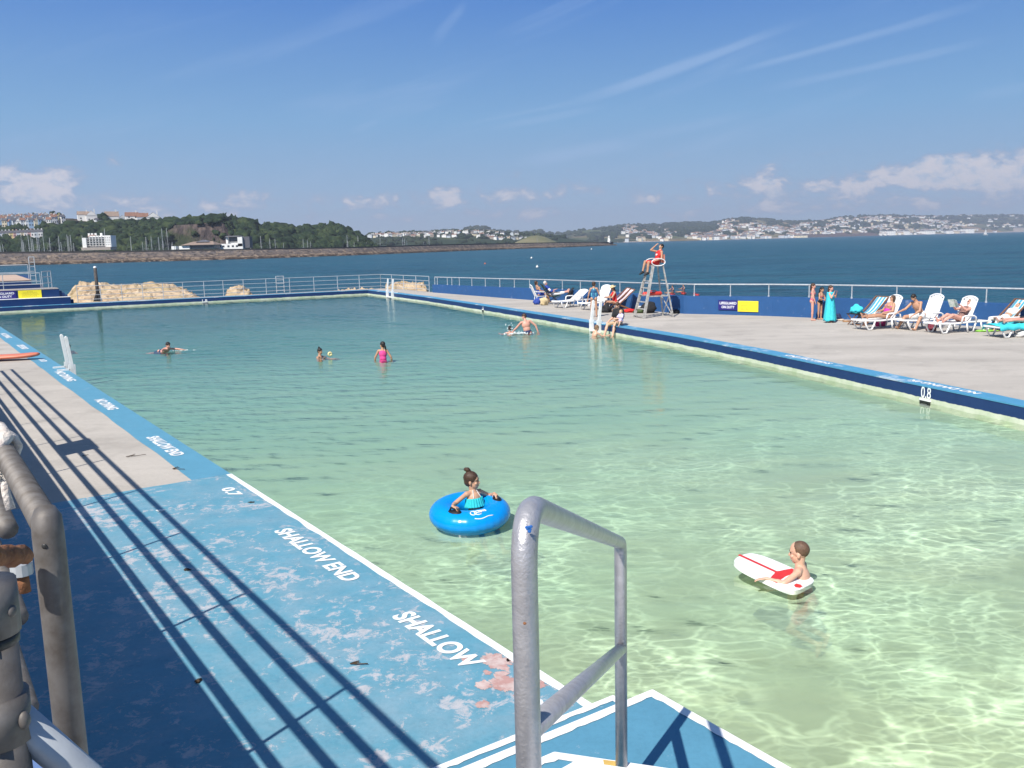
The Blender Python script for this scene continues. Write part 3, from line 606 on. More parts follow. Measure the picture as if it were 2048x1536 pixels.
# ------------------------------------------------------------------ breakwater, lighthouse
def lerp_pts(pts, x):
    if x <= pts[0][0]: return pts[0][1]
    for (a, ya), (b_, yb) in zip(pts, pts[1:]):
        if x <= b_: return ya + (yb - ya) * (x - a) / (b_ - a)
    return pts[-1][1]
BW_W = [(-260, 541), (0, 532), (256, 524.7), (512, 517.5), (700, 511), (850, 505), (1000, 499), (1130, 494.6), (1234, 490.6)]
BW_T = [(-260, 508), (0, 503.5), (256, 501.5), (512, 497), (700, 494), (850, 489.5), (1000, 486.6), (1130, 484.3), (1234, 483.6)]
def bw_point(px): return P(px, lerp_pts(BW_W, px), SEA)
def breakwater():
    root = empty('breakwater', bw_point(600)); tag(root, 'long stone breakwater with dark parapet and seaweed covered rocks across the bay', 'breakwater')
    n = 620; prof = [(0, 0.0), (1.5, .12), (3, .22), (4.5, .30), (6, .40), (7.5, .44), (9.5, .47), (11, .60), (12.5, .72), (14, .82), (15.5, .90)]
    rows = []; caps = []
    for i in range(n + 1):
        px = -260 + (1234 + 260) * i / n; w = bw_point(px); d = Vector((w.x, w.y, 0)).normalized()
        q = w + d * 16; zt = AT(px, lerp_pts(BW_T, px), q.y).z
        end = min(1.0, (n - i) / 14)
        for j, (a, f) in enumerate(prof):
            z = SEA - .25 + (zt - SEA) * f * (.35 + .65 * end)
            k = 1.0 if j < 7 else .35
            nn = noise.noise(Vector((i * .55, j * .9, 2.0))) * .75 + noise.noise(Vector((i * .13, j * .3, 7.0))) * .5
            rows.append(tuple(w + d * (a + nn * 1.3 * k) + Vector((0, 0, (z - SEA) + nn * .55 * k))))
        caps.append((w, d, zt))
    m = len(prof); me = np_mesh('rock_slope', np.array(rows), grid_faces(n + 1, m)[:, ::-1])
    b = NB('breakwater_rock'); v = b.coord('World', (.55, .55, .55)); g = b.new('ShaderNodeSeparateXYZ'); b.l(b.new('ShaderNodeNewGeometry').outputs['Position'], g.inputs[0])
    zz = b.math('ADD', g.outputs[2], b.math('MULTIPLY', b.math('SUBTRACT', b.noise(v, .35, 5), .5), 1.5))
    hz = b.new('ShaderNodeMapRange'); hz.inputs['From Min'].default_value = SEA; hz.inputs['From Max'].default_value = SEA + 4.4; b.l(zz, hz.inputs['Value'])
    c = b.ramp(hz.outputs[0], [(0.0, (.020, .015, .012)), (.24, (.045, .030, .022)), (.38, (.21, .155, .11)), (.5, (.10, .078, .068)), (.8, (.12, .098, .088)), (1.0, (.11, .095, .09))])
    c = b.mix(b.ramp(b.noise(v, .45, 7, .8), [(.50, 0), (.60, .8)]), c, (.30, .225, .16)); c = b.mix(b.ramp(b.noise(v, .8, 6, .8), [(.50, 0), (.58, .85)]), c, (.016, .013, .012))
    b.base(c).set(rough=.95, spec=.2)
    o = link('rock_slope', me, b.mat); adopt(o, root)
    mb = MB()
    for i in range(0, n - 3, 1):
        (w, d, zt), (w2, d2, zt2) = caps[i], caps[i + 1]; a = w + d * 15.4; a2 = w2 + d2 * 15.4
        q = [(a.x, a.y, zt - 1.1), (a2.x, a2.y, zt2 - 1.1), (a2.x, a2.y, zt2), (a.x, a.y, zt), (a2.x + d2.x * 6, a2.y + d2.y * 6, zt2 - .05), (a.x + d.x * 6, a.y + d.y * 6, zt - .05), (a2.x + d2.x * 6, a2.y + d2.y * 6, SEA - 1), (a.x + d.x * 6, a.y + d.y * 6, SEA - 1)]
        mb.add(q, [(0, 1, 2, 3), (3, 2, 4, 5), (5, 4, 6, 7)])
    child(mb, 'parapet', simple('breakwater_parapet', (.028, .026, .026), (.045, .04, .038), .2, .9, kind='Object'), root)
breakwater()
MAT['house_white'] = simple('white_render', (.74, .73, .70), (.64, .63, .60), .6, .8)
MAT['win'] = simple('dark_window', (.03, .035, .045), (.05, .055, .065), 1, .25)
lw = bw_point(1218); lw = lw + Vector((lw.x, lw.y, 0)).normalized() * 17; lz = AT(1218, 484, lw.y).z; s_ = lw.y / F
lh = empty('lighthouse', (lw.x, lw.y, lz)); tag(lh, 'small white lighthouse at the far end of the breakwater', 'lighthouse')
mb = MB(); mb.tube([(0, 0, -1.2), (0, 0, 0), (0, 0, 8 * s_)], [3.4 * s_, 2.9 * s_, 2.2 * s_], 18); mb.build('tower', MAT['house_white'], lh, smooth=True)
mb = MB(); mb.tube([(0, 0, 8 * s_), (0, 0, 8.5 * s_)], 2.9 * s_, 18); mb.build('gallery', MAT['house_white'], lh)
mb = MB(); mb.tube([(0, 0, 8.5 * s_), (0, 0, 10.6 * s_)], 1.5 * s_, 12); mb.build('lantern', MAT['house_white'], lh)
mb = MB(); mb.tube([(0, 0, 10.6 * s_), (0, 0, 12.4 * s_)], [1.8 * s_, .15 * s_], 12); mb.build('dome', MAT['house_white'], lh)
# ------------------------------------------------------------------ hills
class Hill:
    def __init__(s, sky, yb, yr, x0, x1, cols, rows=26, zb=SEA + .6, power=.85, rough=1.0, cliff=None):
        s.sky, s.yb, s.yr, s.x0, s.x1, s.zb, s.pw, s.rough, s.cliff = sky, yb, yr, x0, x1, zb, power, rough, cliff; s.cols, s.rows = cols, rows
    def at(s, px, m):
        Yb = lerp_pts(s.yb, px); Yr = lerp_pts(s.yr, px); Y = Yb + (Yr - Yb) * m
        r = AT(px, lerp_pts(s.sky, px), Yr); zr = r.z; f = min(m, 1.0) ** s.pw
        if s.cliff and s.cliff[0] < px < s.cliff[1]:
            k = min(1, (px - s.cliff[0]) / 25, (s.cliff[1] - px) / 25); g = min(1, max(0, (m - .26) / .05)) * .82 + m * .18; f = f * (1 - k) + g * k
        d = ray(px, 480); x = d.x / d.y * Y
        z = s.zb + (zr - s.zb) * f + s.rough * (noise.noise(Vector((x * .012, Y * .012, 3))) * 3 + noise.noise(Vector((x * .05, Y * .05, 8))) * 1.2) * min(1, 4 * m) * min(1, 2 * (1.05 - m) if m < 1 else .1)
        if m > 1: z -= (m - 1) * (Yr - Yb) * .35
        return Vector((x, Y, z))
    def build(s, name, mat, kind='structure'):
        ms = [i / (s.rows - 3) for i in range(s.rows)]; v = []
        for m in ms:
            for c in range(s.cols + 1): v.append(tuple(s.at(s.x0 + (s.x1 - s.x0) * c / s.cols, m)))
        o = link(name, np_mesh(name, np.array(v), grid_faces(s.rows, s.cols + 1)), mat, smooth=True); tag(o, kind=kind); s.obj = o; return o
_ico = None
def ico():
    global _ico
    if _ico is None:
        bm = bmesh.new(); bmesh.ops.create_icosphere(bm, subdivisions=2, radius=1); bm.verts.ensure_lookup_table()
        _ico = (np.array([v.co[:] for v in bm.verts]), np.array([[v.index for v in f.verts] for f in bm.faces])); bm.free()
    return _ico
def canopy(name, pts, mat, flat=.8, rough=.33, label=None):    # pts: (x, y, z, radius)
    V, Fc = ico(); nv = len(V); out = []; fs = []
    for i, (x, y, z, r) in enumerate(pts):
        k = 1 + rough * rng.normal(size=(nv, 1)) * .75; w = V * k * np.array([r, r, r * flat]) * (1 + .25 * rng.normal(size=(1, 3)) * np.array([1, 1, .6]))
        out.append(w + np.array([x, y, z])); fs.append(Fc + i * nv)
    o = link(name, np_mesh(name, np.concatenate(out), np.concatenate(fs)), mat); return o
def foliage_mat(name, a, b_, c_, sc=.12, tint=None):
    b = NB(name); v = b.coord('World'); c = b.ramp(b.noise(v, sc, 4, .6), [(.34, a), (.48, b_), (.64, c_)])
    c = b.mix(b.ramp(b.noise(v, sc * 9, 3), [(.35, 0), (.75, .55)]), c, tuple(x * .45 for x in a))
    b.base(c).set(rough=.9, spec=.15); return b.mat
MAT['wood'] = foliage_mat('woodland_leaves', (.009, .018, .011), (.019, .036, .016), (.05, .07, .027), .09)
MAT['wood_far'] = foliage_mat('distant_woodland', (.014, .024, .014), (.022, .036, .019), (.04, .05, .025), .012)
def cliff_mat():
    b = NB('hill_ground'); v = b.coord('World'); vs = b.coord('World', (.2, .2, .035))
    c = b.ramp(b.noise(vs, 1, 7, .7), [(.34, (.022, .019, .022)), (.5, (.075, .058, .055)), (.66, (.17, .13, .11))])
    c = b.mix(b.ramp(b.noise(v, .05, 5, .6), [(.5, 0), (.62, .8)]), c, (.035, .05, .02)); b.base(c).set(rough=.95, spec=.1); b.bump(b.noise(vs, 1.6, 5, .7), 1, 3.0); return b.mat
MAT['cliff'] = cliff_mat()
SKY1 = [(-220, 420), (0, 433), (40, 431), (100, 429), (150, 430), (200, 437), (260, 437), (320, 438), (350, 441), (390, 441), (420, 437), (450, 434), (490, 433), (505, 437), (522, 451), (545, 445), (565, 446), (585, 454), (610, 451), (640, 447), (665, 446), (685, 451), (705, 462), (722, 472), (738, 487), (750, 497)]
SKY1 = [(x, y + (7 if x < 340 else 9 if x < 700 else 6)) for x, y in SKY1]
YB1 = [(-220, 560), (0, 570), (300, 600), (500, 625), (750, 720)]
YR1 = [(-220, 800), (0, 800), (300, 780), (500, 760), (650, 790), (750, 760)]
h1 = Hill(SKY1, YB1, YR1, -220, 750, 260, 44, power=.8, rough=.8, cliff=(322, 472)); h1.build('hill', MAT['cliff'])
pts = []
for i in range(6200):
    px = random.uniform(-60, 747); m = random.random() ** .8
    if 322 < px < 470 and .02 < m < .40 and not (px < 350 and random.random() < .4): continue
    if px < 95 and .30 < m < .52: continue
    if px < 165 and m > .56 and random.random() < .93: continue
    if px < 205 and m > .72: continue
    if px < 330 and m > .9: continue
    p = h1.at(px, m); r = random.choice((1.3, 1.9, 2.6, 3.4, 4.2)) * random.uniform(.8, 1.2) * (.8 if m < .1 else 1); 
    if m > .93: r *= .8
    pts.append((p.x, p.y, p.z + r * .25, r))
for i in range(120):
    px = random.uniform(322, 470); p = h1.at(px, random.uniform(.02, .40)); r = random.uniform(1.2, 2.6); pts.append((p.x, p.y, p.z + .3, r))
tag(canopy('woodland', pts, MAT['wood'], .85, .42), 'dark green wood covering the headland above the harbour', 'woodland', kind='stuff')
MAT['trunk'] = simple('tree_bark', (.07, .05, .035), (.04, .03, .025), 2, .9)
def tree(px, m, r, hill=h1, label='', n=7):
    p = hill.at(px, m); root = empty('tree', p); tag(root, label, 'tree')
    q = [(0 + random.uniform(-.55, .55) * r, random.uniform(-.5, .5) * r, r * random.uniform(.75, 1.5), r * random.uniform(.42, .62)) for _ in range(n)]
    o = canopy('crown', q, MAT['wood'], .85); o.parent = root
    mb = MB(); mb.tube([(0, 0, -1), (0, 0, r * .9)], [r * .09, r * .05], 6); mb.build('trunk', MAT['trunk'], root)
for px, m, r, lab in ((47, .93, 3.4, 'rounded dark tree on the skyline above the blue terrace'), (58, .95, 3.0, 'smaller dark tree beside the rounded one on the left skyline'), (76, .95, 3.2, 'flat topped tree on the skyline behind the terrace roofs'), (112, .94, 3.8, 'wide dark tree above the white terrace houses'), (122, .96, 3.1, 'dark tree touching the right of the wide skyline tree'), (210, .93, 4.6, 'tall dark tree between the gabled white house and the tan roofed house'), (338, .95, 3.4, 'green tree on the skyline right of the last hilltop house')):
    tree(px, m, r, label=lab)
# ------------------------------------------------------------------ far shore across the bay
def patch_mat(name, scale, wood=.5, seed=0.0):
    b = NB(name); v = b.coord('World', (1, .6, 1)); o = b.new('ShaderNodeTexVoronoi'); o.inputs['Scale'].default_value = scale
    q = b.new('ShaderNodeVectorMath', operation='MULTIPLY_ADD'); nz = b.new('ShaderNodeTexNoise'); nz.inputs['Scale'].default_value = scale * 1.5; b.l(v, nz.inputs['Vector']); b.l(nz.outputs['Color'], q.inputs[0]); q.inputs[1].default_value = (.5 / scale,) * 3; b.l(v, q.inputs[2]); b.l(q.outputs[0], o.inputs['Vector'])
    f = b.ramp(b.math('FRACT', b.math('MULTIPLY', o.outputs['Color'], 1.0)), [(0, (.30, .20, .115)), (.28, (.24, .165, .09)), (.30, (.075, .095, .035)), (.62, (.11, .115, .05)), (.64, (.19, .16, .085)), (1, (.17, .15, .085))])
    c = b.mix(b.ramp(b.noise(v, scale * .6, 6, .62), [(wood - .04, 1), (wood + .05, 0)]), f, (.026, .04, .02))
    b.base(c).set(rough=.95, spec=.1); return b.mat
MAT['farm'] = patch_mat('distant_farmland', .004, .49); MAT['farm2'] = patch_mat('near_shore_fields', .006, .57)
SKYA = [(690, 482), (735, 470), (760, 468), (800, 467), (850, 466), (900, 464), (960, 463), (1000, 468), (1060, 470), (1110, 474), (1160, 480), (1210, 485)]
hA = Hill(SKYA, [(690, 1250), (1210, 1500)], [(690, 1900), (1210, 1900)], 690, 1210, 90, 14, rough=.6); hA.build('hill', MAT['farm2'])
SKYB = [(800, 474), (850, 466), (880, 463.5), (915, 460), (940, 457.5), (958, 454.5), (972, 455.5), (1000, 462), (1040, 463), (1058, 466), (1075, 463), (1085, 462), (1092, 467), (1130, 469), (1150, 461), (1190, 459), (1215, 457), (1250, 455), (1300, 456), (1360, 466), (1400, 474)]
hB = Hill(SKYB, [(800, 2600), (1400, 2900)], [(800, 3600), (1150, 3900), (1400, 3900)], 800, 1400, 110, 16, rough=1.2); hB.build('hill', MAT['farm'])
SKYC = [(1130, 472), (1180, 463), (1240, 454), (1275, 451.5), (1320, 453), (1338, 448.5), (1405, 447), (1433, 447.5), (1455, 441), (1477, 438), (1516, 438), (1548, 441), (1583, 445), (1615, 444.5), (1658, 441), (1682, 435.5), (1710, 434), (1745, 432.5), (1792, 432), (1851, 434), (1910, 433), (1970, 432), (2048, 430.5), (2200, 428)]
YBC = [(1130, 2500), (1240, 2600), (1640, 3700), (2048, 5600), (2200, 6200)]
hC = Hill(SKYC, YBC, [(1130, 4200), (1640, 5200), (2048, 7000), (2200, 7600)], 1130, 2200, 220, 26, rough=2.2, power=.95); hC.build('hill', MAT['farm'])
SKYM = [(1030, 485), (1045, 478), (1060, 472.5), (1074, 470.5), (1090, 473.5), (1104, 480), (1116, 485)]
hM = Hill(SKYM, [(1030, 1280), (1116, 1300)], [(1030, 1380), (1116, 1400)], 1030, 1116, 24, 12, rough=.2)
hM.build('hill', simple('dry_grass', (.17, .15, .07), (.10, .105, .04), .02, .95, kind='Object'))
pts = []
for hill, x0, x1, num, lo, hi, rmin, rmax in ((hA, 735, 1130, 420, .1, 1.0, 4, 8), (hB, 840, 1330, 420, .3, 1.0, 6, 13), (hC, 1180, 2080, 1700, .1, 1.0, 9, 18)):
    for i in range(num):
        px = random.uniform(x0, x1); m = random.uniform(lo, hi) if random.random() < .75 else random.uniform(.93, 1.0)
        if noise.noise(Vector((px * .03, m * 5, hill.x0))) < -.02 and m < .93: continue
        p = hill.at(px, m); r = random.uniform(rmin, rmax); pts.append((p.x, p.y, p.z + r * .2, r))
for i in range(260):
    px = random.uniform(1335, 1432); m = random.uniform(.25, .98); p = hC.at(px, m); r = random.uniform(12, 22); pts.append((p.x, p.y, p.z, r))
tag(canopy('woodland', pts, MAT['wood_far'], .6, .25), 'distant belts of trees on the hills across the bay', 'woodland', kind='stuff')
# sandy beach strip and red cliff along the far shore
mb = MB(); xs = [1235 + i * 13 for i in range(66)]
for a, b_ in zip(xs, xs[1:]):
    p, q = hC.at(a, 0.0), hC.at(b_, 0.0); h = 6 * (1 + .5 * noise.noise(Vector((a * .05, 0, 0)))) * p.y / 3500
    mb.add([(p.x, p.y - 12, SEA - .5), (q.x, q.y - 12, SEA - .5), (q.x, q.y + 25, SEA + h * .55), (p.x, p.y + 25, SEA + h * .55)], [(0, 1, 2, 3)])
tag(mb.build('beach', simple('beach_sand', (.40, .33, .28), (.30, .24, .22), .02, .9, kind='Object')), kind='structure')
mb = MB(); xs = [1608 + i * 7 for i in range(22)]
for a, b_ in zip(xs, xs[1:]):
    p, q = hC.at(a, 0.0), hC.at(b_, 0.0); h, h2 = [11 + 8 * noise.noise(Vector((x * .06, 2, 0))) for x in (a, b_)]
    mb.add([(p.x, p.y - 20, SEA), (q.x, q.y - 20, SEA), (q.x, q.y + 10, SEA + h2), (p.x, p.y + 10, SEA + h), (q.x, q.y + 300, SEA + h2 + 6), (p.x, p.y + 300, SEA + h + 6)], [(0, 1, 2, 3), (3, 2, 4, 5)])
tag(mb.build('cliff', simple('red_sandstone', (.105, .058, .05), (.05, .04, .04), .012, .95, kind='Object')), kind='structure')
# ------------------------------------------------------------------ houses
HM = {}
for k, c in dict(white=(.76, .75, .72), cream=(.66, .58, .42), blue=(.22, .34, .50), pink=(.58, .36, .34), pale=(.50, .54, .58), yellow=(.66, .58, .28), stone=(.34, .29, .25)).items(): HM[k] = simple('house_' + k, c, tuple(x * .9 for x in c), .4, .8)
for k, c in dict(slate=(.10, .10, .115), tile=(.25, .13, .09), tan=(.30, .22, .17)).items(): HM[k] = simple('roof_' + k, c, tuple(x * .7 for x in c), .8, .8)
def house_mesh(w, d, h, rh, wall, roof, gable_front=False, windows=2, chim=True):
    mb = MB(); mb.box((0, 0, h / 2 - 2), (w, d, h + 4), mi=0); e = .25
    if gable_front: mb.add([(-w / 2 - e, -d / 2 - e, h), (w / 2 + e, -d / 2 - e, h), (w / 2 + e, d / 2 + e, h), (-w / 2 - e, d / 2 + e, h), (0, -d / 2 - e, h + rh), (0, d / 2 + e, h + rh)], [(0, 4, 5, 3), (1, 2, 5, 4), (2, 3, 5)], 1); mb.add([(-w / 2, -d / 2 - .26, h), (w / 2, -d / 2 - .26, h), (0, -d / 2 - .26, h + rh * .96)], [(0, 1, 2)], 0)
    else: mb.add([(-w / 2 - e, -d / 2 - e, h), (w / 2 + e, -d / 2 - e, h), (w / 2 + e, d / 2 + e, h), (-w / 2 - e, d / 2 + e, h), (-w / 2 - e, 0, h + rh), (w / 2 + e, 0, h + rh)], [(0, 1, 5, 4), (2, 3, 4, 5), (1, 2, 5), (3, 0, 4)], 1)
    if windows:
        for fl in range(max(1, int(h / 2.7))):
            for i in range(windows):
                x = (i + .5) / windows * w - w / 2; z = 1.3 + fl * 2.7; ww = min(1.2, w / windows * .45)
                mb.add([(x - ww / 2, -d / 2 - .04, z), (x + ww / 2, -d / 2 - .04, z), (x + ww / 2, -d / 2 - .04, z + 1.2), (x - ww / 2, -d / 2 - .04, z + 1.2)], [(0, 1, 2, 3)], 2)
    if chim: mb.box((w * .32, 0, h + rh * .75), (.8, .6, rh + .9), mi=0)
    me = bpy.data.meshes.new('house'); me.from_pydata(mb.v, [], mb.f)
    for m in (HM[wall], HM[roof], MAT['win']): me.materials.append(m)
    me.polygons.foreach_set('material_index', mb.m); me.update(); return me
hm_cache = {}
def house(px, hill, m, w, d, h, rh, wall, roof, label, group=None, gf=False, rz=None, win=2, name='house', dz=0.0):
    key = (round(w, 1), round(d, 1), round(h, 1), round(rh, 1), wall, roof, gf, win)
    if key not in hm_cache: hm_cache[key] = house_mesh(w, d, h, rh, wall, roof, gf, win)
    o = bpy.data.objects.new(name, hm_cache[key]); COL.objects.link(o); p = hill.at(px, m); o.location = p + Vector((0, 0, dz))
    o.rotation_euler = (0, 0, -math.atan2(p.x, p.y) + (random.uniform(-.5, .5) if rz is None else rz)); tag(o, label, 'house', group); return o
LT = 'house in the upper terrace on the left hill, one of a row'
for i in range(17):
    px = 2 + i * 7.9; w = ('pale', 'blue', 'white', 'pale', 'blue', 'cream')[(i * 7) % 6] if px < 62 else ('blue', 'pale', 'blue', 'white', 'white', 'cream', 'white')[i % 7]
    if 100 < px: w = ('white', 'cream', 'white', 'yellow')[i % 4]
    house(px, h1, .80 - .02 * (i % 3), 3.3, 6, 5.2 + (i % 3) * .6, 2.0, w, ('slate', 'slate', 'tile')[i % 3], f'narrow {dict(pale="pale grey", blue="blue", white="white", cream="cream", yellow="yellow")[w]} {LT}', 'upper terrace houses', gf=(i % 3 == 0), rz=random.uniform(-.25, .5))
for i in range(26):
    px = (1 + i * 8.4) if i < 14 else (5 + (i - 14) * 8.8); m = .70 if i < 14 else .62; w = ('blue', 'pale', 'white', 'blue', 'pale', 'cream', 'white')[(i * 5) % 7]
    house(px, h1, m, 3.4, 6, 5.0 + (i % 2) * .8, 2.0, w, ('slate', 'tile', 'slate')[i % 3], f'{dict(pale="pale grey", blue="blue", white="white", cream="cream")[w]} house on the slope just below the upper terrace', 'houses below the upper terrace', gf=(i % 2 == 0), rz=random.uniform(-.2, .5), dz=.6)
for i in range(15):
    px = 1 + i * 6.6; w = ('blue', 'pale', 'stone', 'white', 'pale')[(i * 3) % 5]
    house(px, h1, .90, 3.0, 5.5, 4.6, 1.9, w, ('slate', 'tile', 'slate')[i % 3], f'{dict(pale="pale grey", blue="blue", white="white", stone="grey stone")[w]} house in the topmost hillside row behind the upper terrace', 'topmost row houses', rz=random.uniform(-.2, .5))
for i in range(12):
    px = 3 + i * 7.2; w = ('pale', 'white', 'white', 'yellow', 'pink', 'pale', 'cream', 'white', 'pink', 'white', 'pale', 'white')[i]
    house(px, h1, .41, 3.1, 5, 4.0, 1.7, w, 'slate', f'{dict(pale="pale grey", white="white", yellow="yellow", pink="pink", cream="cream")[w]} house in the lower terrace among trees above the marina', 'lower terrace houses', rz=random.uniform(-.1, .3))
for px, w_, h_, rh, wall, roof, gf, lab in ((171, 9, 5.0, 3, 'white', 'tan', False, 'long cream house with tan roof at the right end of the terrace'), (187, 8.5, 5.2, 4.2, 'white', 'tan', True, 'large white gabled house on the hilltop'), (203, 7, 2.6, 1.6, 'pale', 'slate', False, 'low pale bungalow beside the white gabled house'), (228, 11, 5.2, 4.4, 'white', 'tan', False, 'tan roofed house with white end wall right of the tall dark tree'), (249, 6, 4, 2.4, 'pale', 'slate', True, 'small pale house right of the tan roofed house'), (268, 10.5, 5.4, 3.6, 'white', 'tile', False, 'white house with brown hipped roof, first of the last three on the hilltop'), (289, 9, 5.0, 3.6, 'pale', 'tile', False, 'pale house with brown roof, middle of the last three on the hilltop'), (310, 10.5, 5.0, 4.0, 'white', 'slate', True, 'white gabled house with dark roof, last house along the hilltop'), (353, 2.4, 2.2, 1.2, 'white', 'slate', False, 'tiny white hut on the clifftop skyline')):
    house(px, h1, .97, w_, 6.5, h_, rh, wall, roof, lab, gf=gf, rz=.1, win=2)
wc = ['white'] * 6 + ['cream', 'pale', 'pale', 'stone']; rf = ['slate', 'tile', 'tan', 'slate']
G1 = 'houses on the near far shore'; L1 = 'small pale house among rows on the wooded shore behind the breakwater'
rows_a = [(742, 870, .70, 20), (745, 960, .82, 26), (800, 1000, .55, 16), (880, 1050, .88, 12), (960, 1060, .42, 12)]
for x0, x1, m, k in rows_a:
    for i in range(k):
        px = x0 + (x1 - x0) * (i + random.uniform(-.3, .3)) / k; house(px, hA, m + random.uniform(-.05, .05), random.choice((5.5, 7, 9)), 6, random.choice((3.0, 3.8)), 1.8, random.choice(wc), random.choice(rf), L1, G1, gf=random.random() < .3, win=0, dz=1.0)
G2 = 'houses of the town across the bay'; L2 = 'tiny pale house in the town spread over the hills across the bay'
def town_pos():
    while True:
        px = random.uniform(1245, 2046); m = random.random() ** 1.15
        f = lambda a, b_, c, d: a <= px <= b_ and c <= m <= d
        if 1335 < px < 1430 and m > .3: continue
        if 1470 < px < 1600 and m > .62: continue
        if 1600 < px < 1760 and m < .12: continue
        k = noise.noise(Vector((px * .018, m * 4.5, 4))) + noise.noise(Vector((px * .05, m * 12, 9))) * .6
        lim = -.05 if 1400 < px < 1900 else .12
        if px > 1900 and m > .3: lim = .3
        if k > lim: return px, m
for i in range(165):
    while True:
        px, m = town_pos()
        if px < 1640 or random.random() < .2: break
    house(px, hC, m * .8, random.choice((11, 14, 18)), 10, random.choice((5, 6.5)), 3, random.choice(wc), random.choice(rf), L2, G2, gf=random.random() < .3, win=0, dz=2.0)
mb = MB()
for i in range(1150):
    px, m = town_pos(); p = hC.at(px, m); rz = -math.atan2(p.x, p.y) + random.uniform(-.6, .6); w = random.choice((11, 14, 20)) * (1.1 if px > 1640 else 1); h = random.choice((5, 6, 7))
    Q = Matrix.Translation(p + Vector((0, 0, 2))) @ Matrix.Rotation(rz, 4, 'Z'); k = random.choice((0, 0, 0, 1, 1, 2)); r = random.choice((3, 4, 5)); d = 10
    vs_ = [Q @ Vector(v) for v in ((-w / 2, -d / 2, -4), (w / 2, -d / 2, -4), (w / 2, d / 2, -4), (-w / 2, d / 2, -4), (-w / 2, -d / 2, h), (w / 2, -d / 2, h), (w / 2, d / 2, h), (-w / 2, d / 2, h), (-w / 2, 0, h + 3), (w / 2, 0, h + 3))]
    mb.add(vs_, [(0, 1, 5, 4), (1, 2, 6, 5), (2, 3, 7, 6), (3, 0, 4, 7), (5, 6, 9), (7, 4, 8)], k); mb.add(vs_, [(4, 5, 9, 8), (6, 7, 8, 9)], r)
tag(mb.build('distant_town', [HM['white'], HM['pale'], HM['cream'], HM['slate'], HM['tile'], HM['tan']]), 'dense town of tiny pale houses on the hills across the bay', 'town', kind='stuff')
for px, w, h, lab in ((1421, 60, 9, 'low white seafront block near the foot of the wooded far hill'), (1590, 95, 6, 'long pale promenade shelter on the far beach'), (1775, 70, 17, 'white seafront hotel at the left of the far beach terrace'), (1806, 62, 15, 'white seafront terrace right of the far hotel'), (1850, 95, 14, 'long white seafront terrace across the bay'), (1893, 60, 13, 'short white seafront terrace left of the sailing boat'), (1933, 75, 20, 'tan seafront building just left of the white sail'), (2036, 60, 22, 'brown seafront building at the right edge of the far shore')):
    house(px, hC, .015, w, 16, h, 4, 'white' if 'white' in lab else ('stone' if 'brown' in lab or 'tan' in lab else 'cream'), 'slate', lab, rz=0, win=9, name='seafront_building')
# ------------------------------------------------------------------ harbour buildings
def at_h(px, Y, py): return AT(px, py, Y)
Y = 585; a = AT(173, 500, Y); b_ = AT(227, 499, Y); W = (b_ - a).length; zt = AT(200, 471.5, Y).z; H = zt - a.z
ht = empty('hotel', (a + b_) / 2, 0); ht.rotation_euler.z = .12; tag(ht, 'white five storey hotel with rows of balconies above the marina', 'hotel')
mb = MB(); mb.box((W * .05, 0, H * .58), (W * .6, 9, H * .84)); mb.box((W * .42, -.6, H * .6), (W * .2, 11, H * .82)); mb.box((-W * .41, -.8, H * .42), (W * .14, 11, H * .9)); mb.build('wall', HM['white'], ht)
mb = MB(); mb.box((.0, -1.3, H * .08), (W * 1.02, 12.5, H * .2)); mb.build('stone_base', HM['stone'], ht)
for k in range(4):
    z = H * (.30 + .165 * k)
    for j in range(6):
        mb = MB(); x = -W * .29 + j * W * .105; mb.box((x, -4.53, z + H * .055), (W * .072, .1, H * .095)); mb.build('window', MAT['win'], ht)
    for j in range(3): mb = MB(); mb.box((W * (.35 + .065 * j), -6.13, z + H * .05), (W * .022, .1, H * .05)); mb.build('window', MAT['win'], ht)
    mb = MB(); mb.box((W * .02, -5.1, z), (W * .68, 1.2, H * .02)); mb.build('balcony', HM['white'], ht)
for j in range(6): mb = MB(); mb.box((-W * .29 + (j + .5) * W * .105, -5.0, H * .60), (W * .014, 1.0, H * .72)); mb.build('balcony_pier', HM['white'], ht)
for x in (-.33, -.22, -.1, .1): mb = MB(); mb.box((W * x, 0, H * 1.05), (1.2, 1.2, 2.6)); mb.build('chimney', HM['white'], ht)
mb = MB(); mb.box((-W * .18, 0, H * 1.0), (W * .3, 8, 1.2), taper=.6); mb.build('roof', HM['tile'], ht)
Y = 600; a = AT(350, 498, Y); b_ = AT(446, 498, Y); W = (b_ - a).length; cl = empty('clubhouse', (a + b_) / 2); tag(cl, 'long low clubhouse with broad brown hipped roofs on the quay', 'clubhouse')
m1 = AT(400, 480, Y).z - a.z
mb = MB(); mb.box((W * .08, 0, m1 * .26), (W * .62, 12, m1 * .52)); mb.build('wall', HM['stone'], cl)
for x in (-.44, -.22): mb = MB(); mb.box((W * x, -5, m1 * .2), (W * (.09 if x < -.4 else .22), 5, m1 * .4)); mb.build('wall', HM['white'], cl)
mb = MB(); mb.add([(-W * .28, -9, m1 * .48), (W * .42, -9, m1 * .48), (W * .42, 9, m1 * .48), (-W * .28, 9, m1 * .48), (-W * .1, 0, m1 * .9), (W * .3, 0, m1 * .9)], [(0, 1, 5, 4), (1, 2, 5), (2, 3, 4, 5), (3, 0, 4)]); mb.build('roof', HM['tan'], cl)
mb = MB(); mb.add([(-W * .02, -4, m1 * .8), (W * .26, -4, m1 * .8), (W * .26, 4, m1 * .8), (-W * .02, 4, m1 * .8), (W * .08, 0, m1 * 1.08), (W * .17, 0, m1 * 1.08)], [(0, 1, 5, 4), (1, 2, 5), (2, 3, 4, 5), (3, 0, 4)]); mb.build('roof_lantern', HM['slate'], cl)
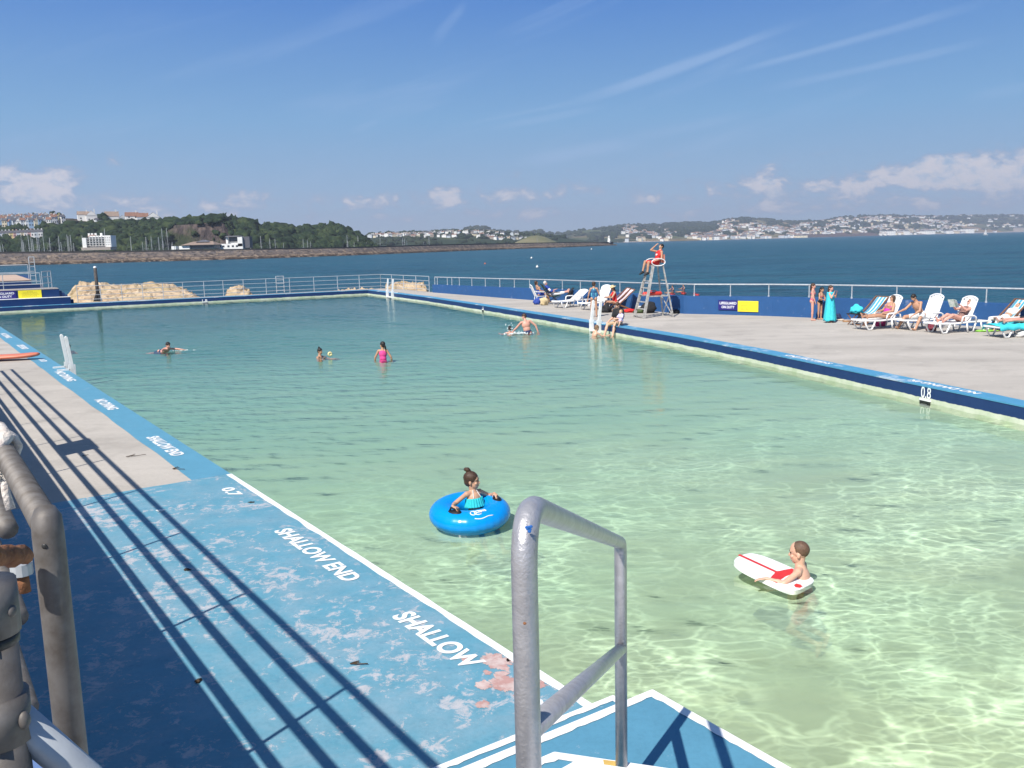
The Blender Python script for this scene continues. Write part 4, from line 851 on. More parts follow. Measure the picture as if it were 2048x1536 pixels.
mb = MB(); mb.box((W * .1, -6.1, m1 * .28), (W * .5, .2, m1 * .2)); mb.build('window_band', MAT['win'], cl)
Y = 610; a = AT(438, 498, Y); b_ = AT(505, 498, Y); W = (b_ - a).length; th = AT(470, 471, Y).z - a.z; tw = empty('office_building', (a + b_) / 2); tag(tw, 'white flat roofed office with tower block and dark glazing beside the clubhouse', 'building')
mb = MB(); mb.box((W * -.1, 0, th * .2), (W * .75, 9, th * .42)); mb.box((-W * .2, .3, th * .68), (W * .06, 7, th * .5)); mb.box((.0 * W, 1.2, th * .6), (W * .36, 5, th * .6)); mb.box((W * .2, -.5, th * .55), (W * .14, 8, th * .72)); mb.build('wall', HM['white'], tw)
mb = MB(); mb.box((W * .36, 1, th * .5), (W * .2, 7, th * .86)); mb.build('dark_block', HM['slate'], tw)
mb = MB(); mb.box((0, -1.5, th * .74), (W * .3, .3, th * .34)); mb.build('window', MAT['win'], tw)
mb = MB(); mb.box((-.02 * W, 0, th * .97), (W * .46, 9.5, th * .08), taper=.8); mb.build('roof', HM['slate'], tw)
for x in (-.4, -.3, -.15, -.02, .1): mb = MB(); mb.box((W * x, -4.55, th * .22), (W * .06, .1, th * .14)); mb.build('window', MAT['win'], tw)
# ------------------------------------------------------------------ yachts in the marina, sailing boat, buoys
MAT['mast'] = simple('aluminium_mast', (.52, .52, .52), (.44, .44, .45), 1, .4, .3)
def yacht():
    root = empty('yacht', (0, 0, 0)); mb = MB()
    secs = [(-4.6, .9, .5), (-2, 1.45, .55), (1, 1.5, .6), (3.5, .85, .75), (5.2, .05, .95)]; v = []; f = []
    for x, hw, zt_ in secs: v += [(x, -hw, zt_), (x, -hw * .8, -.1), (x, 0, -.5), (x, hw * .8, -.1), (x, hw, zt_)]
    for i in range(4):
        for j in range(4): q = i * 5 + j; f.append((q, q + 1, q + 6, q + 5))
        f.append((i * 5 + 4, i * 5, i * 5 + 5, i * 5 + 9))
    f.append((0, 4, 3, 2, 1)); mb.add(v, f); mb.box((-.3, 0, .85), (4, 1.7, .6), taper=.85); mb.build('hull', HM['white'], root)
    mb = MB(); mb.tube([(.6, 0, .6), (.6, 0, 12)], [.15, .11], 6); mb.bar((.6, -.9, 6), (.6, .9, 6), .07, .07); mb.bar((.6, -.6, 9), (.6, .6, 9), .06, .06); mb.build('mast', MAT['mast'], root)
    mb = MB(); mb.bar((.6, 0, 1.7), (-3.4, 0, 1.6), .22, .22); mb.build('boom', MAT['mast'], root)
    mb = MB()
    for p in ((5.1, 0, .95), (-4.5, 0, .6), (.4, 1.4, .6), (.4, -1.4, .6)): mb.bar(p, (.6, 0, 11.8), .022, .022)
    mb.build('rigging', MAT['mast'], root); return root
yp = yacht(); first = True
masts = [(3, 478), (8, 488), (38, 468), (42, 480), (48, 484), (58, 466), (61, 474), (65, 478), (74, 470), (77, 463), (88, 467), (96, 475), (114, 472), (125, 484), (131, 469), (134, 472), (141, 470), (147, 486), (162, 471), (177, 474), (205, 457), (258, 473), (287, 484), (293, 474), (300, 473), (315, 474), (321, 457), (327, 482), (335, 456), (345, 484),
         (499, 482), (521, 472), (541, 477), (551, 477), (565, 486), (605, 478), (615, 479), (622, 483), (691, 470), (697, 482), (707, 484), (715, 472), (731, 484), (758, 476), (804, 476), (808, 477), (814, 482), (846, 484), (859, 475), (1075, 474)]
for i, (px, py) in enumerate(masts):
    w = bw_point(px); Y = w.y + 46 + (i * 37) % 40; top = AT(px, py, Y); o = yp if i == 0 else copy_tree(yp)
    hgt = (top.z - SEA) / 12; o.location = (top.x, top.y, SEA); o.scale = (min(hgt, 1.2), min(hgt, 1.2), hgt); o.rotation_euler = (0, random.uniform(-.012, .04), random.uniform(0, 6.28))
    lab = 'bare masted yacht moored in the marina left of the white hotel' if px < 165 else 'bare masted yacht moored between the white hotel and the clubhouse' if 206 < px < 350 else 'bare masted yacht moored below the wooded headland right of the clubhouse' if 350 < px < 735 else 'bare masted yacht moored behind the outer breakwater' if px < 1000 else 'lone yacht moored in front of the dry grass mound'
    if 165 < px < 206: lab = 'yacht whose tall mast rises in front of the white hotel' if px == 205 else 'short masted yacht at the left end of the white hotel'
    tag(o, lab, 'yacht', 'yachts in the marina')
p = P(1971, 470.5, SEA); s_ = p.y / F; sb = empty('sailing_boat', p, .5); tag(sb, 'small sailing boat with tall white sails near the far shore', 'sailing boat')
mb = MB(); mb.box((0, 0, .7 * s_), (11 * s_, 3 * s_, 1.6 * s_), taper=1.15); mb.build('hull', HM['white'], sb)
mb = MB(); q = [(1.2 * s_, 0, 1.8 * s_), (-5 * s_, .5 * s_, 2.2 * s_), (1.0 * s_, 0, 14 * s_)]; mb.add(q + [(x, y + .08, z) for x, y, z in q], [(0, 1, 2), (5, 4, 3), (0, 3, 4, 1), (1, 4, 5, 2), (2, 5, 3, 0)]); mb.build('mainsail', HM['white'], sb)
mb = MB(); q = [(1.5 * s_, 0, 1.8 * s_), (5.3 * s_, .3 * s_, 1.8 * s_), (1.3 * s_, 0, 11 * s_)]; mb.add(q + [(x, y + .08, z) for x, y, z in q], [(0, 1, 2), (5, 4, 3), (0, 3, 4, 1), (1, 4, 5, 2), (2, 5, 3, 0)]); mb.build('jib', HM['white'], sb)
MAT['orange'] = simple('orange_plastic', (.75, .16, .05), (.6, .12, .05), 5, .4)
for px, py, rpx, m, lab in ((1074.5, 535, 2.6, 'house_white', 'white buoy floating nearest the lifeguard side wall'), (1063, 517, 1.9, 'house_white', 'white buoy further out below the breakwater'), (970, 528, 1.5, 'orange', 'orange buoy floating left of the white buoys'), (1183, 499, 1.3, 'house_white', 'tiny white buoy near the lighthouse end of the breakwater')):
    p = P(px, py, SEA); r = rpx * p.y / F; mb = MB(); mb.ell((0, 0, r * .45), (r, r, r), nu=14, nv=9); mb.tube([(0, 0, r * 1.2), (0, 0, r * 1.9)], r * .25, 8); o = mb.build('buoy', MAT[m], None, True, p); tag(o, lab, 'buoy')
# ------------------------------------------------------------------ people
def skin_mat(name, c):
    b = NB(name); v = b.coord('Object'); col = b.ramp(b.noise(v, 7, 4, .6), [(.3, c), (.7, tuple(x * .84 * (1 if i else 1.08) for i, x in enumerate(c)))])
    b.base(col).set(rough=.48, spec=.4, sss=.06); b.b.inputs['Subsurface Radius'].default_value = (.02, .008, .004); b.b.inputs['Subsurface Scale'].default_value = .5; return b.mat
SK = {k: skin_mat('skin_' + k, c) for k, c in dict(fair=(.60, .37, .26), tan=(.47, .27, .17), pink=(.62, .33, .25), brown=(.34, .19, .12), olive=(.52, .31, .20)).items()}
def hair_mat(name, c):
    b = NB(name); v = b.coord('Object', (30, 30, 6)); b.base(b.ramp(b.noise(v, 3, 4), [(.3, c), (.7, tuple(x * 2.1 for x in c))])).set(rough=.5, spec=.4); b.bump(b.noise(v, 4, 3), .6, .01); return b.mat
HR = {k: hair_mat('hair_' + k, c) for k, c in dict(black=(.010, .008, .007), brown=(.035, .018, .010), light=(.12, .07, .035), grey=(.35, .32, .29), blond=(.32, .20, .09), buzz=(.075, .042, .026)).items()}
def cloth_mat(name, c, c2=None, sc=14, rough=.8): 
    return simple('cloth_' + name, c, c2 or tuple(x * .8 for x in c), sc, rough, 0, .25, 60)
CLM = {k: cloth_mat(k, *c) for k, c in dict(turquoise=((.02, .50, .52),), red=((.62, .02, .02),), black=((.014, .014, .016),), white=((.74, .73, .71),), magenta=((.50, .03, .36),), pink=((.72, .06, .26),), coral=((.62, .14, .16), (.45, .08, .16), 30), navy=((.015, .025, .09),), blue=((.02, .06, .32),), cream=((.64, .52, .34), (.42, .22, .12), 40),
        lavender=((.40, .36, .62), (.62, .58, .74), 40), aqua=((.05, .58, .66),), green=((.01, .06, .035),), swim=((.03, .16, .30), (.02, .07, .18), 12), teal=((.12, .48, .55),), lime=((.28, .62, .08),), print=((.34, .20, .16), (.10, .05, .05), 60), straw=((.62, .50, .30), (.5, .38, .2), 80), grey=((.2, .2, .21),)).items()}
def remesh_obj(name, mb, mat, vox, smooth=3, parent=None):
    me = bpy.data.meshes.new('tmp'); me.from_pydata(mb.v, [], mb.f); o = bpy.data.objects.new('tmp', me); COL.objects.link(o)
    r = o.modifiers.new('r', 'REMESH'); r.mode = 'VOXEL'; r.voxel_size = vox; r.use_smooth_shade = True
    if smooth: s = o.modifiers.new('s', 'SMOOTH'); s.factor = .5; s.iterations = smooth
    dg = bpy.context.evaluated_depsgraph_get(); m2 = bpy.data.meshes.new_from_object(o.evaluated_get(dg)); bpy.data.objects.remove(o); bpy.data.meshes.remove(me); m2.name = name
    return link(name, m2, mat, parent, True)
def cap(mb, p, q, r0, r1, n=12):
    p, q = Vector(p), Vector(q); L = (q - p).length
    if L < 1e-5: mb.ell(p, (r0, r0, r0), nu=n, nv=8); return
    d = (q - p) / L; pts, rs = [], []
    for k in range(4): a = math.pi / 2 * k / 4; pts.append(p - d * r0 * math.cos(a)); rs.append(max(r0 * math.sin(a), r0 * .08))
    for k in range(5): a = math.pi / 2 * k / 4; pts.append(q + d * r1 * math.sin(a)); rs.append(max(r1 * math.cos(a), r1 * .08))
    mb.tube(pts, rs, n)
def V(*a): return Vector(a if len(a) == 3 else a[0])
def nrm(v): return Vector(v).normalized()
class Human:
    def __init__(h, Ht=1.7, pose=None, child=0.0, girth=1.0, female=False):
        p = dict(spine=(0, 0, 1), side=(1, 0, 0), head=(0, .05, 1), face=(0, 1, -.05), ua_l=(-.25, .05, -1), fa_l=(-.1, .25, -1), ua_r=(.25, .05, -1), fa_r=(.1, .25, -1), th_l=(-.06, .02, -1), sh_l=(0, -.03, -1), th_r=(.06, .02, -1), sh_r=(0, -.03, -1), foot_l=None, foot_r=None, hand_l=None, hand_r=None, curl=.5)
        p.update(pose or {}); h.p = p; s = Ht / 1.75; h.s = s; g = girth; h.g = g; hs = 1 + .42 * child; h.hs = hs; h.child = child; h.female = female
        lk = 1 - .10 * child; tk = 1 + .02 * child
        sp = nrm(p['spine']); sd_ = nrm(Vector(p['side']) - sp * Vector(p['side']).dot(sp)); fw_ = sp.cross(sd_); h.sp, h.sd, h.fw = sp, sd_, fw_; J = h.J = {}
        J['pel'] = V(0, 0, 0); J['neck'] = sp * .50 * s * tk; J['chest'] = sp * .33 * s * tk + fw_ * .01 * s; J['waist'] = sp * .16 * s * tk
        hd = nrm(p['head']); J['hc'] = J['neck'] + hd * (.165 * s if not child else .150 * s * (.76 + .24 * hs)); h.hd = hd; fc = Vector(p['face']); h.face = nrm(fc - hd * fc.dot(hd)); h.hr = h.face.cross(hd)
        sw = (.165 if female else .185) * s * (1 - .12 * child); hw = .09 * s * (1 - .05 * child)
        for sx, k in ((-1, 'l'), (1, 'r')):
            J['sh' + k] = J['neck'] - sp * .055 * s + sd_ * sw * sx
            J['el' + k] = J['sh' + k] + nrm(p['ua_' + k]) * .285 * s * lk; J['wr' + k] = J['el' + k] + nrm(p['fa_' + k]) * .25 * s * lk
            J['hip' + k] = sd_ * hw * sx - sp * .03 * s
            if p.get('ik_' + k) is not None:                   # bend the arm so that the wrist reaches a point
                S = J['sh' + k]; T = Vector(p['ik_' + k]); l1, l2 = .285 * s * lk, .25 * s * lk; D = T - S; dl = min(D.length, (l1 + l2) * .995); D = D.normalized(); ca = max(-1, min(1, (l1 * l1 + dl * dl - l2 * l2) / (2 * l1 * dl))); pole = Vector(p.get('pole_' + k, (.8 * sx, -.2, -.5))); pole = (pole - D * pole.dot(D)).normalized()
                J['el' + k] = S + D * l1 * ca + pole * l1 * math.sqrt(1 - ca * ca); J['wr' + k] = S + D * dl; p['fa_' + k] = tuple(J['wr' + k] - J['el' + k])
            J['kn' + k] = J['hip' + k] + nrm(p['th_' + k]) * .43 * s * lk; J['an' + k] = J['kn' + k] + nrm(p['sh_' + k]) * .41 * s * lk
        h.M = Matrix((sd_, fw_, sp)).transposed(); h.HM = Matrix((h.hr, h.face, hd)).transposed()
    def torso(h, mb, inf=0.0, parts=('pelvis', 'waist', 'chest', 'should')):
        s, g, J, M = h.s, h.g, h.J, h.M; c = 1 - .12 * h.child; f = h.female
        if 'pelvis' in parts: mb.ell(J['pel'] + h.sp * .02 * s, ((.162 if f else .155) * s * g * c + inf, .112 * s * g + inf, .115 * s + inf), M, 18, 12)
        if 'waist' in parts: mb.ell(J['waist'], ((.125 if f else .142) * s * g * c + inf, .098 * s * g + inf, .15 * s + inf), M, 18, 12)
        if 'chest' in parts:
            mb.ell(J['chest'], ((.148 if f else .168) * s * g * c + inf, .112 * s * g + inf, .165 * s + inf), M, 18, 12)
            if f and not h.child:
                for x in (-1, 1): mb.ell(J['chest'] + h.sd * .07 * s * x + h.fw * .085 * s, (.062 * s * g + inf, .06 * s * g + inf, .06 * s * g + inf), M, 12, 8)
        if 'should' in parts: cap(mb, J['shl'].lerp(J['shr'], .06), J['shr'].lerp(J['shl'], .06), .054 * s * g + inf, .054 * s * g + inf); cap(mb, J['neck'] - h.sp * .03 * s, J['neck'] + h.sp * .01, .085 * s * g + inf, .06 * s + inf)
    def arm(h, mb, k, inf=0.0, to=2.0):
        s, g, J = h.s, h.g * (1 - .1 * h.child), h.J; r = (.05, .042, .038, .026); q = min(to, 1)
        cap(mb, J['sh' + k], J['sh' + k].lerp(J['el' + k], q), r[0] * s * g + inf, (r[0] + (r[1] - r[0]) * q) * s * g + inf)
        if to > 1: q = to - 1; e, w = J['el' + k], J['wr' + k]; cap(mb, e, e.lerp(w, .35 * q if q < 1 else .35), r[2] * s * g + inf, r[2] * 1.05 * s * g + inf); cap(mb, e.lerp(w, .3), e.lerp(w, q), r[2] * 1.02 * s * g + inf, r[3] * s * g + inf)
    def leg(h, mb, k, inf=0.0, to=2.0):
        s, g, J = h.s, h.g * (1 - .08 * h.child), h.J; q = min(to, 1); a, b_ = J['hip' + k], J['kn' + k]
        cap(mb, a, a.lerp(b_, q), .088 * s * g + inf, (.088 + (.056 - .088) * q) * s * g + inf)
        if to > 1: q = to - 1; c = J['an' + k]; cap(mb, b_, b_.lerp(c, .4 * min(q * 2, 1)), .054 * s * g + inf, .056 * s * g + inf); cap(mb, b_.lerp(c, .3), b_.lerp(c, q), .056 * s * g + inf, .036 * s * g + inf)
    def hand(h, mb, k):
        s = h.s * (1 - .06 * h.child); w = h.J['wr' + k]; d = nrm(h.p['hand_' + k] or h.p['fa_' + k]); up_ = h.fw if abs(d.dot(h.fw)) < .85 else h.sp
        x = d.cross(up_).normalized(); n = x.cross(d).normalized(); sgn = 1 if k == 'r' else -1
        M = Matrix((x, n, d)).transposed(); mb.ell(w + d * .05 * s, (.038 * s, .016 * s, .056 * s), M, 12, 8); c = h.p['curl']
        for i, (o, L) in enumerate(((-.028, .068), (-.0095, .08), (.0095, .075), (.027, .058))):
            p0 = w + d * .085 * s + x * o * s; d1 = (d - n * c * .6).normalized(); p1 = p0 + d1 * L * .5 * s; d2 = (d - n * c * 1.9).normalized(); p2 = p1 + d2 * L * .5 * s
            cap(mb, p0, p1, .0092 * s, .0085 * s, 8); cap(mb, p1, p2, .0085 * s, .007 * s, 8)
        t0 = w + d * .03 * s - x * .03 * s * sgn; t1 = t0 + nrm(d * .6 - x * .75 * sgn - n * .2) * .042 * s; cap(mb, t0, t1, .012 * s, .010 * s, 8); cap(mb, t1, t1 + nrm(d * .9 - x * .2 * sgn - n * .4) * .034 * s, .010 * s, .008 * s, 8)
    def foot(h, mb, k, inf=0.0):
        s, J = h.s, h.J; a = J['an' + k]; f = h.p['foot_' + k]; sh = nrm(h.p['sh_' + k])
        if f is None: f = h.fw - sh * h.fw.dot(sh) if abs(h.fw.dot(sh)) < .9 else h.sp
        f = nrm(f); dn = nrm(sh - f * sh.dot(f)); heel = a + dn * .035 * s - f * .03 * s; toe = a + dn * .055 * s + f * .15 * s
        cap(mb, a, heel, .037 * s + inf, .032 * s + inf); cap(mb, heel, a + dn * .04 * s + f * .09 * s, .034 * s + inf, .036 * s + inf); cap(mb, a + dn * .02 * s + f * .02 * s, toe, .035 * s + inf, .022 * s + inf)
        x = f.cross(dn).normalized()
        for o in (-.026, -.009, .008, .024): cap(mb, toe + x * o * s - f * .02 * s, toe + x * o * s + f * .018 * s, .012 * s + inf, .010 * s + inf, 8)
    def headp(h, mb):
        s = h.s * h.hs * .97; c = h.J['hc']; M = h.HM; f, u, r = h.face, h.hd, h.hr
        mb.ell(c + u * .028 * s - f * .008 * s, (.074 * s, .094 * s, .088 * s), M, 18, 12); mb.ell(c - u * .045 * s + f * .022 * s, (.056 * s, .066 * s, .066 * s), M, 16, 10); mb.ell(c - u * .092 * s + f * .05 * s, (.026 * s, .024 * s, .02 * s), M)
        cap(mb, c + u * .008 * s + f * .078 * s, c - u * .03 * s + f * (.102 - .008 * h.child) * s, .010 * s, (.0145 - .002 * h.child) * s, 8); mb.ell(c + u * .022 * s + f * .074 * s, (.05 * s, .014 * s, .010 * s), M)
        mb.ell(c - u * .062 * s + f * .077 * s, (.024 * s, .011 * s, .009 * s), M)
        for x in (-1, 1): mb.ell(c + r * .075 * s * x - u * .012 * s - f * .008 * s, (.009 * s, .019 * s, .028 * s), M, 10, 8); mb.ell(c + r * .036 * s * x - u * .03 * s + f * .06 * s, (.024 * s, .02 * s, .02 * s), M)
        cap(mb, h.J['neck'] - h.sp * .03 * h.s, c - u * .05 * s - f * .012 * s, .055 * h.s * h.g, .048 * s)
    def body(h, mat, vox, name='person', legs=True):
        mb = MB(); h.torso(mb); h.headp(mb)
        for k in 'lr':
            h.arm(mb, k); h.hand(mb, k)
            if legs: h.leg(mb, k); h.foot(mb, k)
        for k in 'lr': mb.ell(h.J['hip' + k] - h.fw * .045 * h.s, (.085 * h.s * h.g, .085 * h.s * h.g, .09 * h.s), h.M)
        return remesh_obj(name, mb, mat, vox, 2)
    def hair(h, kind, mat, vox, parent):
        s = h.s * h.hs * .97; c = h.J['hc']; M = h.HM; f, u, r = h.face, h.hd, h.hr; mb = MB()
        if kind == 'buzz': mb.ell(c + u * .034 * s - f * .016 * s, (.0765 * s, .0915 * s, .0865 * s), M, 18, 12)
        elif kind == 'balding': mb.ell(c + u * .012 * s - f * .03 * s, (.079 * s, .08 * s, .075 * s), M, 18, 12)
        else: mb.ell(c + u * .037 * s - f * .015 * s, (.082 * s, .098 * s, .089 * s), M, 18, 12); mb.ell(c - u * .01 * s - f * .045 * s, (.072 * s, .062 * s, .07 * s), M)
        if kind in ('long', 'mid'):
            L = .30 if kind == 'long' else .15
            for x in (-.045, 0, .045): cap(mb, c + r * x * s - f * .05 * s, c + r * x * 1.25 * s - f * .075 * s - u * L * s, .045 * s, .03 * s)
        if kind == 'bob':
            for x in (-.062, .062): cap(mb, c + r * x * s - f * .01 * s + u * .02 * s, c + r * x * 1.1 * s - u * .085 * s - f * .01 * s, .03 * s, .024 * s)
            cap(mb, c - f * .06 * s, c - f * .065 * s - u * .09 * s, .06 * s, .05 * s)
        if kind == 'bun':
            b_ = c + u * .135 * s - f * .055 * s
            for i in range(7): mb.ell(b_ + V(random.uniform(-1, 1), random.uniform(-1, 1), random.uniform(-1, 1)) * .017 * s, (.030 * s, .03 * s, .026 * s))
            cap(mb, c + u * .1 * s - f * .04 * s, b_, .028 * s, .02 * s)
        if kind == 'pony': cap(mb, c - f * .08 * s + u * .03 * s, c - f * .115 * s - u * .08 * s + r * .03 * s, .03 * s, .034 * s); cap(mb, c - f * .115 * s - u * .08 * s + r * .03 * s, c - f * .10 * s - u * .26 * s + r * .07 * s, .032 * s, .012 * s)
        return remesh_obj('hair', mb, mat, vox, 1, parent)
    def cloth(h, name, mat, vox, parent, torso=(), arms=0.0, legs=0.0, inf=.011, extra=None, feet=False):
        mb = MB()
        if torso: h.torso(mb, inf * h.s if inf > .02 else inf, torso)
        for k in 'lr':
            if arms: h.arm(mb, k, inf, arms)
            if legs: h.leg(mb, k, inf, legs)
            if feet: h.foot(mb, k, inf)
        if extra: extra(h, mb)
        return remesh_obj(name, mb, mat, vox, 1, parent)
    def eyes(h, body, lips=(.42, .16, .13)):
        s = h.s * h.hs * .97; c = h.J['hc']; f, u, r = h.face, h.hd, h.hr
        for x in (-1, 1):
            mb = MB(); mb.ell(c + r * .032 * s * x + u * .002 * s + f * .0765 * s, (.011 * s, .006 * s, .005 * s), h.HM); mb.build('eye', MAT['eye'], body, True)
            mb = MB(); cap(mb, c + r * .018 * s * x + u * .024 * s + f * .087 * s, c + r * .047 * s * x + u * .022 * s + f * .076 * s, .0045 * s, .003 * s, 8); mb.build('eyebrow', HR['brown'], body, True)
        mb = MB(); mb.ell(c - u * .060 * s + f * .082 * s, (.021 * s, .008 * s, .0075 * s), h.HM); mb.build('lips', MAT['lips'], body, True)
MAT['eye'] = simple('eye_iris', (.03, .018, .012), (.02, .012, .008), 5, .1); MAT['lips'] = simple('lips', (.40, .15, .13), (.34, .12, .11), 8, .4)
def place(o, h, at, facing, joint='pel', dz=0.0):
    """put joint of the figure at a world point, turned so that it looks along facing"""
    a = math.atan2(-facing[0], facing[1]); o.rotation_euler = (0, 0, a); o.location = Vector(at) + Vector((0, 0, dz)) - Matrix.Rotation(a, 3, 'Z') @ h.J[joint]; return o
def ground(o, h, at, facing):                                  # feet on the ground at a point
    a = math.atan2(-facing[0], facing[1]); zmin = min(v.co.z for v in o.data.vertices); o.rotation_euler = (0, 0, a)
    f = (h.J['anl'] + h.J['anr']) / 2; f = Matrix.Rotation(a, 3, 'Z') @ Vector((f.x, f.y, 0)); o.location = Vector(at) - f - Vector((0, 0, zmin)); return o
VX = .0115
def person(label, h, skin, hair, clothes, vox=VX, group=None, legs=True):
    o = h.body(SK[skin], vox, legs=legs); tag(o, label, 'person', group)
    if hair: h.hair(hair[0], HR[hair[1]], vox * .9, o)
    for c in clothes:
        c = dict(c); h.cloth(c.pop('name'), CLM[c.pop('mat')], vox * .9, o, **c)
    return o
SHORTS = lambda m, L=.55: dict(name='shorts', mat=m, torso=('pelvis',), legs=L, inf=.014)
def straps(h, mb):
    for x in (-1, 1): cap(mb, h.J['chest'] + h.sp * .12 * h.s + h.sd * .07 * h.s * x + h.fw * .085 * h.s, h.J['neck'] - h.sp * .01 * h.s + h.sd * .07 * h.s * x, .012 * h.s, .012 * h.s, 8); cap(mb, h.J['neck'] - h.sp * .01 * h.s + h.sd * .07 * h.s * x, h.J['chest'] - h.fw * .1 * h.s + h.sp * .05 * h.s, .012 * h.s, .014 * h.s, 8)
def band(h, mb): mb.ell(h.J['chest'] - h.sp * .01 * h.s, (.155 * h.s * h.g * (1 - .1 * h.child), .12 * h.s * h.g, .062 * h.s), h.M, 18, 10)
SWIM = lambda m: dict(name='swimsuit', mat=m, torso=('pelvis', 'waist', 'chest'), inf=.008, extra=straps)
# ---- girl in the swim ring
ring_at = P(940, 1036, WL); RF = nrm((.62, -.78, 0))
rg = empty('swim_ring', ring_at, math.atan2(-RF.x, RF.y)); rg.rotation_euler = (R(-4), R(3), math.atan2(-RF.x, RF.y)); tag(rg, 'blue inflatable swim ring with black handles carrying the girl with a bun', 'swim ring')
def ring_mesh(R0=.345, r=.188):
    v = []; nu, nv_ = 120, 28
    for i in range(nu):
        a = 2 * math.pi * i / nu
        for j in range(nv_):
            b_ = 2 * math.pi * j / nv_; cc = math.cos(b_); rr = r * (1 + .011 * math.sin(a * 30) * max(0, cc) ** 2)
            v.append(((R0 + rr * cc) * math.cos(a), (R0 + rr * cc) * math.sin(a), rr * .82 * math.sin(b_) + .075))
    f = [(i * nv_ + j, ((i + 1) % nu) * nv_ + j, ((i + 1) % nu) * nv_ + (j + 1) % nv_, i * nv_ + (j + 1) % nv_) for i in range(nu) for j in range(nv_)]
    return v, f
MAT['ring'] = simple('blue_vinyl', (.0, .27, .72), (.0, .24, .66), 3, .22, spec=.6)
v_, f_ = ring_mesh(); mb = MB(); mb.add(v_, f_); mb.build('ring_tube', MAT['ring'], rg, True)
HPOS = {}
for sx in (-1, 1):
    a = R(90) - sx * R(66); c = Vector((math.cos(a) * .37, math.sin(a) * .37, .075 + .155)); t = Vector((-math.sin(a), math.cos(a), 0)); HPOS[sx] = c.copy()
    mb = MB(); mb.ell(c - V(0, 0, .006), (.06, .10, .016), Matrix((Vector((math.cos(a), math.sin(a), 0)), t, V(0, 0, 1))).transposed()); mb.build('handle_patch', MAT['black'], rg, True)
    mb = MB(); mb.tube([c - t * .075, c - t * .06 + V(0, 0, .04), c + t * .06 + V(0, 0, .04), c + t * .075], .014, 8); mb.build('handle', MAT['black'], rg, True)
mb = MB()                                                       # white script flourish on the ring top
def on_ring(a, b_): return Vector(((.345 + .1895 * math.cos(b_)) * math.cos(a), (.345 + .1895 * math.cos(b_)) * math.sin(a), .1895 * .82 * math.sin(b_) + .0765))
def scr(pts, w=.006):
    q = [on_ring(R(a), R(b_)) for a, b_ in pts]; mb.tube(q, w, 6)
scr([(72 + i * 1.0, 92 - 14 * (i % 2) - i * .1) for i in range(16)], .007)
scr([(70 + 7 * math.cos(t) * (1 if t < 6.3 else .8) - (0 if t < 6.3 else 9), 76 + 13 * math.sin(t)) for t in [k * .42 for k in range(31)]])
scr([(92 - i * 1.6, 44 + 3 * math.sin(i * .35)) for i in range(20)])
mb.build('script_mark', MAT['nose'], rg, True)
GP = dict(spine=(0, -.10, 1), head=(.05, .0, 1), face=(-.62, .75, -.12), ua_l=(-.95, .32, -.62), fa_l=(-.30, .95, -.10), ua_r=(.95, .32, -.62), fa_r=(.25, .95, -.10), th_l=(-.2, 1, -.25), sh_l=(0, .5, -.9), th_r=(.2, 1, -.25), sh_r=(0, .5, -.9), curl=.9)
girl = Human(1.36, GP, child=.85, female=True); ga = math.atan2(-RF.x, RF.y); gpel = AT(944, 961, ring_at.y + .05) - Matrix.Rotation(ga, 3, 'Z') @ girl.J['hc']
bpy.context.view_layer.update()
for k_, sx in (('l', -1), ('r', 1)): GP['ik_' + k_] = tuple(Matrix.Rotation(-ga, 3, 'Z') @ (rg.matrix_world @ (HPOS[sx] + V(0, 0, .05)) - gpel) + V(.0, -.05, .01)); GP['hand_' + k_] = (-sx * .25, .95, -.2)
girl = Human(1.36, GP, child=.85, female=True)
def frill(h, mb):
    for i in range(26):
        a = R(-100 + i * 8); d = h.sd * math.sin(a) + h.fw * math.cos(a); c = h.J['chest'] + h.sp * .035 * h.s
        rr = .118 * h.s + .012 * h.s * (i % 2); cap(mb, c + h.sd * math.sin(a) * (rr + .02 * h.s) + h.fw * math.cos(a) * rr, c - h.sp * .135 * h.s + h.sd * math.sin(a) * (rr + .05 * h.s) + h.fw * math.cos(a) * (rr + .035 * h.s), .012 * h.s, .011 * h.s, 8)
def halter(h, mb):
    for x in (-1, 1): cap(mb, h.J['chest'] + h.sp * .05 * h.s + h.sd * .075 * h.s * x + h.fw * .1 * h.s, h.J['neck'] + h.sd * .035 * h.s * x + h.fw * .055 * h.s, .009 * h.s, .008 * h.s, 8); cap(mb, h.J['neck'] + h.sd * .035 * h.s * x + h.fw * .055 * h.s, h.J['neck'] - h.fw * .06 * h.s + h.sp * .01 * h.s, .008 * h.s, .008 * h.s, 8)
o = person('girl with dark topknot and frilled turquoise top in the swim ring', girl, 'olive', ('bun', 'brown'), [dict(name='bikini_top', mat='turquoise', inf=.006, extra=lambda h, mb: (band(h, mb), frill(h, mb))), dict(name='halter_strap', mat='white', extra=halter), dict(name='bikini_bottom', mat='turquoise', torso=('pelvis',), inf=.008)], vox=.0065)
girl.eyes(o); place(o, girl, AT(944, 961, ring_at.y + .05), RF, 'hc')
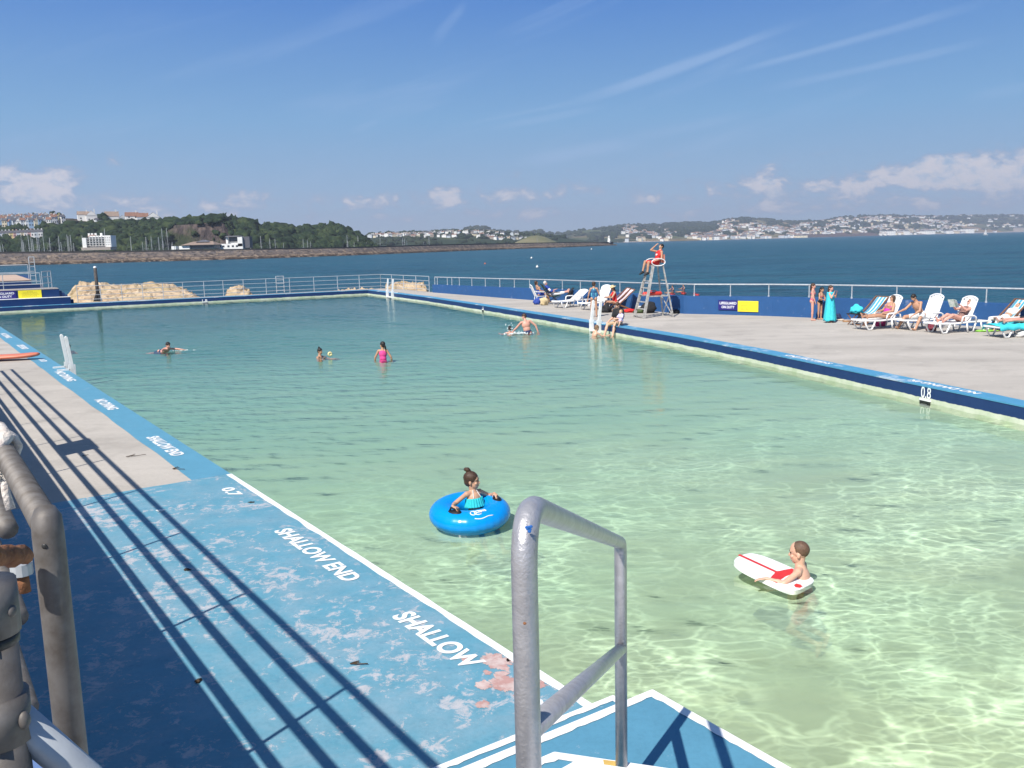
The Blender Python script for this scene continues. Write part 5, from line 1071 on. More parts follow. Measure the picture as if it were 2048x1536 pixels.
# ---- boy with the bodyboard
bat = P(1602, 1156, WL); BF = nrm((-.72, .42, 0))
BP = dict(spine=(0, .22, 1), head=(0, .08, 1), face=(-.02, 1, -.14), ua_l=(-.62, .55, -.62), fa_l=(-.30, .95, -.06), ua_r=(.9, .1, -.60), fa_r=(.55, -.1, -.8), th_l=(-.2, .5, -.9), sh_l=(0, -.9, -.3), th_r=(.2, .4, -.9), sh_r=(0, -.9, -.3), curl=.3)
boy = Human(1.40, BP, child=.85); ba = math.atan2(-BF.x, BF.y); bpel = AT(1598, 1105, bat.y) - Matrix.Rotation(ba, 3, 'Z') @ boy.J['hc']
BP['ik_l'] = tuple(Matrix.Rotation(-ba, 3, 'Z') @ (P(1532, 1157, WL + .07) - bpel)); BP['pole_l'] = (-.5, -.6, -.5); BP['hand_l'] = (-.35, .9, -.12); boy = Human(1.40, BP, child=.85)
o = person('small boy with cropped hair leaning on the white and red bodyboard', boy, 'fair', ('buzz', 'buzz'), [SHORTS('red')], vox=.0065); boy.eyes(o); place(o, boy, AT(1598, 1105, bat.y), BF, 'hc')
bb_c = P(1544, 1145, WL + .05); tipd = (AT(1494, 1120, P(1494, 1150, WL).y + .30) - P(1612, 1160, WL + .02)); bdir = nrm((tipd.x, tipd.y, 0))
MAT['foam_white'] = simple('white_foam_board', (.80, .80, .79), (.74, .74, .73), 6, .45); MAT['foam_red'] = simple('red_board_print', (.62, .035, .03), (.55, .03, .03), 6, .45)
def board():
    L, W_ = .80, .49; prof = [(-.5, .20), (-.49, .30), (-.465, .40), (-.42, .46), (-.34, .49), (-.2, .5), (.1, .495), (.3, .46), (.42, .38), (.475, .28), (.5, .12)]
    fn = []
    for i in range(len(prof) - 1):
        p0, p1, p2, p3 = prof[max(i - 1, 0)], prof[i], prof[i + 1], prof[min(i + 2, len(prof) - 1)]
        for k in range(4): t = k / 4; fn.append(tuple(.5 * (2 * p1[j] + (p2[j] - p0[j]) * t + (2 * p0[j] - 5 * p1[j] + 4 * p2[j] - p3[j]) * t * t + (3 * p1[j] - p0[j] - 3 * p2[j] + p3[j]) * t ** 3) for j in (0, 1)))
    out = [(a * L, b_ * W_) for a, b_ in fn + [prof[-1]]]; poly = [(x, -y) for x, y in out] + [(x, y) for x, y in reversed(out)]
    root = empty('bodyboard', bb_c); ang = math.atan2(bdir.y, bdir.x); root.rotation_euler = (0, R(-9), ang); tag(root, 'white bodyboard with a red cross stripe under the small boy', 'bodyboard')
    mb = MB(); mb.prism(poly, -.03, .022); mb.prism([(x * .985, y * .97) for x, y in poly], .0215, .027); dk = mb.build('deck', MAT['foam_white'], root); bv = dk.modifiers.new('bevel', 'BEVEL'); bv.width = .012; bv.segments = 3; bv.limit_method = 'ANGLE'; bv.angle_limit = R(50)
    mb = MB(); mb.prism([(-.10, -.020), (.418, -.020), (.418, .020), (-.10, .020)], .0265, .0295); mb.prism([(-.19, -.22), (-.10, -.22), (-.07, -.12), (-.055, -.05), (-.03, 0), (-.055, .05), (-.07, .12), (-.10, .22), (-.19, .22), (-.17, .1), (-.16, 0), (-.17, -.1)], .026, .0291); mb.prism([(-.385, .05), (-.35, .03), (-.31, .05), (-.315, .10), (-.35, .13), (-.385, .10)], .026, .0293); mb.build('red_print', MAT['foam_red'], root)
    return root
board()
# ------------------------------------------------------------------ swimmers
def swimmer(label, h, skin, hair, clothes, head_px, water_px, facing, vox=VX, legs=True, eyes=False):
    o = person(label, h, skin, hair, clothes, vox, legs=legs); Y = P(head_px[0], water_px, WL).y
    place(o, h, AT(head_px[0], head_px[1], Y), nrm(facing), 'hc'); return o
CROUCH = dict(th_l=(-.25, .75, -.6), sh_l=(0, -.5, -.85), th_r=(.25, .75, -.6), sh_r=(0, -.5, -.85))
swimmer('dark haired swimmer with only the head showing behind the white ladder', Human(1.6, dict(CROUCH, face=(.5, 1, -.1), ua_l=(-.5, .7, -.6), ua_r=(.5, .7, -.6))), 'tan', ('short', 'black'), [SHORTS('navy')], (137, 693.5), 702, (.9, -.5, 0))
swimmer('sunburnt swimmer with dark hair doing breaststroke across the far water', Human(1.5, dict(spine=(0, .95, .34), head=(0, .35, 1), face=(0, 1, -.05), ua_l=(-.75, .75, -.1), fa_l=(-.5, .9, -.12), ua_r=(.75, .75, -.1), fa_r=(.5, .9, -.12), th_l=(-.2, -1, -.12), sh_l=(-.1, -1, -.12), th_r=(.2, -1, -.12), sh_r=(.1, -1, -.12)), child=.4), 'pink', ('short', 'black'), [SHORTS('navy')], (336, 690.5), 703, (.78, -.62, 0))
swimmer('woman with dark hair in a bun holding out a pale yellow ring toy', Human(1.62, dict(CROUCH, head=(.05, .15, 1), face=(.1, 1, -.05), ua_r=(.65, .55, -.75), fa_r=(-.1, .75, .75), ua_l=(-.35, .9, -.35), fa_l=(.05, 1, .05)), female=True), 'tan', ('bun', 'black'), [dict(name='bikini_top', mat='black', inf=.006, extra=band)], (640, 702.5), 714, (.95, -.3, 0))
wo_ = bpy.data.objects[[o_.name for o_ in bpy.data.objects if o_.get('label', '').startswith('woman with dark hair in a bun')][0]]; q = AT(660, 708, wo_.location.y - .3); mb = MB(); mb.tube([V(math.cos(a) * .05, 0, math.sin(a) * .05) for a in [k * math.pi / 8 for k in range(17)]], .03, 10)
MAT['yellow_toy'] = simple('pale_yellow_plastic', (.72, .62, .30), (.66, .56, .26), 5, .4); o = mb.build('ring_toy', MAT['yellow_toy'], None, True, q); o.rotation_euler = (0, 0, .5); tag(o, 'pale yellow ring toy held by the woman with the bun', 'toy')
swimmer('girl in a pink swimsuit with a dark ponytail standing waist deep', Human(1.5, dict(face=(-.75, .7, 0), ua_l=(-.55, .05, -1), fa_l=(-.2, .25, -1), ua_r=(.55, .05, -1), fa_r=(.25, .25, -1)), child=.35, female=True), 'tan', ('pony', 'black'), [SWIM('magenta' if 0 else 'pink')], (765, 690), 718, (.05, 1, 0))
swimmer('bare backed man wading towards the splash with his arms spread', Human(1.8, dict(spine=(-.16, .06, 1), head=(-.25, .25, 1), face=(-1, .35, -.35), ua_l=(-.62, .45, -.8), fa_l=(-.75, .5, -.75), ua_r=(.75, -.1, -.65), fa_r=(.35, -.1, -1)), girth=1.05), 'pink', ('short', 'brown'), [SHORTS('navy')], (1048, 633), 664, (-.15, 1, 0))
swimmer('child with wet black hair splashing in front of the wading man, seen from behind', Human(1.35, dict(CROUCH, head=(0, .05, 1), ua_l=(-.8, .3, -.3), fa_l=(-.6, .8, .1), ua_r=(.9, .3, -.25), fa_r=(1, .2, 0)), child=.6), 'pink', ('short', 'black'), [SHORTS('navy')], (1019.5, 657.5), 666, (.1, 1, 0))
sp0 = P(1034, 669, WL); MAT['spray'] = simple('white_spray', (.82, .85, .84), (.74, .8, .79), 20, .3); mb = MB(); r_ = random.Random(5)
for i in range(110): a = r_.gauss(.05, .24); mb.ell((a, r_.gauss(0, .12), .02 + abs(r_.gauss(0, .045)) * (1 - min(1, abs(a)))), [r_.uniform(.010, .036)] * 2 + [r_.uniform(.008, .02)], nu=6, nv=4)
for i in range(26): t = r_.random(); mb.ell((-.25 - .1 * t + r_.gauss(0, .09), -.1 + r_.gauss(0, .08), .1 + .55 * t * r_.random() + r_.random() * .12), [r_.uniform(.006, .02)] * 3, nu=6, nv=4)
o = mb.build('splash', MAT['spray'], None, True, sp0); tag(o, 'white water splash between the wading man and the wet haired child', 'splash')
mb = MB()
for i in range(40): mb.ell((r_.gauss(0, .3), r_.gauss(0, .05), .015), (r_.uniform(.01, .04), .012, .012), nu=6, nv=4)
o = mb.build('splash', MAT['spray'], None, True, P(352, 701.5, WL)); tag(o, 'small white ripple of foam beside the breaststroke swimmer', 'splash')
# ------------------------------------------------------------------ pool ladders
MAT['ladder'] = simple('white_painted_board', (.80, .80, .78), (.72, .71, .68), 8, .5, 0, .15)
def ladder(a, b_, inn, top, label, lean=.0, w=.105):
    """two broad white handrail boards at the pool edge, a and b_ on the edge, inn points into the pool"""
    root = empty('pool_ladder', (a + b_) / 2); tag(root, label, 'pool ladder'); ax = (b_ - a).normalized()
    for q in (a, b_):
        q = q - root.location; mb = MB(); t = V(0, 0, top) + inn * (-.02) + lean * ax; k = inn * .09
        mb.bar(q + k + V(0, 0, .02), q + t + k * .2, .06, w, up=inn); mb.ell(q + t + k * .2, (.03, .03, .03)); mb.build('handrail', MAT['ladder'], root)
        mb = MB(); mb.bar(q + k * 1.2 + V(0, 0, -1.2), q + k + V(0, 0, .06), .055, w * 1.5, up=inn); mb.bar(q - inn * .30 + V(0, 0, .025), q + k + V(0, 0, .025), .05, .045); mb.bar(q + k * .9 + V(0, 0, -.3), q + k * .9 + V(0, 0, .16), .05, w * 2.0, up=inn); mb.build('lower_board', MAT['ladder'], root)
    for z in (-.30, -.6, -.9): mb = MB(); mb.bar(a - root.location + inn * .1 + V(0, 0, z), b_ - root.location + inn * .1 + V(0, 0, z), .16, .03); mb.build('rung', MAT['ladder'], root)
ladder(NT(3.69, 27.9, 0), NT(3.69, 27.1, 0), NX, .93, 'white pool ladder standing at the near shadowed side', w=.085)
def edge_at(px, z=0.0):
    lo, hi = 5.0, 66.0
    for _ in range(50):
        y = (lo + hi) / 2; p, u = on_right(y); lo, hi = (lo, y) if project(p)[0] < px else (y, hi)
    return p, u
p, u = edge_at(1187); q, _ = edge_at(1199); ladder(p, p + (q - p).normalized() * .62 if (q - p).length > .01 else p - u * .62, V(-u.y, u.x, 0), .88, 'white pool ladder beside the man in the black shirt', w=.10)
p, u = edge_at(777); ladder(p, p - u * 1.1, V(-u.y, u.x, 0), .95, 'white pool ladder near the far corner of the pool', w=.10)
# ------------------------------------------------------------------ sunbathing furniture
MAT['resin'] = simple('white_resin', (.80, .80, .79), (.72, .72, .71), 5, .35)
MAT['deckwood'] = simple('varnished_beech', (.24, .12, .06), (.16, .075, .04), 12, .5)
def lounger(loc, facing, back, label, L=1.95, group='white sun loungers on the deck', towel=None):
    a = math.atan2(-facing[0], facing[1]); root = empty('sun_lounger', loc, a); tag(root, label, 'sun lounger', group); W_ = .66; h = .34; yb = -.20
    mb = MB()
    for i in range(9): y = .98 - i * (.98 - yb) / 9; mb.box((0, y - .045, h - .01 - .03 * math.sin((y - yb) / 1.18 * math.pi)), (W_ - .09, .105, .022))
    mb.build('seat', MAT['resin'], root)
    mb = MB()
    for x in (-1, 1):
        pts = [V(x * (W_ / 2 - .02), y, h - .03 * math.sin(max(0, min(1, (y - yb) / 1.18)) * math.pi)) for y in np.linspace(1.0, -.95, 14)]
        mb.tube(pts, .03, 8)
    mb.bar((-W_ / 2, .98, h), (W_ / 2, .98, h), .06, .06); mb.bar((-W_ / 2, -.94, h), (W_ / 2, -.94, h), .05, .05); mb.build('side_rails', MAT['resin'], root)
    for x in (-1, 1):
        for y, dy in ((.72, .1), (-.28, -.1), (-.86, -.02)):
            mb = MB(); xx = x * (W_ / 2 - .02); mb.tube([V(xx, y + .20, h), V(xx, y + .16, h * .55), V(xx, y + .07, .03), V(xx, y - .07, .03), V(xx, y - .16, h * .55), V(xx, y - .20, h)] if y < -.5 or y > .5 else [V(xx, y + .16, h), V(xx, y + .10, .03), V(xx, y - .10, .03), V(xx, y - .20, h)], .028, 8); mb.build('leg', MAT['resin'], root, True)
        mb = MB(); xx = x * (W_ / 2 + .005); mb.tube([V(xx, .10, h), V(xx, .06, h + .17), V(xx, -.02, h + .20), V(xx, -.36, h + .20), V(xx, -.44, h + .16), V(xx, -.46, h)], .026, 8); mb.build('armrest', MAT['resin'], root, True)
    ca, sa = math.cos(back), math.sin(back); mb = MB(); Lb = .86
    def bp(x, k, o=0.0): return V(x, yb - k * ca - o * sa, h + .02 + k * sa - o * ca)
    n = 7; out = []
    for i in range(n):                                          # vertical slats with gaps
        x0 = -W_ / 2 + .02 + i * (W_ - .04) / n; x1 = x0 + (W_ - .04) / n - .014; top = Lb - .10 * (abs((i - 3) / 3) ** 2.4)
        v = [bp(x, k, o) for o in (0, .02) for x, k in ((x0, 0), (x1, 0), (x1, top - .05), (x0, top - .05))]; mb.add(v, [(3, 2, 1, 0), (4, 5, 6, 7), (0, 1, 5, 4), (1, 2, 6, 5), (2, 3, 7, 6), (3, 0, 4, 7)])
    arc = [bp(-W_ / 2 + .01 + t * (W_ - .02), Lb - .10 * (abs(2 * t - 1) ** 2.4) - .02, .01) for t in [k / 12 for k in range(13)]]; mb.tube(arc, .032, 8)
    for x in (-1, 1): mb.tube([bp(x * (W_ / 2 - .012), k, .01) for k in (0, .3, .6, Lb - .1)], .02, 8)
    mb.tube([bp(-W_ / 2 + .03, .45, .02), bp(W_ / 2 - .03, .45, .02)], .016, 6); mb.build('backrest', MAT['resin'], root); return root
def stripe_mat(name, cols, scale, axis=0):
    b = NB(name); s = b.new('ShaderNodeSeparateXYZ'); b.l(b.new('ShaderNodeTexCoord').outputs['Object'], s.inputs[0]); f = b.math('FRACT', b.math('ADD', b.math('MULTIPLY', s.outputs[axis], scale), 20.03))
    r = b.new('ShaderNodeValToRGB'); r.color_ramp.interpolation = 'CONSTANT'; e = r.color_ramp.elements
    while len(e) < len(cols): e.new(.5)
    for i, (p_, c) in enumerate(cols): e[i].position = p_; e[i].color = c + (1,)
    b.l(f, r.inputs['Fac']); b.base(r.outputs['Color']).set(rough=.85); return b.mat
MAT['stripe_blue'] = stripe_mat('blue_white_canvas', [(0, (.06, .32, .46)), (.42, (.74, .74, .72)), (.58, (.20, .13, .08)), (.66, (.74, .74, .72)), (.82, (.06, .32, .46))], 6.6)
MAT['stripe_red'] = stripe_mat('red_white_canvas', [(0, (.74, .72, .70)), (.38, (.60, .05, .06)), (.62, (.74, .72, .70)), (.80, (.35, .22, .48)), (.88, (.74, .72, .7))], 8.0)
def deckchair(loc, facing, canvas, label, lean=R(50)):
    a = math.atan2(-facing[0], facing[1]); root = empty('deckchair', loc, a); tag(root, label, 'deckchair', 'striped deckchairs'); W_ = .58
    top = V(0, -.62, .98); foot = V(0, .50, .02); pv = V(0, -.08, .50); b2 = V(0, -.62, .02); f2 = V(0, .46, .42)
    for x in (-1, 1):
        o_ = V(x * W_ / 2, 0, 0); mb = MB(); mb.bar(top + o_, foot + o_, .035, .045); mb.build('frame_bar', MAT['deckwood'], root)
        o_ = V(x * (W_ / 2 - .05), 0, 0); mb = MB(); mb.bar(b2 + o_, f2 + o_, .03, .045); mb.build('frame_bar', MAT['deckwood'], root)
    for p_, w in ((top, W_), (foot, W_), (b2, W_ - .1), (f2, W_ - .1)): mb = MB(); mb.bar(p_ - V(w / 2, 0, 0), p_ + V(w / 2, 0, 0), .035, .035); mb.build('cross_bar', MAT['deckwood'], root)
    mb = MB(); n = 16; m = 6; v = []; ws = W_ - .12
    for i in range(n + 1):
        t = i / n; p_ = top.lerp(f2, t) - V(0, .02, .36) * (math.sin(math.pi * t ** 1.15) * .62)
        for j in range(m + 1): v.append(p_ + V((j / m - .5) * ws, 0, 0))
    f = [(i * (m + 1) + j, i * (m + 1) + j + 1, (i + 1) * (m + 1) + j + 1, (i + 1) * (m + 1) + j) for i in range(n) for j in range(m)]
    mb.add(v, f); o = mb.build('canvas', MAT[canvas], root, True); sm = o.modifiers.new('thick', 'SOLIDIFY'); sm.thickness = .006; return root
FL = nrm((-.97, -.26, 0))
def seat_at(px, py, z=0.0): return P(px, py, z)
def sit_on(o, h, root, y, z, x=0.0):                         # pelvis of a figure over a piece of furniture
    a = root.rotation_euler.z; o.rotation_euler = (0, 0, a); o.location = root.location + Matrix.Rotation(a, 3, 'Z') @ V(x, y, z); return o
def recline(back, knee=0.0, **k):
    d = dict(spine=(0, -math.cos(back), math.sin(back)), head=(0, -math.cos(back) * .5, 1), face=(0, 1, .0), th_l=(-.10, 1, .06 + knee), sh_l=(0, 1, -.07 - knee * 1.6), th_r=(.10, 1, .06 + knee), sh_r=(0, 1, -.07 - knee * 1.6), foot_l=(0, .35, 1), foot_r=(0, .35, 1), ua_l=(-.35, .45, -.85), fa_l=(.2, 1, -.1), ua_r=(.35, .45, -.85), fa_r=(-.2, 1, -.1)); d.update(k); return d
# --- right-hand group
l1 = lounger(P(1764, 657), FL, R(66), 'white sun lounger carrying the woman in the magenta swimsuit')
h = Human(1.64, recline(R(62), face=(.15, 1, -.15)), girth=1.14, female=True); o = person('woman in a magenta strapless swimsuit and sunglasses reclining on a lounger', h, 'tan', ('bob', 'brown'), [dict(name='swimsuit', mat='magenta', torso=('waist',), inf=.010, extra=band), dict(name='sunglasses', mat='black', extra=lambda h, mb: (mb.ell(h.J['hc'] + h.hd * .004 * h.s + h.face * .082 * h.s, (.062 * h.s, .016 * h.s, .018 * h.s), h.HM)))]); sit_on(o, h, l1, -.12, .46)
mb = MB(); v = [(x, y, z) for x, z in ((-.01, .33), (.05, .36), (.06, .30), (.075, .06), (.05, .05)) for y in (-.38, .02)]; 
for k in range(4): mb.add([v[2 * k], v[2 * k + 1], v[2 * k + 3], v[2 * k + 2]], [(0, 1, 2, 3)])
tw_ = mb.build('towel', CLM['pink'], None, True); tw_.modifiers.new('t', 'SOLIDIFY').thickness = .02; tw_.location = l1.location + Matrix.Rotation(l1.rotation_euler.z, 3, 'Z') @ V(.31, -.05, .0); tw_.rotation_euler = l1.rotation_euler; tag(tw_, 'bright pink towel hanging over the side of the lounger under the magenta swimsuit', 'towel')
l2 = lounger(P(1848, 657), FL, R(70), 'white sun lounger behind the bare chested man leaning forward')
h = Human(1.78, dict(spine=(.0, .42, 1), side=(1, .2, 0), head=(0, .75, 1), face=(0, .8, -.6), th_l=(-.75, .9, -.12), sh_l=(-.12, .55, -1), th_r=(.35, 1, -.05), sh_r=(.1, .6, -1), ua_l=(-.25, .35, -1), fa_l=(.1, .85, -.5), ua_r=(.2, .75, -.75), fa_r=(.1, .95, -.35))); o = person('bare chested dark haired man in white shorts leaning forward on a lounger', h, 'tan', ('short', 'black'), [SHORTS('white', .6)]); sit_on(o, h, l2, .18, .47)
l3 = lounger(P(1912, 664), FL, R(68), 'white sun lounger carrying the woman reading a magazine')
h = Human(1.62, recline(R(48), .28, ua_l=(-.3, .85, -.15), fa_l=(.25, .75, .62), ua_r=(.3, .85, -.15), fa_r=(-.25, .75, .62), face=(0, 1, -.1)), girth=1.1, female=True); o = person('woman in a patterned swimsuit reading a magazine on a lounger', h, 'pink', ('bob', 'light'), [SWIM('print'), dict(name='sunglasses', mat='black', extra=lambda h, mb: (mb.ell(h.J['hc'] + h.hd * .004 * h.s + h.face * .082 * h.s, (.06 * h.s, .016 * h.s, .017 * h.s), h.HM)))]); sit_on(o, h, l3, -.12, .46)
wr = Matrix.Rotation(l3.rotation_euler.z, 3, 'Z') @ ((h.J['wrl'] + h.J['wrr']) / 2 + V(0, .10, .08)) + o.location
mg = MB(); [mg.add([V(0, 0, -.13), V(x * .19, .07 - .02 * abs(x), -.13), V(x * .19, .07 - .02 * abs(x), .14), V(0, 0, .14)], [(0, 1, 2, 3)]) for x in (-1, 1)]; mgo = mg.build('magazine', simple('magazine_pages', (.70, .72, .68), (.35, .50, .42), 9, .6)); mgo.modifiers.new('t', 'SOLIDIFY').thickness = .008; mgo.location = wr; mgo.rotation_euler = (R(-25), 0, l3.rotation_euler.z); tag(mgo, 'open magazine held up by the woman on the lounger', 'magazine')
d1 = deckchair(P(1738, 649), nrm((-.9, -.42, 0)), 'stripe_blue', 'empty wooden deckchair with blue and white striped canvas beside the magenta swimsuit woman')
d2 = deckchair(P(2012, 660), nrm((-.95, -.3, 0)), 'stripe_blue', 'deckchair with striped canvas holding the person in white shorts')
h = Human(1.72, dict(recline(R(32), -.02), sh_l=(-.05, .42, -1), sh_r=(.05, .42, -1), th_l=(-.15, 1, .02), th_r=(.15, 1, .02), foot_l=(0, 1, -.2), foot_r=(0, 1, -.2), head=(0, -.8, .7), face=(0, .6, .8))); o = person('person in white shorts lying back in the striped deckchair at the right', h, 'tan', ('short', 'light'), [SHORTS('white', 1.02), dict(name='white_shirt', mat='white', torso=('chest', 'should'), arms=.5, inf=.014)]); sit_on(o, h, d2, .08, .40)
d3 = deckchair(P(2062, 640), nrm((-.95, -.3, 0)), 'stripe_blue', 'deckchair half cut off by the right edge of the picture')
l4 = lounger(P(2036, 672), FL, R(20), 'sun lounger covered by a turquoise towel at the right edge')
mb = MB(); n = 18; v = []
for i in range(n + 1):
    y = 1.02 - i / n * 1.5
    for j in range(9): x = (j / 8 - .5) * .86; d = max(0, abs(x) - .34); v.append(V(math.copysign(min(abs(x), .36), x), y, .385 - d * 1.6 - .02 * math.sin(i * 1.3 + j)))
mb.add(v, [(i * 9 + j, i * 9 + j + 1, i * 9 + j + 10, i * 9 + j + 9) for i in range(n) for j in range(8)]); o = mb.build('towel', CLM['aqua'], None, True); o.modifiers.new('t', 'SOLIDIFY').thickness = .012; o.location = l4.location; o.rotation_euler = l4.rotation_euler; tag(o, 'turquoise towel spread over the lounger at the right edge', 'towel')
h = Human(1.62, recline(R(14), .0), female=True); o = person('sunbather lying flat on the turquoise towel at the right edge', h, 'pink', ('mid', 'brown'), [SWIM('black')]); sit_on(o, h, l4, -.15, .50)
def blob(name, mat, at, size, label, cat, seed=1, rot=0.0, rough=.55):
    bm = bmesh.new(); bmesh.ops.create_icosphere(bm, subdivisions=3, radius=1)
    for v in bm.verts:
        k = 1 + rough * noise.noise(v.co * 1.7 + V(seed, seed, 0)) + rough * .5 * noise.noise(v.co * 4 + V(seed, 0, seed)); c = v.co * k; v.co = V(c.x * size[0], c.y * size[1], max(c.z, -.72) * size[2])
    me = bpy.data.meshes.new(name); bm.to_mesh(me); bm.free(); o = link(name, me, mat, None, True); o.location = Vector(at) + V(0, 0, size[2] * .70); o.rotation_euler = (0, 0, rot); tag(o, label, cat); return o
blob('towel', CLM['lime'], P(1972, 663), (.34, .17, .035), 'lime green towel crumpled on the deck by bare feet', 'towel', 3)
blob('bag', CLM['white'], P(2044, 674), (.2, .16, .12), 'white beach bag on the deck at the right edge', 'bag', 4)
blob('bag', CLM['magenta'], P(1868, 652) + V(0, 0, .36), (.15, .12, .12), 'round pink bag sitting on the lounger beside the leaning man', 'bag', 5)
blob('bag', simple('dark_red_bag', (.16, .01, .03), (.1, .008, .02), 8, .7), P(1863, 662), (.15, .12, .14), 'dark red bag on the deck under the loungers', 'bag', 6)
# beach bag with a turquoise towel on a folding stool, next to the striped deckchair
sl = empty('folding_stool', P(1712, 650), .4); tag(sl, 'low folding stool with a dark canvas top beside the blue striped deckchair', 'stool')
for x in (-1, 1):
    mb = MB(); mb.bar((x * .22, -.2, .02), (x * .22, .2, .4), .025, .03); mb.build('leg', MAT['deckwood'], sl); mb = MB(); mb.bar((x * .19, .2, .02), (x * .19, -.2, .4), .025, .03); mb.build('leg', MAT['deckwood'], sl)
mb = MB(); mb.box((0, 0, .41), (.5, .46, .025)); mb.build('seat', CLM['black'], sl)
blob('towel', CLM['aqua'], P(1712, 650) + V(0, 0, .42), (.22, .18, .18), 'turquoise towel heaped on the folding stool', 'towel', 8, rough=.5)
blob('sandal', simple('tan_leather', (.42, .24, .12), (.3, .16, .08), 12, .6), P(1693, 644), (.14, .06, .04), 'tan sandal lying on the deck left of the folding stool', 'sandal', 9)
blob('sandal', simple('pale_leather', (.60, .48, .36), (.5, .38, .28), 12, .6), P(1683, 641.5), (.13, .06, .04), 'pale sandal lying on the deck near the girl in the towel', 'sandal', 10)
blob('bag', CLM['navy'], P(1677, 638), (.16, .14, .12), 'dark blue bag against the sea wall behind the towel girl', 'bag', 11)
h = Human(1.46, dict(face=(.3, 1, -.1), ua_l=(-.25, .05, -1), fa_l=(.05, .25, -1), ua_r=(.2, .1, -1), fa_r=(.0, .4, -1)), child=.4, female=True); o = person('girl in a coral bikini standing at the sea wall with dark hair', h, 'pink', ('mid', 'brown'), [dict(name='bikini_top', mat='coral', inf=.006, extra=lambda h, mb: (band(h, mb), straps(h, mb))), dict(name='bikini_bottom', mat='coral', torso=('pelvis',), inf=.01)]); ground(o, h, P(1624, 641), nrm((.92, -.35, 0)))
h = Human(1.30, dict(face=(.2, 1, -.2), spine=(0, .12, 1), head=(0, .2, 1), ua_l=(-.3, .25, -.9), fa_l=(.6, .4, -.2), ua_r=(.3, .25, -.9), fa_r=(-.6, .4, -.2)), child=.55, female=True); o = person('child with very long black hair standing between the coral bikini girl and the towel girl', h, 'tan', ('long', 'black'), [dict(name='bikini_bottom', mat='black', torso=('pelvis',), inf=.01), dict(name='bikini_top', mat='coral', inf=.006, extra=band)]); ground(o, h, P(1639, 639), nrm((.55, -.8, 0)))
h = Human(1.42, dict(face=(.2, 1, .05), ua_l=(-.35, .5, -.75), fa_l=(.45, .35, .75), ua_r=(.35, .5, -.75), fa_r=(-.3, .35, .85)), child=.45, female=True); o = person('girl wrapped in a long turquoise towel standing by the sea wall', h, 'pink', ('mid', 'brown'), [SWIM('navy')]); ground(o, h, P(1659, 645), nrm((.75, -.65, 0)))
def wrap(h):
    mb = MB(); n, m = 22, 34; v = []; s = h.s; z0 = min(h.J['anl'].z, h.J['anr'].z) + .02
    for i in range(n + 1):
        t = i / n; z = h.J['neck'].z - .01 * s + (z0 - h.J['neck'].z) * t; w = (.175 + .11 * t ** 1.2) * s; d = (.13 + .13 * t ** 1.1) * s
        for j in range(m + 1):
            a = R(125) + R(325) * j / m; k = 1 + .055 * (t + .25) * math.sin(j * 1.9 + t * 2) + .04 * math.sin(j * .8 + 2 * t); v.append(V(math.cos(a) * w * k, math.sin(a) * d * k, z + .02 * math.sin(j * .7) * t))
    mb.add(v, [(i * (m + 1) + j, i * (m + 1) + j + 1, (i + 1) * (m + 1) + j + 1, (i + 1) * (m + 1) + j) for i in range(n) for j in range(m)]); return mb
tw2 = wrap(h).build('towel_wrap', CLM['aqua'], o, True); tw2.modifiers.new('t', 'SOLIDIFY').thickness = .014
# --- left-hand group by the sea wall
la = lounger(P(1143, 614), nrm((-.80, -.60, 0)), R(34), 'white sun lounger with half raised back standing empty on the far deck')
lb = lounger(P(1197, 618), nrm((-.80, -.60, 0)), R(64), 'white sun lounger with high back behind the girl in the blue swimsuit')
h = Human(1.55, dict(face=(.45, 1, -.1), head=(.05, .1, 1), ua_l=(-.32, .0, -1), fa_l=(-.2, .1, -1), ua_r=(.3, .25, -.9), fa_r=(.05, .8, -.3)), child=.35, female=True); o = person('girl in a blue and turquoise swimsuit standing by the ladder, seen from behind', h, 'tan', ('short', 'brown'), [SWIM('swim'), dict(name='side_panels', mat='teal', inf=.0, extra=lambda h, mb: [mb.ell(h.J['waist'] + h.sd * .098 * h.s * x, (.035 * h.s, .085 * h.s, .15 * h.s), h.M) for x in (-1, 1)] + [mb.ell(h.J['chest'] - h.fw * .055 * h.s + h.sp * .06 * h.s, (.06 * h.s, .06 * h.s, .09 * h.s), h.M)])]); ground(o, h, P(1188, 634), nrm((.15, 1, 0)))
d4 = deckchair(P(1240, 622), nrm((-.97, -.2, 0)), 'stripe_red', 'red and white striped deckchair of the reader in the straw hat')
h = Human(1.66, dict(recline(R(74), .0), spine=(0, .12, 1), head=(0, .35, 1), face=(0, 1, -.5), sh_l=(-.05, .35, -1), sh_r=(.05, .35, -1), foot_l=(0, 1, -.1), foot_r=(0, 1, -.1), ua_l=(-.2, .55, -.75), fa_l=(.2, .95, .05), ua_r=(.2, .55, -.75), fa_r=(-.2, .95, .05)), female=True); o = person('reader in a round straw hat sitting forward in the red striped deckchair', h, 'tan', ('mid', 'brown'), [SWIM('red'), dict(name='straw_hat', mat='straw', extra=lambda h, mb: (mb.ell(h.J['hc'] + h.hd * .055 * h.s - h.face * .01, (.19 * h.s, .19 * h.s, .014 * h.s), h.HM, 22, 8), mb.ell(h.J['hc'] + h.hd * .085 * h.s - h.face * .01, (.088 * h.s, .10 * h.s, .075 * h.s), h.HM, 18, 10))), dict(name='hat_band', mat='black', extra=lambda h, mb: mb.ell(h.J['hc'] + h.hd * .072 * h.s - h.face * .01, (.095 * h.s, .107 * h.s, .012 * h.s), h.HM, 18, 8))]); sit_on(o, h, d4, .24, .44)
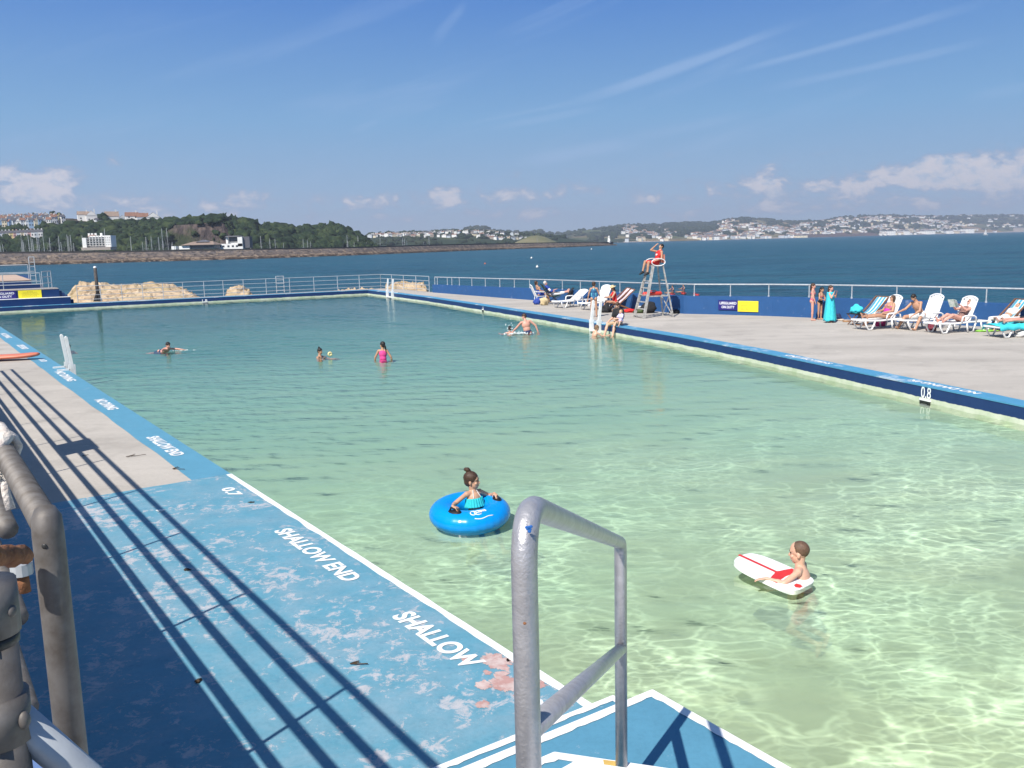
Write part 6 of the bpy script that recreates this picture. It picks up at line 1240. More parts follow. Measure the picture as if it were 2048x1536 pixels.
bk = MB(); bk.box((0, 0, 0), (.30, .20, .012)); q = o.location + Matrix.Rotation(o.rotation_euler.z, 3, 'Z') @ ((h.J['wrl'] + h.J['wrr']) / 2 + V(0, .1, .03)); b_o = bk.build('open_book', CLM['white'], None, False, q); b_o.rotation_euler = (R(-30), 0, o.rotation_euler.z); tag(b_o, 'open white book in the hands of the straw hatted reader', 'book')
d5 = deckchair(P(1233, 618.5), nrm((-.97, -.2, 0)), 'stripe_red', 'red patterned deckchair back half hidden behind the straw hat')
blob('bag', CLM['black'], P(1212, 625), (.24, .2, .22), 'black bag slumped on the deck beside the straw hatted reader', 'bag', 12)
blob('towel', CLM['red'], P(1258, 625), (.28, .2, .10), 'red towel heaped on the deck below the striped deckchair', 'towel', 13)
blob('bag', CLM['black'], P(1297, 626), (.30, .24, .30), 'large black bag on the deck under the lifeguard chair', 'bag', 14)
blob('bag', simple('dark_green_bag', (.05, .08, .02), (.03, .05, .015), 8, .7), P(1278, 626), (.26, .2, .13), 'dark green bag on the deck left of the black bag', 'bag', 15)
blob('bag', CLM['white'], P(1278, 624.5) + V(0, 0, .2), (.1, .08, .05), 'pale cap lying on the dark green bag', 'cap', 16)
# woman in the white garden chair, man in the camp chair
gc = empty('garden_chair', P(1081, 608), math.atan2(-.98, .2)); tag(gc, 'white garden armchair of the dark haired woman by the sea wall', 'chair')
mb = MB()
for i in range(6): mb.box((0, .20 - i * .085, .42), (.48, .07, .02))
mb.build('seat', MAT['resin'], gc)
mb = MB()
for i in range(6): x = -.2 + i * .08; mb.bar((x, -.26, .44), (x, -.52, 1.0), .06, .018)
mb.tube([V(-.25, -.26, .44), V(-.24, -.5, .97), V(0, -.54, 1.03), V(.24, -.5, .97), V(.25, -.26, .44)], .02, 8); mb.build('backrest', MAT['resin'], gc)
for x in (-1, 1):
    for y in (.22, -.24): mb = MB(); mb.tube([V(x * .25, y * 1.15, .0), V(x * .25, y, .43)], .02, 8); mb.build('leg', MAT['resin'], gc)
    mb = MB(); mb.tube([V(x * .27, .24, .42), V(x * .28, .22, .64), V(x * .28, -.3, .66)], .022, 8); mb.build('armrest', MAT['resin'], gc)
h = Human(1.64, dict(recline(R(72), .0), sh_l=(0, .25, -1), sh_r=(0, .25, -1), foot_l=(0, 1, -.1), foot_r=(0, 1, -.1), face=(.1, 1, -.2)), female=True); o = person('dark haired woman sitting in the white garden armchair with her back turned', h, 'tan', ('bob', 'brown'), [dict(name='dress', mat='blue', torso=('pelvis', 'waist'), legs=.4, inf=.014)]); sit_on(o, h, gc, -.04, .53)
blob('bag', CLM['blue'], P(1075, 609), (.2, .16, .2), 'blue and white beach bag behind the garden armchair', 'bag', 17)
blob('bag', CLM['straw'], P(1088, 610.5), (.2, .17, .24), 'straw beach basket beside the garden armchair', 'bag', 18)
cc = empty('camp_chair', P(1107, 609), math.atan2(-.99, .1)); tag(cc, 'dark green folding recliner of the man with raised feet', 'camp chair')
mb = MB(); v = [V(x, y, z) for y, z in ((.32, .46), (.0, .40), (-.22, .42), (-.45, .75), (-.62, 1.06)) for x in (-.27, .27)]; mb.add(v, [(2 * i, 2 * i + 1, 2 * i + 3, 2 * i + 2) for i in range(4)]); o = mb.build('sling', CLM['green'], cc); o.modifiers.new('t', 'SOLIDIFY').thickness = .012
for x in (-1, 1):
    for p_, q_ in (((x * .28, .36, .47), (x * .28, -.5, .02)), ((x * .28, -.64, 1.08), (x * .28, .34, .02)), ((x * .29, .3, .62), (x * .29, -.42, .68))): mb = MB(); mb.tube([V(p_), V(q_)], .016, 8); mb.build('frame_tube', MAT['black'], cc)
h = Human(1.74, dict(recline(R(58), .16), sh_l=(-.05, 1, .22), sh_r=(.05, 1, .22), th_l=(-.1, 1, .16), th_r=(.1, 1, .16), face=(.0, 1, -.2), ua_r=(.2, .6, -.7), fa_r=(-.1, .9, .35))); o = person('grey haired man in blue top and white trousers reclining, feet up', h, 'pink', ('short', 'grey'), [dict(name='jumper', mat='blue', torso=('waist', 'chest', 'should'), arms=1.3, inf=.016), dict(name='sleeve_stripes', mat='white', extra=lambda h, mb: [cap(mb, h.J['shl'].lerp(h.J['ell'], a), h.J['shl'].lerp(h.J['ell'], a + .1), .066 * h.s, .066 * h.s) for a in (.42, .62)] + [cap(mb, h.J['shr'].lerp(h.J['elr'], a), h.J['shr'].lerp(h.J['elr'], a + .1), .066 * h.s, .066 * h.s) for a in (.42, .62)]), dict(name='trousers', mat='white', torso=('pelvis',), legs=1.55, inf=.014)]); sit_on(o, h, cc, -.10, .53)
ft = empty('footrest', cc.location + Matrix.Rotation(cc.rotation_euler.z, 3, 'Z') @ V(0, .78, 0), cc.rotation_euler.z); tag(ft, 'dark sloping footrest under the raised feet of the reclining man', 'footrest')
mb = MB(); mb.bar((0, -.16, .3), (0, .28, .84), .42, .03); mb.build('pad', CLM['black'], ft)
for x in (-1, 1): mb = MB(); mb.bar((x * .18, .2, .74), (x * .18, .1, .0), .025, .025); mb.bar((x * .18, -.2, .0), (x * .18, .0, .5), .025, .025); mb.build('leg', MAT['black'], ft)
# --- father and toddler on the pool edge, boy in the water at his feet
p, u = edge_at(1222); inn = V(-u.y, u.x, 0); seat = p - inn * .30 + V(0, 0, .10); fd = nrm(inn * .9 - u * .38)
h = Human(1.78, dict(spine=(0, -.10, 1), head=(0, .45, 1), face=(.25, .9, -.75), th_l=(-.22, 1, -.06), sh_l=(-.05, .42, -1), th_r=(.16, 1, -.06), sh_r=(.02, .5, -1), foot_l=(0, 1, -.3), foot_r=(0, 1, -.3), ua_l=(-.25, .25, -1), fa_l=(.85, .6, -.1), ua_r=(.2, .2, -1), fa_r=(.05, .9, -.45)), girth=1.08); o = person('dark haired man in a black shirt and patterned shorts sitting on the pool edge', h, 'fair', ('short', 'brown'), [dict(name='tee_shirt', mat='black', torso=('waist', 'chest', 'should'), arms=.75, inf=.018), SHORTS('cream', .95)]); place(o, h, seat, fd)
h2 = Human(.86, dict(spine=(0, -.05, 1), head=(0, .15, 1), face=(.2, 1, -.3), th_l=(-.3, 1, -.05), sh_l=(0, .5, -1), th_r=(.3, 1, -.05), sh_r=(0, .5, -1), ua_l=(-.3, .6, -.7), fa_l=(.3, 1, -.2), ua_r=(.3, .6, -.7), fa_r=(-.3, 1, -.2)), child=1.35, girth=1.2); o = person('fair haired toddler in a lavender top sitting on the man in black', h2, 'fair', ('buzz', 'blond'), [dict(name='top', mat='lavender', torso=('pelvis', 'waist', 'chest', 'should'), arms=.9, inf=.02)]); place(o, h2, seat + fd * .12 - u * .38 + V(0, 0, .10), fd)
swimmer('boy with short brown hair in the water holding the feet of the man in black', Human(1.4, dict(CROUCH, spine=(.25, .35, 1), head=(.1, .25, 1), face=(.4, 1, -.1), ua_l=(-.4, .7, -.6), fa_l=(.3, 1, .1), ua_r=(.5, .6, -.5), fa_r=(.5, 1, .15)), child=.6), 'fair', ('short', 'light'), [SHORTS('navy')], (1193.5, 656), 671, (.75, .6, 0))
# ------------------------------------------------------------------ lifeguard chair
LB = V(.953, .303, 0); LA = V(-.303, .953, 0); LF = V(5.37, 36.95, 0)
lc = empty('lifeguard_chair', LF + LB * .7, math.atan2(LB.x, -LB.y)); tag(lc, 'tall weathered steel lifeguard chair with ladder rungs and a white seat hoop', 'lifeguard chair')
MAT['chair_metal'] = simple('weathered_chair_paint', (.50, .49, .46), (.30, .28, .25), 10, .55, .2, .2)
def lcl(a, b_, z): return V(a, -b_ + .7, z)                     # a along the pool, b_ back from the front feet (local frame faces the pool)
ft_ = {-1: lcl(-.46, 0, 0), 1: lcl(.46, 0, 0)}; tp_ = {-1: lcl(-.25, .52, 2.12), 1: lcl(.25, .52, 2.12)}; bf_ = {-1: lcl(-.46, 1.35, 0), 1: lcl(.46, 1.35, 0)}; bt_ = {-1: lcl(-.25, .98, 2.12), 1: lcl(.25, .98, 2.12)}
for x in (-1, 1):
    mb = MB(); mb.bar(ft_[x], tp_[x], .055, .11, up=V(0, 1, 0)); mb.build('front_leg', MAT['chair_metal'], lc); mb = MB(); mb.bar(bf_[x], bt_[x], .05, .05); mb.build('back_leg', MAT['chair_metal'], lc)
    k = .30; mb = MB(); mb.bar(bf_[x].lerp(bt_[x], .02), bf_[-x].lerp(bt_[-x], .42), .03, .03); mb.build('brace', MAT['chair_metal'], lc)
    mb = MB(); mb.bar(ft_[x].lerp(tp_[x], .42), bf_[x].lerp(bt_[x], .42), .03, .045); mb.build('side_bar', MAT['chair_metal'], lc)
for i in range(7): k = .04 + i * .135; mb = MB(); mb.bar(ft_[-1].lerp(tp_[-1], k), ft_[1].lerp(tp_[1], k), .10, .035); mb.build('rung', MAT['chair_metal'], lc)
for k in (.06, .42, .72): mb = MB(); mb.bar(bf_[-1].lerp(bt_[-1], k), bf_[1].lerp(bt_[1], k), .035, .035); mb.build('cross_bar', MAT['chair_metal'], lc)
mb = MB(); mb.box(lcl(0, .75, 2.14), (.56, .54, .05)); mb.build('seat', MAT['chair_metal'], lc)
for x in (-1, 1): mb = MB(); mb.tube([lcl(x * .29, .44 + .31 * (1 - math.cos(a)), 2.28 + .15 * math.sin(a) - .0) for a in [k * math.pi * 2 / 16 for k in range(17)]], .02, 8, cap=False); mb.build('arm_hoop', MAT['resin'], lc)
mb = MB(); mb.box(lcl(0, 1.03, 2.42), (.56, .04, .34)); mb.build('backrest', simple('salmon_seat_back', (.55, .22, .16), (.45, .2, .15), 5, .6), lc)
h = Human(1.80, dict(spine=(0, -.36, 1), head=(0, -.32, 1), face=(-.05, 1, .12), th_l=(-.16, 1, .10), sh_l=(-.02, .12, -1), th_r=(.14, 1, .16), sh_r=(.05, .25, -1), foot_l=(0, 1, -.35), foot_r=(0, 1, -.35), ua_l=(-.22, .15, -1), fa_l=(.25, .9, -.25), ua_r=(.25, .95, .28), fa_r=(-.35, -.55, .62))); o = person('lifeguard in red vest and red shorts sitting high on the chair, hand at his brow', h, 'tan', ('short', 'black'), [dict(name='vest', mat='red', torso=('waist', 'chest'), inf=.014, extra=lambda h, mb: [cap(mb, h.J['chest'] + h.sd * .09 * x * h.s + h.sp * .1 * h.s, h.J['neck'] + h.sd * .09 * x * h.s, .035 * h.s, .035 * h.s) for x in (-1, 1)]), SHORTS('red', .8), dict(name='shoes', mat='black', feet=True, inf=.008), dict(name='chest_print', mat='white', extra=lambda h, mb: mb.ell(h.J['waist'].lerp(h.J['chest'], .75) + h.fw * .112 * h.s - h.sd * .04 * h.s, (.075 * h.s, .02 * h.s, .05 * h.s), h.M))]); sit_on(o, h, lc, lcl(0, .80, 0).y, 2.27)
mb = MB(); q = [V(0, 0, 0), V(.0, .35, 0), V(0, .5, .03)]; mb.tube([V(0, -.45, 0), V(0, -.40, 0), V(0, .38, 0), V(0, .45, 0)], [.03, .085, .085, .03], 12); mb.tube([V(0, -.2, .07), V(0, -.12, .13), V(0, .12, .13), V(0, .2, .07)], .015, 6); o = mb.build('rescue_buoy', simple('red_rescue_plastic', (.66, .06, .035), (.55, .04, .03), 5, .35), None, True, LF + LB * .62 + V(0, 0, .98)); o.rotation_euler = (0, 0, math.atan2(LB.y, LB.x) - R(90)); tag(o, 'red plastic rescue buoy hanging behind the ladder of the lifeguard chair', 'rescue buoy')
mb = MB(); mb.tube([V(-.30, 0, .05), V(0, 0, .09), V(.24, 0, .05)], [.05, .1, .04], 10); o = mb.build('bag', CLM['black'], None, True, P(1352, 627)); tag(o, 'small dark bag behind the back legs of the lifeguard chair', 'bag')
# ------------------------------------------------------------------ kayakers beyond the wall
MAT['kayak'] = simple('red_kayak_plastic', (.62, .07, .05), (.5, .05, .04), 4, .35)
for i, (px, py, lab, plab, dx) in enumerate(((1345, 590, 'red kayak partly hidden behind the sea wall nearest the lifeguard', 'paddler with dark hair in the kayak nearest the lifeguard', 0), (1367, 588, 'red kayak on the sea in the middle of the three', 'paddler in a dark top in the middle kayak', .55), (1393, 591, 'red kayak tip showing right of the other kayaks', None, 0))):
    p = P(px, py, SEA); kr_ = empty('kayak', p, R(-9 + 4 * i)); kr_.scale = (.8, .7, .8); tag(kr_, lab, 'kayak', None); mb = MB(); secs = [(-1.7, .03, .30), (-1.2, .22, .24), (-.4, .35, .20), (.4, .35, .20), (1.2, .22, .24), (1.7, .03, .30)]; v = []
    for y, w, t in secs: v += [V(-w, y, t), V(-w * .8, y, -.05), V(0, y, -.12), V(w * .8, y, -.05), V(w, y, t)]
    f = [(k * 5 + j, k * 5 + j + 1, k * 5 + j + 6, k * 5 + j + 5) for k in range(5) for j in range(4)] + [(k * 5 + 4, k * 5, k * 5 + 5, k * 5 + 9) for k in range(5)]; mb.add(v, f); mb.build('hull', MAT['kayak'], kr_, True)
    mb = MB(); mb.ell((0, -.1, .23), (.24, .4, .05)); mb.build('cockpit', MAT['black'], kr_, True)
    if plab: hh = Human(1.7, dict(th_l=(-.15, 1, .05), sh_l=(0, 1, -.1), th_r=(.15, 1, .05), sh_r=(0, 1, -.1), ua_l=(-.4, .5, -.6), fa_l=(0, 1, .1), ua_r=(.4, .5, -.6), fa_r=(0, 1, .1))); o = person(plab, hh, 'tan', ('short', 'black'), [dict(name='vest', mat='navy', torso=('waist', 'chest'), inf=.02)], vox=.016); place(o, hh, p + V(0, 0, .28), nrm((-.9, -.4, 0)))
# ------------------------------------------------------------------ sea wall, railings, signs
sw = empty('sea_wall', WALL[2]); tag(sw, 'long blue painted sea wall behind the sunbathers', 'wall')
mb = MB(); wo = offs(WALL, -.42)
fine = [(WALL[i].lerp(WALL[i + 1], j / 6), wo[i].lerp(wo[i + 1], j / 6), WALLH[i] + (WALLH[i + 1] - WALLH[i]) * j / 6) for i in range(len(WALL) - 1) for j in range(6)] + [(WALL[-1], wo[-1], WALLH[-1])]
for (a, b_, z), (c_, d_, z2) in zip(fine, fine[1:]):
    A, B, C_, D_ = V(a.x, a.y, z), V(b_.x, b_.y, z), V(c_.x, c_.y, z2), V(d_.x, d_.y, z2); lo = V(0, 0, -3.6)
    mb.add([V(a.x, a.y, -.02), A, C_, V(c_.x, c_.y, -.02)], [(0, 1, 2, 3)]); mb.add([A, B, D_, C_], [(0, 1, 2, 3)]); mb.add([B, V(b_.x, b_.y, -4), V(d_.x, d_.y, -4), D_], [(0, 1, 2, 3)])
a, b_, z = fine[0]; mb.add([V(a.x, a.y, -.02), V(b_.x, b_.y, -.02), V(b_.x, b_.y, z), V(a.x, a.y, z)], [(0, 1, 2, 3)])
child(mb, 'wall_face', MAT['wall_blue'], sw)
def wall_at(px, d=-.21):
    w = offs(WALL, d); lo, hi = 0.0, 1.0
    def pt(s):
        k = s * (len(w) - 1); i = min(int(k), len(w) - 2); return w[i].lerp(w[i + 1], k - i), WALLH[i] + (WALLH[i + 1] - WALLH[i]) * (k - i), (w[i + 1] - w[i]).normalized()
    for _ in range(50):
        s = (lo + hi) / 2; p, z, u = pt(s); lo, hi = (s, hi) if project(V(p.x, p.y, z))[0] < px else (lo, s)
    return p, z, u
wr = empty('sea_wall_railing', wall_at(1400)[0]); tag(wr, 'pale single rail railing on short posts along the top of the sea wall', 'railing'); pts = []
for px in (868, 875, 895, 904, 919, 944, 971, 1000, 1029, 1059.5, 1090.5, 1125, 1161, 1199, 1240, 1287, 1336, 1388.6, 1460.8, 1537.4, 1618, 1703.3, 1793, 1880.7, 1972, 2062, 2150):
    p, z, u = wall_at(px); t = V(p.x, p.y, z + .50); pts.append(t)
    mb = MB(); mb.tube([V(p.x, p.y, z - .02), t], .022, 8); mb.tube([V(p.x, p.y, z - .01), V(p.x, p.y, z + .06)], .04, 8); child(mb, 'post', MAT['railing'], wr)
mb = MB(); mb.tube(pts, .03, 8); child(mb, 'rail', MAT['railing'], wr)
MAT['sign_blue'] = simple('sign_blue', (.022, .016, .17), (.018, .013, .14), 4, .4); MAT['sign_yellow'] = simple('sign_yellow', (.80, .68, .03), (.76, .63, .03), 4, .4); MAT['sign_ink'] = simple('sign_ink', (.30, .26, .03), (.25, .2, .03), 5, .6)
def sign(c, xd, nrm_, w, h, mat, text, label, yel=False, lean=0.0):
    root = empty('sign', c); tag(root, label, 'sign'); up_ = V(0, 0, 1); mb = MB(); mb.bar(c - xd * w / 2, c + xd * w / 2, h, .016, up=nrm_); child(mb, 'panel', MAT[mat], root); f = c + nrm_ * .0115
    if not yel:
        adopt(lettering('LIFEGUARD', w * .86, h * .27, f - xd * w * .43 + up_ * h * .07, xd, up_, bold=.018), root); adopt(lettering('ON DUTY', w * .66, h * .27, f - xd * w * .33 - up_ * h * .33, xd, up_, bold=.018), root)
    else:
        mb = MB()                                               # rows of small print too fine to read
        for i, (a, b_) in enumerate(((-.12, .14), (-.3, .3), (-.36, .36), (-.33, .36), (-.36, .3), (-.36, .36))):
            x = a
            while x < b_: l_ = random.uniform(.02, .07); z = h * (.32 - i * .13); q = f + xd * w * x + up_ * z; mb.add([q, q + xd * w * l_, q + xd * w * l_ + up_ * h * .035, q + up_ * h * .035], [(0, 1, 2, 3)]); x += l_ + .02
        child(mb, 'small_print', MAT['sign_ink'], root)
for px0, px1, py0, py1, mat, yel, lab in ((1437, 1476, 600.5, 620, 'sign_blue', False, 'blue LIFEGUARD ON DUTY sign on the long sea wall'), (1476, 1517, 602, 623.5, 'sign_yellow', True, 'yellow notice of small print on the long sea wall')):
    p0, z, u = wall_at(px0, .03); p1, z, u2 = wall_at(px1, .03); c = (p0 + p1) / 2; zt = AT((px0 + px1) / 2, py0, c.y).z; zb = AT((px0 + px1) / 2, py1, c.y).z; xd = (p1 - p0).normalized(); c = V(c.x, c.y, (zt + zb) / 2)
    sign(c, xd, V(xd.y, -xd.x, 0), (p1 - p0).length, zt - zb, mat, None, lab, yel)
# ------------------------------------------------------------------ terrace at the far end of the pool
tr = empty('terrace', E(0, 1)); tag(tr, 'navy painted stepped terrace with white edges at the far end of the near side', 'terrace')
def ex(s0, s1, d0, d1, z0, z1, name, mat, par=tr, sl=0.0):
    mb = MB(); q = [E(s0, d0), E(s1, d0), E(s1 - sl, d1), E(s0, d1)]; mb.prism([xy(p) for p in q], z0, z1); return child(mb, name, MAT[mat], par)
ex(-9, 5.45, .40, 1.7, -3, .44, 'lower_wall', 'navy'); ex(-9, 5.47, .385, .80, .445, .475, 'white_edge', 'nose'); ex(-9, 4.85, .80, 3.2, -3, .98, 'upper_wall', 'navy'); ex(-9, 4.83, .78, 3.25, .985, 1.015, 'terrace_top', 'deck2', sl=.1)
ex(-9, 4.0, 3.2, 4.2, -3, 1.24, 'step_wall', 'navy'); ex(-9, 4.02, 3.18, 4.2, 1.245, 1.27, 'step_edge', 'railing'); ex(-9, 3.3, 4.2, 6, -3, 1.5, 'step_wall', 'navy')
for i in range(5): ex(4.85 + i * .16, 5.0 + i * .16, .9, 3 - i * .3, -3, .84 - i * .15, 'end_step', 'navy')
MAT['sand'] = simple('pinkish_concrete', (.50, .36, .27), (.42, .31, .24), .8, .9, kind='Object'); ex(-9, 3.32, 4.18, 24, 1.505, 1.545, 'platform', 'sand', sl=1.2); ex(-9, 3.25, 6.0, 24, -3, 1.5, 'platform_base', 'navy')
def rail_run(name, pts, hs, ht, label, par=None, r=.022, posts=True, pr=.024):
    root = empty(name, pts[0]); tag(root, label, 'railing')
    for hh in hs: mb = MB(); mb.tube([p + V(0, 0, hh) for p in pts], r if hh < ht - .01 else r * 1.25, 8); child(mb, 'rail', MAT['railing'], root)
    for p in pts: mb = MB(); mb.tube([p, p + V(0, 0, ht)], pr, 8); child(mb, 'post', MAT['railing'], root)
    return root
rail_run('terrace_railing', [E(s, .95, 1.015) for s in (-8, -5.5, -3, -.5, 1.75, 3.85)], (.5, 1.02), 1.02, 'pale two bar railing along the front of the navy terrace')
rail_run('terrace_railing', [E(3.95, .95, 1.015), E(4.3, 1.9, 1.015), E(4.5, 2.8, 1.015)], (.35, .75, 1.1), 1.1, 'pale railing with curved end at the right end of the navy terrace')
rail_run('terrace_railing', [E(s, 4.6, 1.545) for s in (-8, -5.6, -3.2, -.8, 1.3, 3.2)], (.5, 1.0), 1.0, 'thin grey railing on the pinkish platform above the terrace')
mb = MB()
for s in (3.3, 3.62): mb.tube([E(s, 4.4, 1.0), E(s, 4.4, 3.05)], .028, 8)
mb.tube([E(3.3, 4.4, 3.05), E(3.62, 4.4, 3.05)], .028, 8)
for k in range(5): mb.tube([E(3.3, 4.4, 1.5 + k * .3), E(3.62, 4.4, 1.5 + k * .3)], .018, 8)
tag(mb.build('steel_ladder', MAT['railing']), 'tall pale steel ladder frame at the right end of the platform', 'ladder')
mb = MB(); mb.tube([E(.35, 4.7, 1.5), E(.35, 4.7, 3.35)], .03, 8); mb.tube([E(.35, 4.7, 2.55), E(.35, 4.7, 2.7)], .05, 8); tag(mb.build('signal_post', MAT['railing']), 'lone pale post rising from the platform railing', 'post')
for s0, s1, mat, yel, lab in ((1.0, 2.42, 'sign_blue', False, 'blue LIFEGUARD ON DUTY sign on the navy terrace'), (2.5, 3.85, 'sign_yellow', True, 'yellow notice of small print on the navy terrace')):
    c = (E(s0, .775) + E(s1, .775)) / 2 + V(0, 0, .72); sign(c, EDX, -EDY, s1 - s0 - .04, .50, mat, None, lab, yel)
# ------------------------------------------------------------------ far railing
s_list = [5.9, 7.3, 8.6, 9.9, 11.2, 12.5, 13.9, 15.2, 16.6, 18.2, 19.9, 21.7, 23.5, 25.2, 26.9]
fr_ = rail_run('walkway_railing', [E(s, 1.25, 0) for s in s_list], (.20, .48, .78, 1.08), 1.08, 'pale four bar railing along the far walkway between the pool and the rocks', r=.017)
c0 = E(26.9, 1.25); c1 = WALL[0] + V(-.25, .5, 0)
rail_run('walkway_railing', [c0.lerp(c1, k / 4) for k in range(5)], (.20, .48, .78, 1.08), 1.08, 'pale four bar railing turning from the far corner to the sea wall', r=.017)
mb = MB(); g0 = E(19.0, 1.5); 
for d in (0, .55): mb.tube([g0 + EDX * d + V(0, 0, -.2), g0 + EDX * d + V(0, 0, 1.25)], .035, 8)
for z in (.2, .45, .7, .95, 1.22): mb.tube([g0 + V(0, 0, z), g0 + EDX * .55 + V(0, 0, z)], .025, 8)
tag(mb.build('steel_ladder', MAT['railing']), 'pale steel sea ladder breaking the far railing near the corner', 'ladder')
p0 = P(197, 602.5, 0); ps = empty('timber_post', p0); tag(ps, 'dark weathered post with a white stained top beside the rocks', 'post')
mb = MB(); mb.tube([V(0, 0, 0), V(-.02, 0, 2.25)], [.12, .10], 12); mb.build('shaft', simple('dark_wet_timber', (.085, .075, .07), (.04, .036, .034), 8, .8, 0, .5), ps, True)
mb = MB(); mb.add([V(-.3, -.12, 0), V(.22, -.12, 0), V(.22, .12, 0), V(-.3, .12, 0), V(-.03, -.06, .75), V(.05, -.06, .75), V(.05, .06, .75), V(-.03, .06, .75)], [(3, 2, 1, 0), (4, 5, 6, 7), (0, 1, 5, 4), (1, 2, 6, 5), (2, 3, 7, 6), (3, 0, 4, 7)]); mb.build('base', MAT['deckwood'] if 0 else MAT['black'], ps)
mb = MB(); mb.ell((-.02, 0, 2.25), (.105, .105, .10)); mb.build('stained_top', MAT['nose'], ps, True)
# ------------------------------------------------------------------ rocks
def rock_mat():
    b = NB('golden_rock'); v = b.coord('World'); vs = b.coord('World', (.5, .5, 2.4))
    c = b.ramp(b.noise(vs, .8, 7, .65), [(.30, (.15, .10, .068)), (.39, (.40, .29, .185)), (.58, (.56, .43, .29)), (.75, (.47, .36, .245))])
    c = b.mix(b.ramp(b.noise(v, .45, 4), [(.5, 0), (.7, .55)]), c, (.22, .19, .075))
    g = b.new('ShaderNodeSeparateXYZ'); b.l(b.new('ShaderNodeNewGeometry').outputs['Position'], g.inputs[0]); m = b.new('ShaderNodeMapRange'); m.inputs['From Min'].default_value = SEA; m.inputs['From Max'].default_value = SEA + 1.5; b.l(b.math('ADD', g.outputs[2], b.noise(v, .9, 3)), m.inputs['Value'])
    c = b.mix(m.outputs[0], (.02, .018, .014), c); b.base(c).set(rough=.92, spec=.2); b.bump(b.noise(vs, 1.1, 5, .6), .8, .5); return b.mat
MAT['rock'] = rock_mat()
def rock_patch(quad, top, label, nx=110, ny=46, seed=0, jag=.55, edge=.16):
    """heightfield of ledges between four ground corners; top(u, v) in metres above the sea"""
    a, b_, c_, d_ = [Vector(q) for q in quad]; v = []
    for j in range(ny + 1):
        for i in range(nx + 1):
            u, w = i / nx, j / ny; p = a.lerp(b_, u).lerp(d_.lerp(c_, u), w); e = min(1, u / edge, (1 - u) / edge, (w + .02) / edge * 1.0, (1 - w) / edge); e = max(0, e) ** .6
            q = V(p.x * .22, p.y * .22, seed); n1 = noise.noise(q) + .55 * noise.noise(q * 2.3) + .3 * noise.noise(q * 5.1); hgt = top(u, w) * (1 + .12 * n1) * e
            st = .32; k = hgt / st; fr2 = k - math.floor(k); hgt = (math.floor(k) + min(1, fr2 * 3.2) * .85 + fr2 * .15) * st + jag * .45 * noise.noise(q * 9) + jag * .3 * noise.noise(q * 23)
            v.append((p.x + jag * .5 * noise.noise(q * 6 + V(9, 0, 0)), p.y + jag * .5 * noise.noise(q * 6 + V(0, 9, 0)), SEA - .4 + hgt))
    o = link('rock_outcrop', np_mesh('rock_outcrop', np.array(v), grid_faces(ny + 1, nx + 1)), MAT['rock']); tag(o, label, 'rocks'); return o
g0 = lambda px, Y, z=SEA: V(ray(px, 540).x / ray(px, 540).y * Y, Y, z)
rock_patch((E(4.6, 2.2, SEA), E(17.2, 2.4, SEA), g0(398, 86), g0(112, 92)), lambda u, w: (2.35 + .95 * w - max(0, u - .7) * 4.5 * (1 - .3 * w)), 'broad shelf of golden layered rock behind the far walkway', seed=1.3)
rock_patch((g0(436, 76.5), g0(510, 77), g0(506, 84), g0(446, 84)), lambda u, w: 2.75 * math.sin(math.pi * (u * .8 + .12)) ** .5, 'rounded golden boulder standing alone behind the far railing', 50, 30, 4.1, .5, .12)
rock_patch((g0(392, 71), g0(446, 71.5), g0(444, 76), g0(396, 76)), lambda u, w: 2.0, 'low flat brown rock left of the rounded boulder', 40, 20, 6.0, .5)
rock_patch((g0(655, 74), g0(766, 73.5), g0(760, 80), g0(665, 80)), lambda u, w: 2.35, 'dark low rocks in the water behind the far corner', 60, 20, 8.0, .6)
rock_patch((V(-8.8, 69.8, SEA), V(-5.6, 63.2, SEA), g0(870, 70), g0(748, 79)), lambda u, w: 3.0, 'brown jagged rocks outside the far corner railing', 50, 34, 11.0, .7)
# ------------------------------------------------------------------ handrail by the stairs
b_far = P(1243, 1531, z3 + .005); zt_far = AT(1225, 1086, b_far.y).z; N0 = AT(1046, 1200, 1.93); N0 = V(.018, 1.93, 0)
hrl = empty('handrail', (N0.x, N0.y, PROM)); tag(hrl, 'silver painted tubular handrail standing in the right foreground', 'handrail')
top_near = V(N0.x, N0.y, 2.62); top_far = V(b_far.x, b_far.y, zt_far); d = (top_far - top_near).normalized(); rb = .17; pts = [V(N0.x, N0.y, PROM), V(N0.x, N0.y, 2.2), V(N0.x, N0.y, 2.62 - rb)]
a0 = V(N0.x, N0.y, 2.62 - rb); b0 = top_near + d * rb
for k in range(1, 9): t = k / 9; pts.append(a0 * (1 - t) ** 2 + top_near * 2 * t * (1 - t) + b0 * t * t)
pts += [b0, top_near.lerp(top_far, .6)]; c0_ = top_far - d * .06; c1_ = top_far - V(0, 0, .06); pts.append(c0_)
for k in range(1, 6): t = k / 6; pts.append(c0_ * (1 - t) ** 2 + top_far * 2 * t * (1 - t) + c1_ * t * t)
pts += [c1_, V(b_far.x, b_far.y, b_far.z)]
mb = MB(); mb.tube(pts, .0305, 28); child(mb, 'main_tube', MAT['silver'], hrl, smooth=True)
lo_far = V(b_far.x, b_far.y, AT(1240, 1298, b_far.y).z); lo_near = V(N0.x, N0.y, AT(1066, 1462, N0.y).z)
mb = MB(); mb.tube([lo_near + (lo_far - lo_near).normalized() * .0, lo_far], .029, 24); child(mb, 'lower_bar', MAT['silver'], hrl, smooth=True)
mb = MB(); q = AT(1058, 1057, 1.88); 
for k in range(9): a = k * .7; mb.ell(AT(1058 + 5 * math.cos(a) * (k % 3) / 2, 1057 + 6 * math.sin(a) * (k % 3) / 2, 1.9025), (.0042, .0012, .0036), nu=8, nv=6)
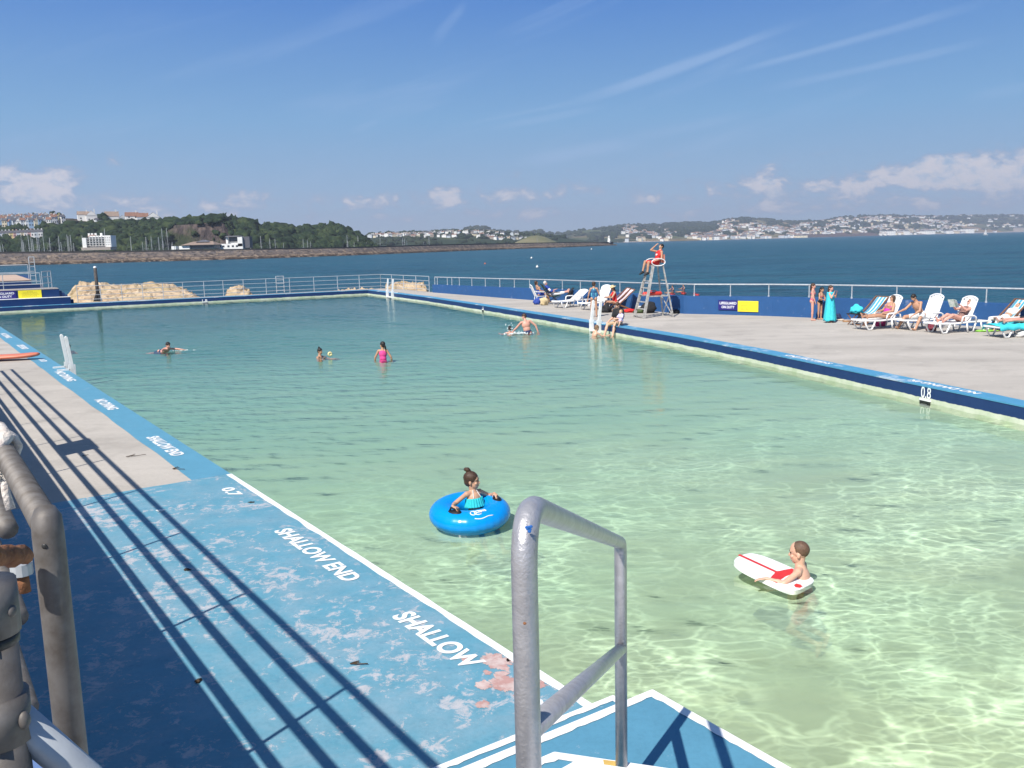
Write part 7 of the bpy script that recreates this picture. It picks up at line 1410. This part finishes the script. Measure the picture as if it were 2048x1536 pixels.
child(mb, 'paint_splash', simple('blue_paint_spot', (.02, .13, .42), (.02, .1, .35), 8, .4), hrl)
mb = MB(); mb.ell(AT(1050, 1246, 1.902), (.006, .003, .006)); child(mb, 'rust_spot', MAT['rust'], hrl)
# ------------------------------------------------------------------ left foreground: rope, rusty hinge, gate pipe
ROPE = .97
MAT['rope'] = simple('white_rope', (.66, .60, .54), (.46, .40, .36), 40, .9, 0, .8, 90)
rp = empty('rope', NT(RN, T0 + .25, RT_)); tag(rp, 'frayed white rope knotted round the galvanised top rail', 'rope'); mb = MB(); c = NT(RN, T0 + ROPE, RT_)
def coil(t, r, ph=0.0, k=20): return [c + TX * (t + .012 * a / 6.28) + NX * (r * math.cos(a + ph)) + V(0, 0, r * math.sin(a + ph)) for a in [i * 6.28 * 2.2 / k for i in range(k + 1)]]
mb.tube(coil(0, .044), .012, 8); mb.tube(coil(.03, .045, 2.0), .012, 8); mb.tube([c + V(-.02, -.05, .05), c + V(.02, -.03, .068), c + V(.05, -.06, .05), c + V(.035, -.10, .01), c + V(.05, -.14, -.02), c + V(.075, -.17, -.035)], [.018, .024, .022, .018, .016, .018], 8)
mb.tube([c + V(.02, -.04, .0), c + V(.03, -.06, -.06), c + V(.035, -.07, -.12), c + V(.05, -.08, -.17)], [.012, .013, .012, .014], 8)
for i in range(16): q = c + V(.075, -.17, -.035); mb.tube([q, q + V(random.uniform(0, .03), random.uniform(-.035, 0), random.uniform(-.03, .005))], .0035, 5)
child(mb, 'knot', MAT['rope'], rp, smooth=True)
gp = empty('rusty_hinge', NT(RN, T0, 2.3)); tag(gp, 'rusty iron hinge strap and pin fixed to the galvanised end post', 'hinge')
a = AT(-26, 1112, 1.62); b_ = AT(60, 1110, 1.80); mb = MB(); n = 9
mb.tube([a.lerp(b_, i / n) + V(0, 0, .004 * math.sin(i * 2.1)) for i in range(n + 1)], [.019, .02, .018, .021, .019, .022, .02, .019, .016, .008], 10); child(mb, 'strap', MAT['rust'], gp, smooth=True)
b2 = AT(43, 1135, 1.80); mb = MB(); mb.tube([b2 + V(0, 0, .01), b2 + V(0, 0, -.015)], .022, 12); child(mb, 'washer', MAT['railing'], gp); mb = MB(); mb.tube([b2 + V(0, 0, -.012), b2 + V(.002, 0, -.055)], .012, 10); child(mb, 'pin', MAT['rust'], gp, smooth=True)
pp = empty('gate_post', (0, 0, 0)); q = AT(-8, 1400, 1.02); pp.location = V(q.x, q.y, PROM); tag(pp, 'grey gate pipe with bolted collars at the left edge of the picture', 'gate post')
zc = AT(-8, 1235, 1.02).z - PROM; mb = MB(); mb.tube([V(0, 0, 0), V(0, 0, zc + .03)], .031, 20); mb.build('pipe', MAT['galv'], pp, True); mb = MB(); mb.tube([V(0, 0, zc - .02), V(0, 0, zc + .045)], .037, 20); mb.ell(V(.034, -.005, zc + .01), (.007, .008, .008)); mb.build('collar', MAT['galv'], pp, True)
mb = MB(); mb.tube([V(0, 0, zc - .034), V(0, 0, zc - .022)], .034, 20); mb.build('gasket', MAT['black'], pp, True); mb = MB(); mb.tube([V(0, 0, zc - .16), V(0, 0, zc - .10)], .037, 20); mb.ell(V(.036, -.008, zc - .13), (.008, .008, .012)); mb.build('collar', MAT['galv'], pp, True)
mb = MB(); mb.tube([V(.01, .0, zc - .12), V(.10, .12, zc - .36), V(.16, .2, zc - .55)], .022, 14); mb.build('brace_pipe', MAT['railing'], pp, True)
# ------------------------------------------------------------------ rescue board and bits on the deck
a, b_ = P(-60, 724), P(88, 718); b_ = V(b_.x - .1, b_.y - .05, 0); dd = (b_ - a).normalized(); sx = dd.cross(V(0, 0, 1)); L = (b_ - a).length; n = 26; rings = []; mb = MB()
prof = [(0, .02), (.04, .16), (.15, .24), (.45, .29), (.7, .26), (.88, .19), (.97, .12), (1.0, .07)]
pts = [a + dd * L * t + V(0, 0, .12 + .05 * (2 * t - 1) ** 2) for t, _ in prof]; v = []
for (t, w), p in zip(prof, pts):
    for k in range(14): an = 2 * math.pi * k / 14; v.append(p + sx * w * math.cos(an) + V(0, 0, .075 * math.sin(an) * min(1, w / .16)))
mb.add(v, [(i * 14 + k, i * 14 + (k + 1) % 14, (i + 1) * 14 + (k + 1) % 14, (i + 1) * 14 + k) for i in range(len(prof) - 1) for k in range(14)] + [tuple(reversed(range(14))), tuple(range((len(prof) - 1) * 14, len(prof) * 14))])
rbm = mb.build('rescue_board', simple('faded_orange_fibreglass', (.66, .20, .12), (.52, .16, .10), 1.4, .45), None, True); tag(rbm, 'long faded orange rescue board lying across the near side of the pool', 'rescue board')
MAT['weed'] = simple('dried_seaweed', (.035, .022, .012), (.06, .035, .016), 30, .9)
def twig(px, py, L, ang, seed, label, z=.012):
    p = P(px, py, z); r_ = random.Random(seed); mb = MB(); d = V(math.cos(ang), math.sin(ang), 0)
    for b in range(3):
        q = [V(0, 0, .004)]; dd = Matrix.Rotation((b - 1) * .7 * r_.random(), 3, 'Z') @ d
        for k in range(7): q.append(q[-1] + dd * L / 7 * (.5 if b else 1) + V(r_.uniform(-1, 1), r_.uniform(-1, 1), r_.uniform(-.1, .3)) * L * .03)
        mb.tube(q, .0045, 5)
    o = mb.build('seaweed', MAT['weed'], None, True, p); tag(o, label, 'seaweed')
twig(252, 914, .30, .5, 1, 'brown seaweed strand on the bare concrete near the blue apron'); twig(345, 938, .2, .4, 2, 'dark twig of seaweed at the corner of the blue paint'); twig(700, 1328, .13, .1, 3, 'thin dark seaweed strand beside the nearest SHALLOW'); twig(165, 912, .1, 1, 4, 'tiny dark weed scrap near the notice shadow')
blob('seaweed', MAT['weed'], P(375, 1140, .004), (.032, .024, .008), 'dark clump of seaweed on the painted apron in the rail shadows', 'seaweed', 20, rough=.9); blob('seaweed', MAT['weed'], P(397, 1363, .004), (.02, .028, .009), 'brown seaweed clump at the edge of the wall shadow', 'seaweed', 21, rough=.9)
blob('seaweed', MAT['weed'], P(503, 1005, .004), (.035, .02, .007), 'small dark weed scrap below the 0.7 marking', 'seaweed', 22, rough=.9); blob('pebble', MAT['nose'], P(321, 1022, .004), (.05, .03, .012), 'white scrap lying on the painted apron near its far edge', 'litter', 23, rough=.6)
# ------------------------------------------------------------------ summer haze over the bay
mb = MB(); mb.box((0, 4400, 140), (14000, 9200, 290)); hz = mb.build('haze', None); m = bpy.data.materials.new('haze_air'); m.use_nodes = True; t = m.node_tree; t.nodes.remove(t.nodes['Principled BSDF'])
pv = t.nodes.new('ShaderNodeVolumePrincipled'); pv.inputs['Color'].default_value = (.80, .87, 1, 1); pv.inputs['Density'].default_value = 1.35e-4; pv.inputs['Anisotropy'].default_value = .2; t.links.new(pv.outputs[0], t.nodes['Material Output'].inputs['Volume'])
hz.data.materials.append(m); tag(hz, 'pale blue summer haze over the bay', 'haze', kind='stuff')
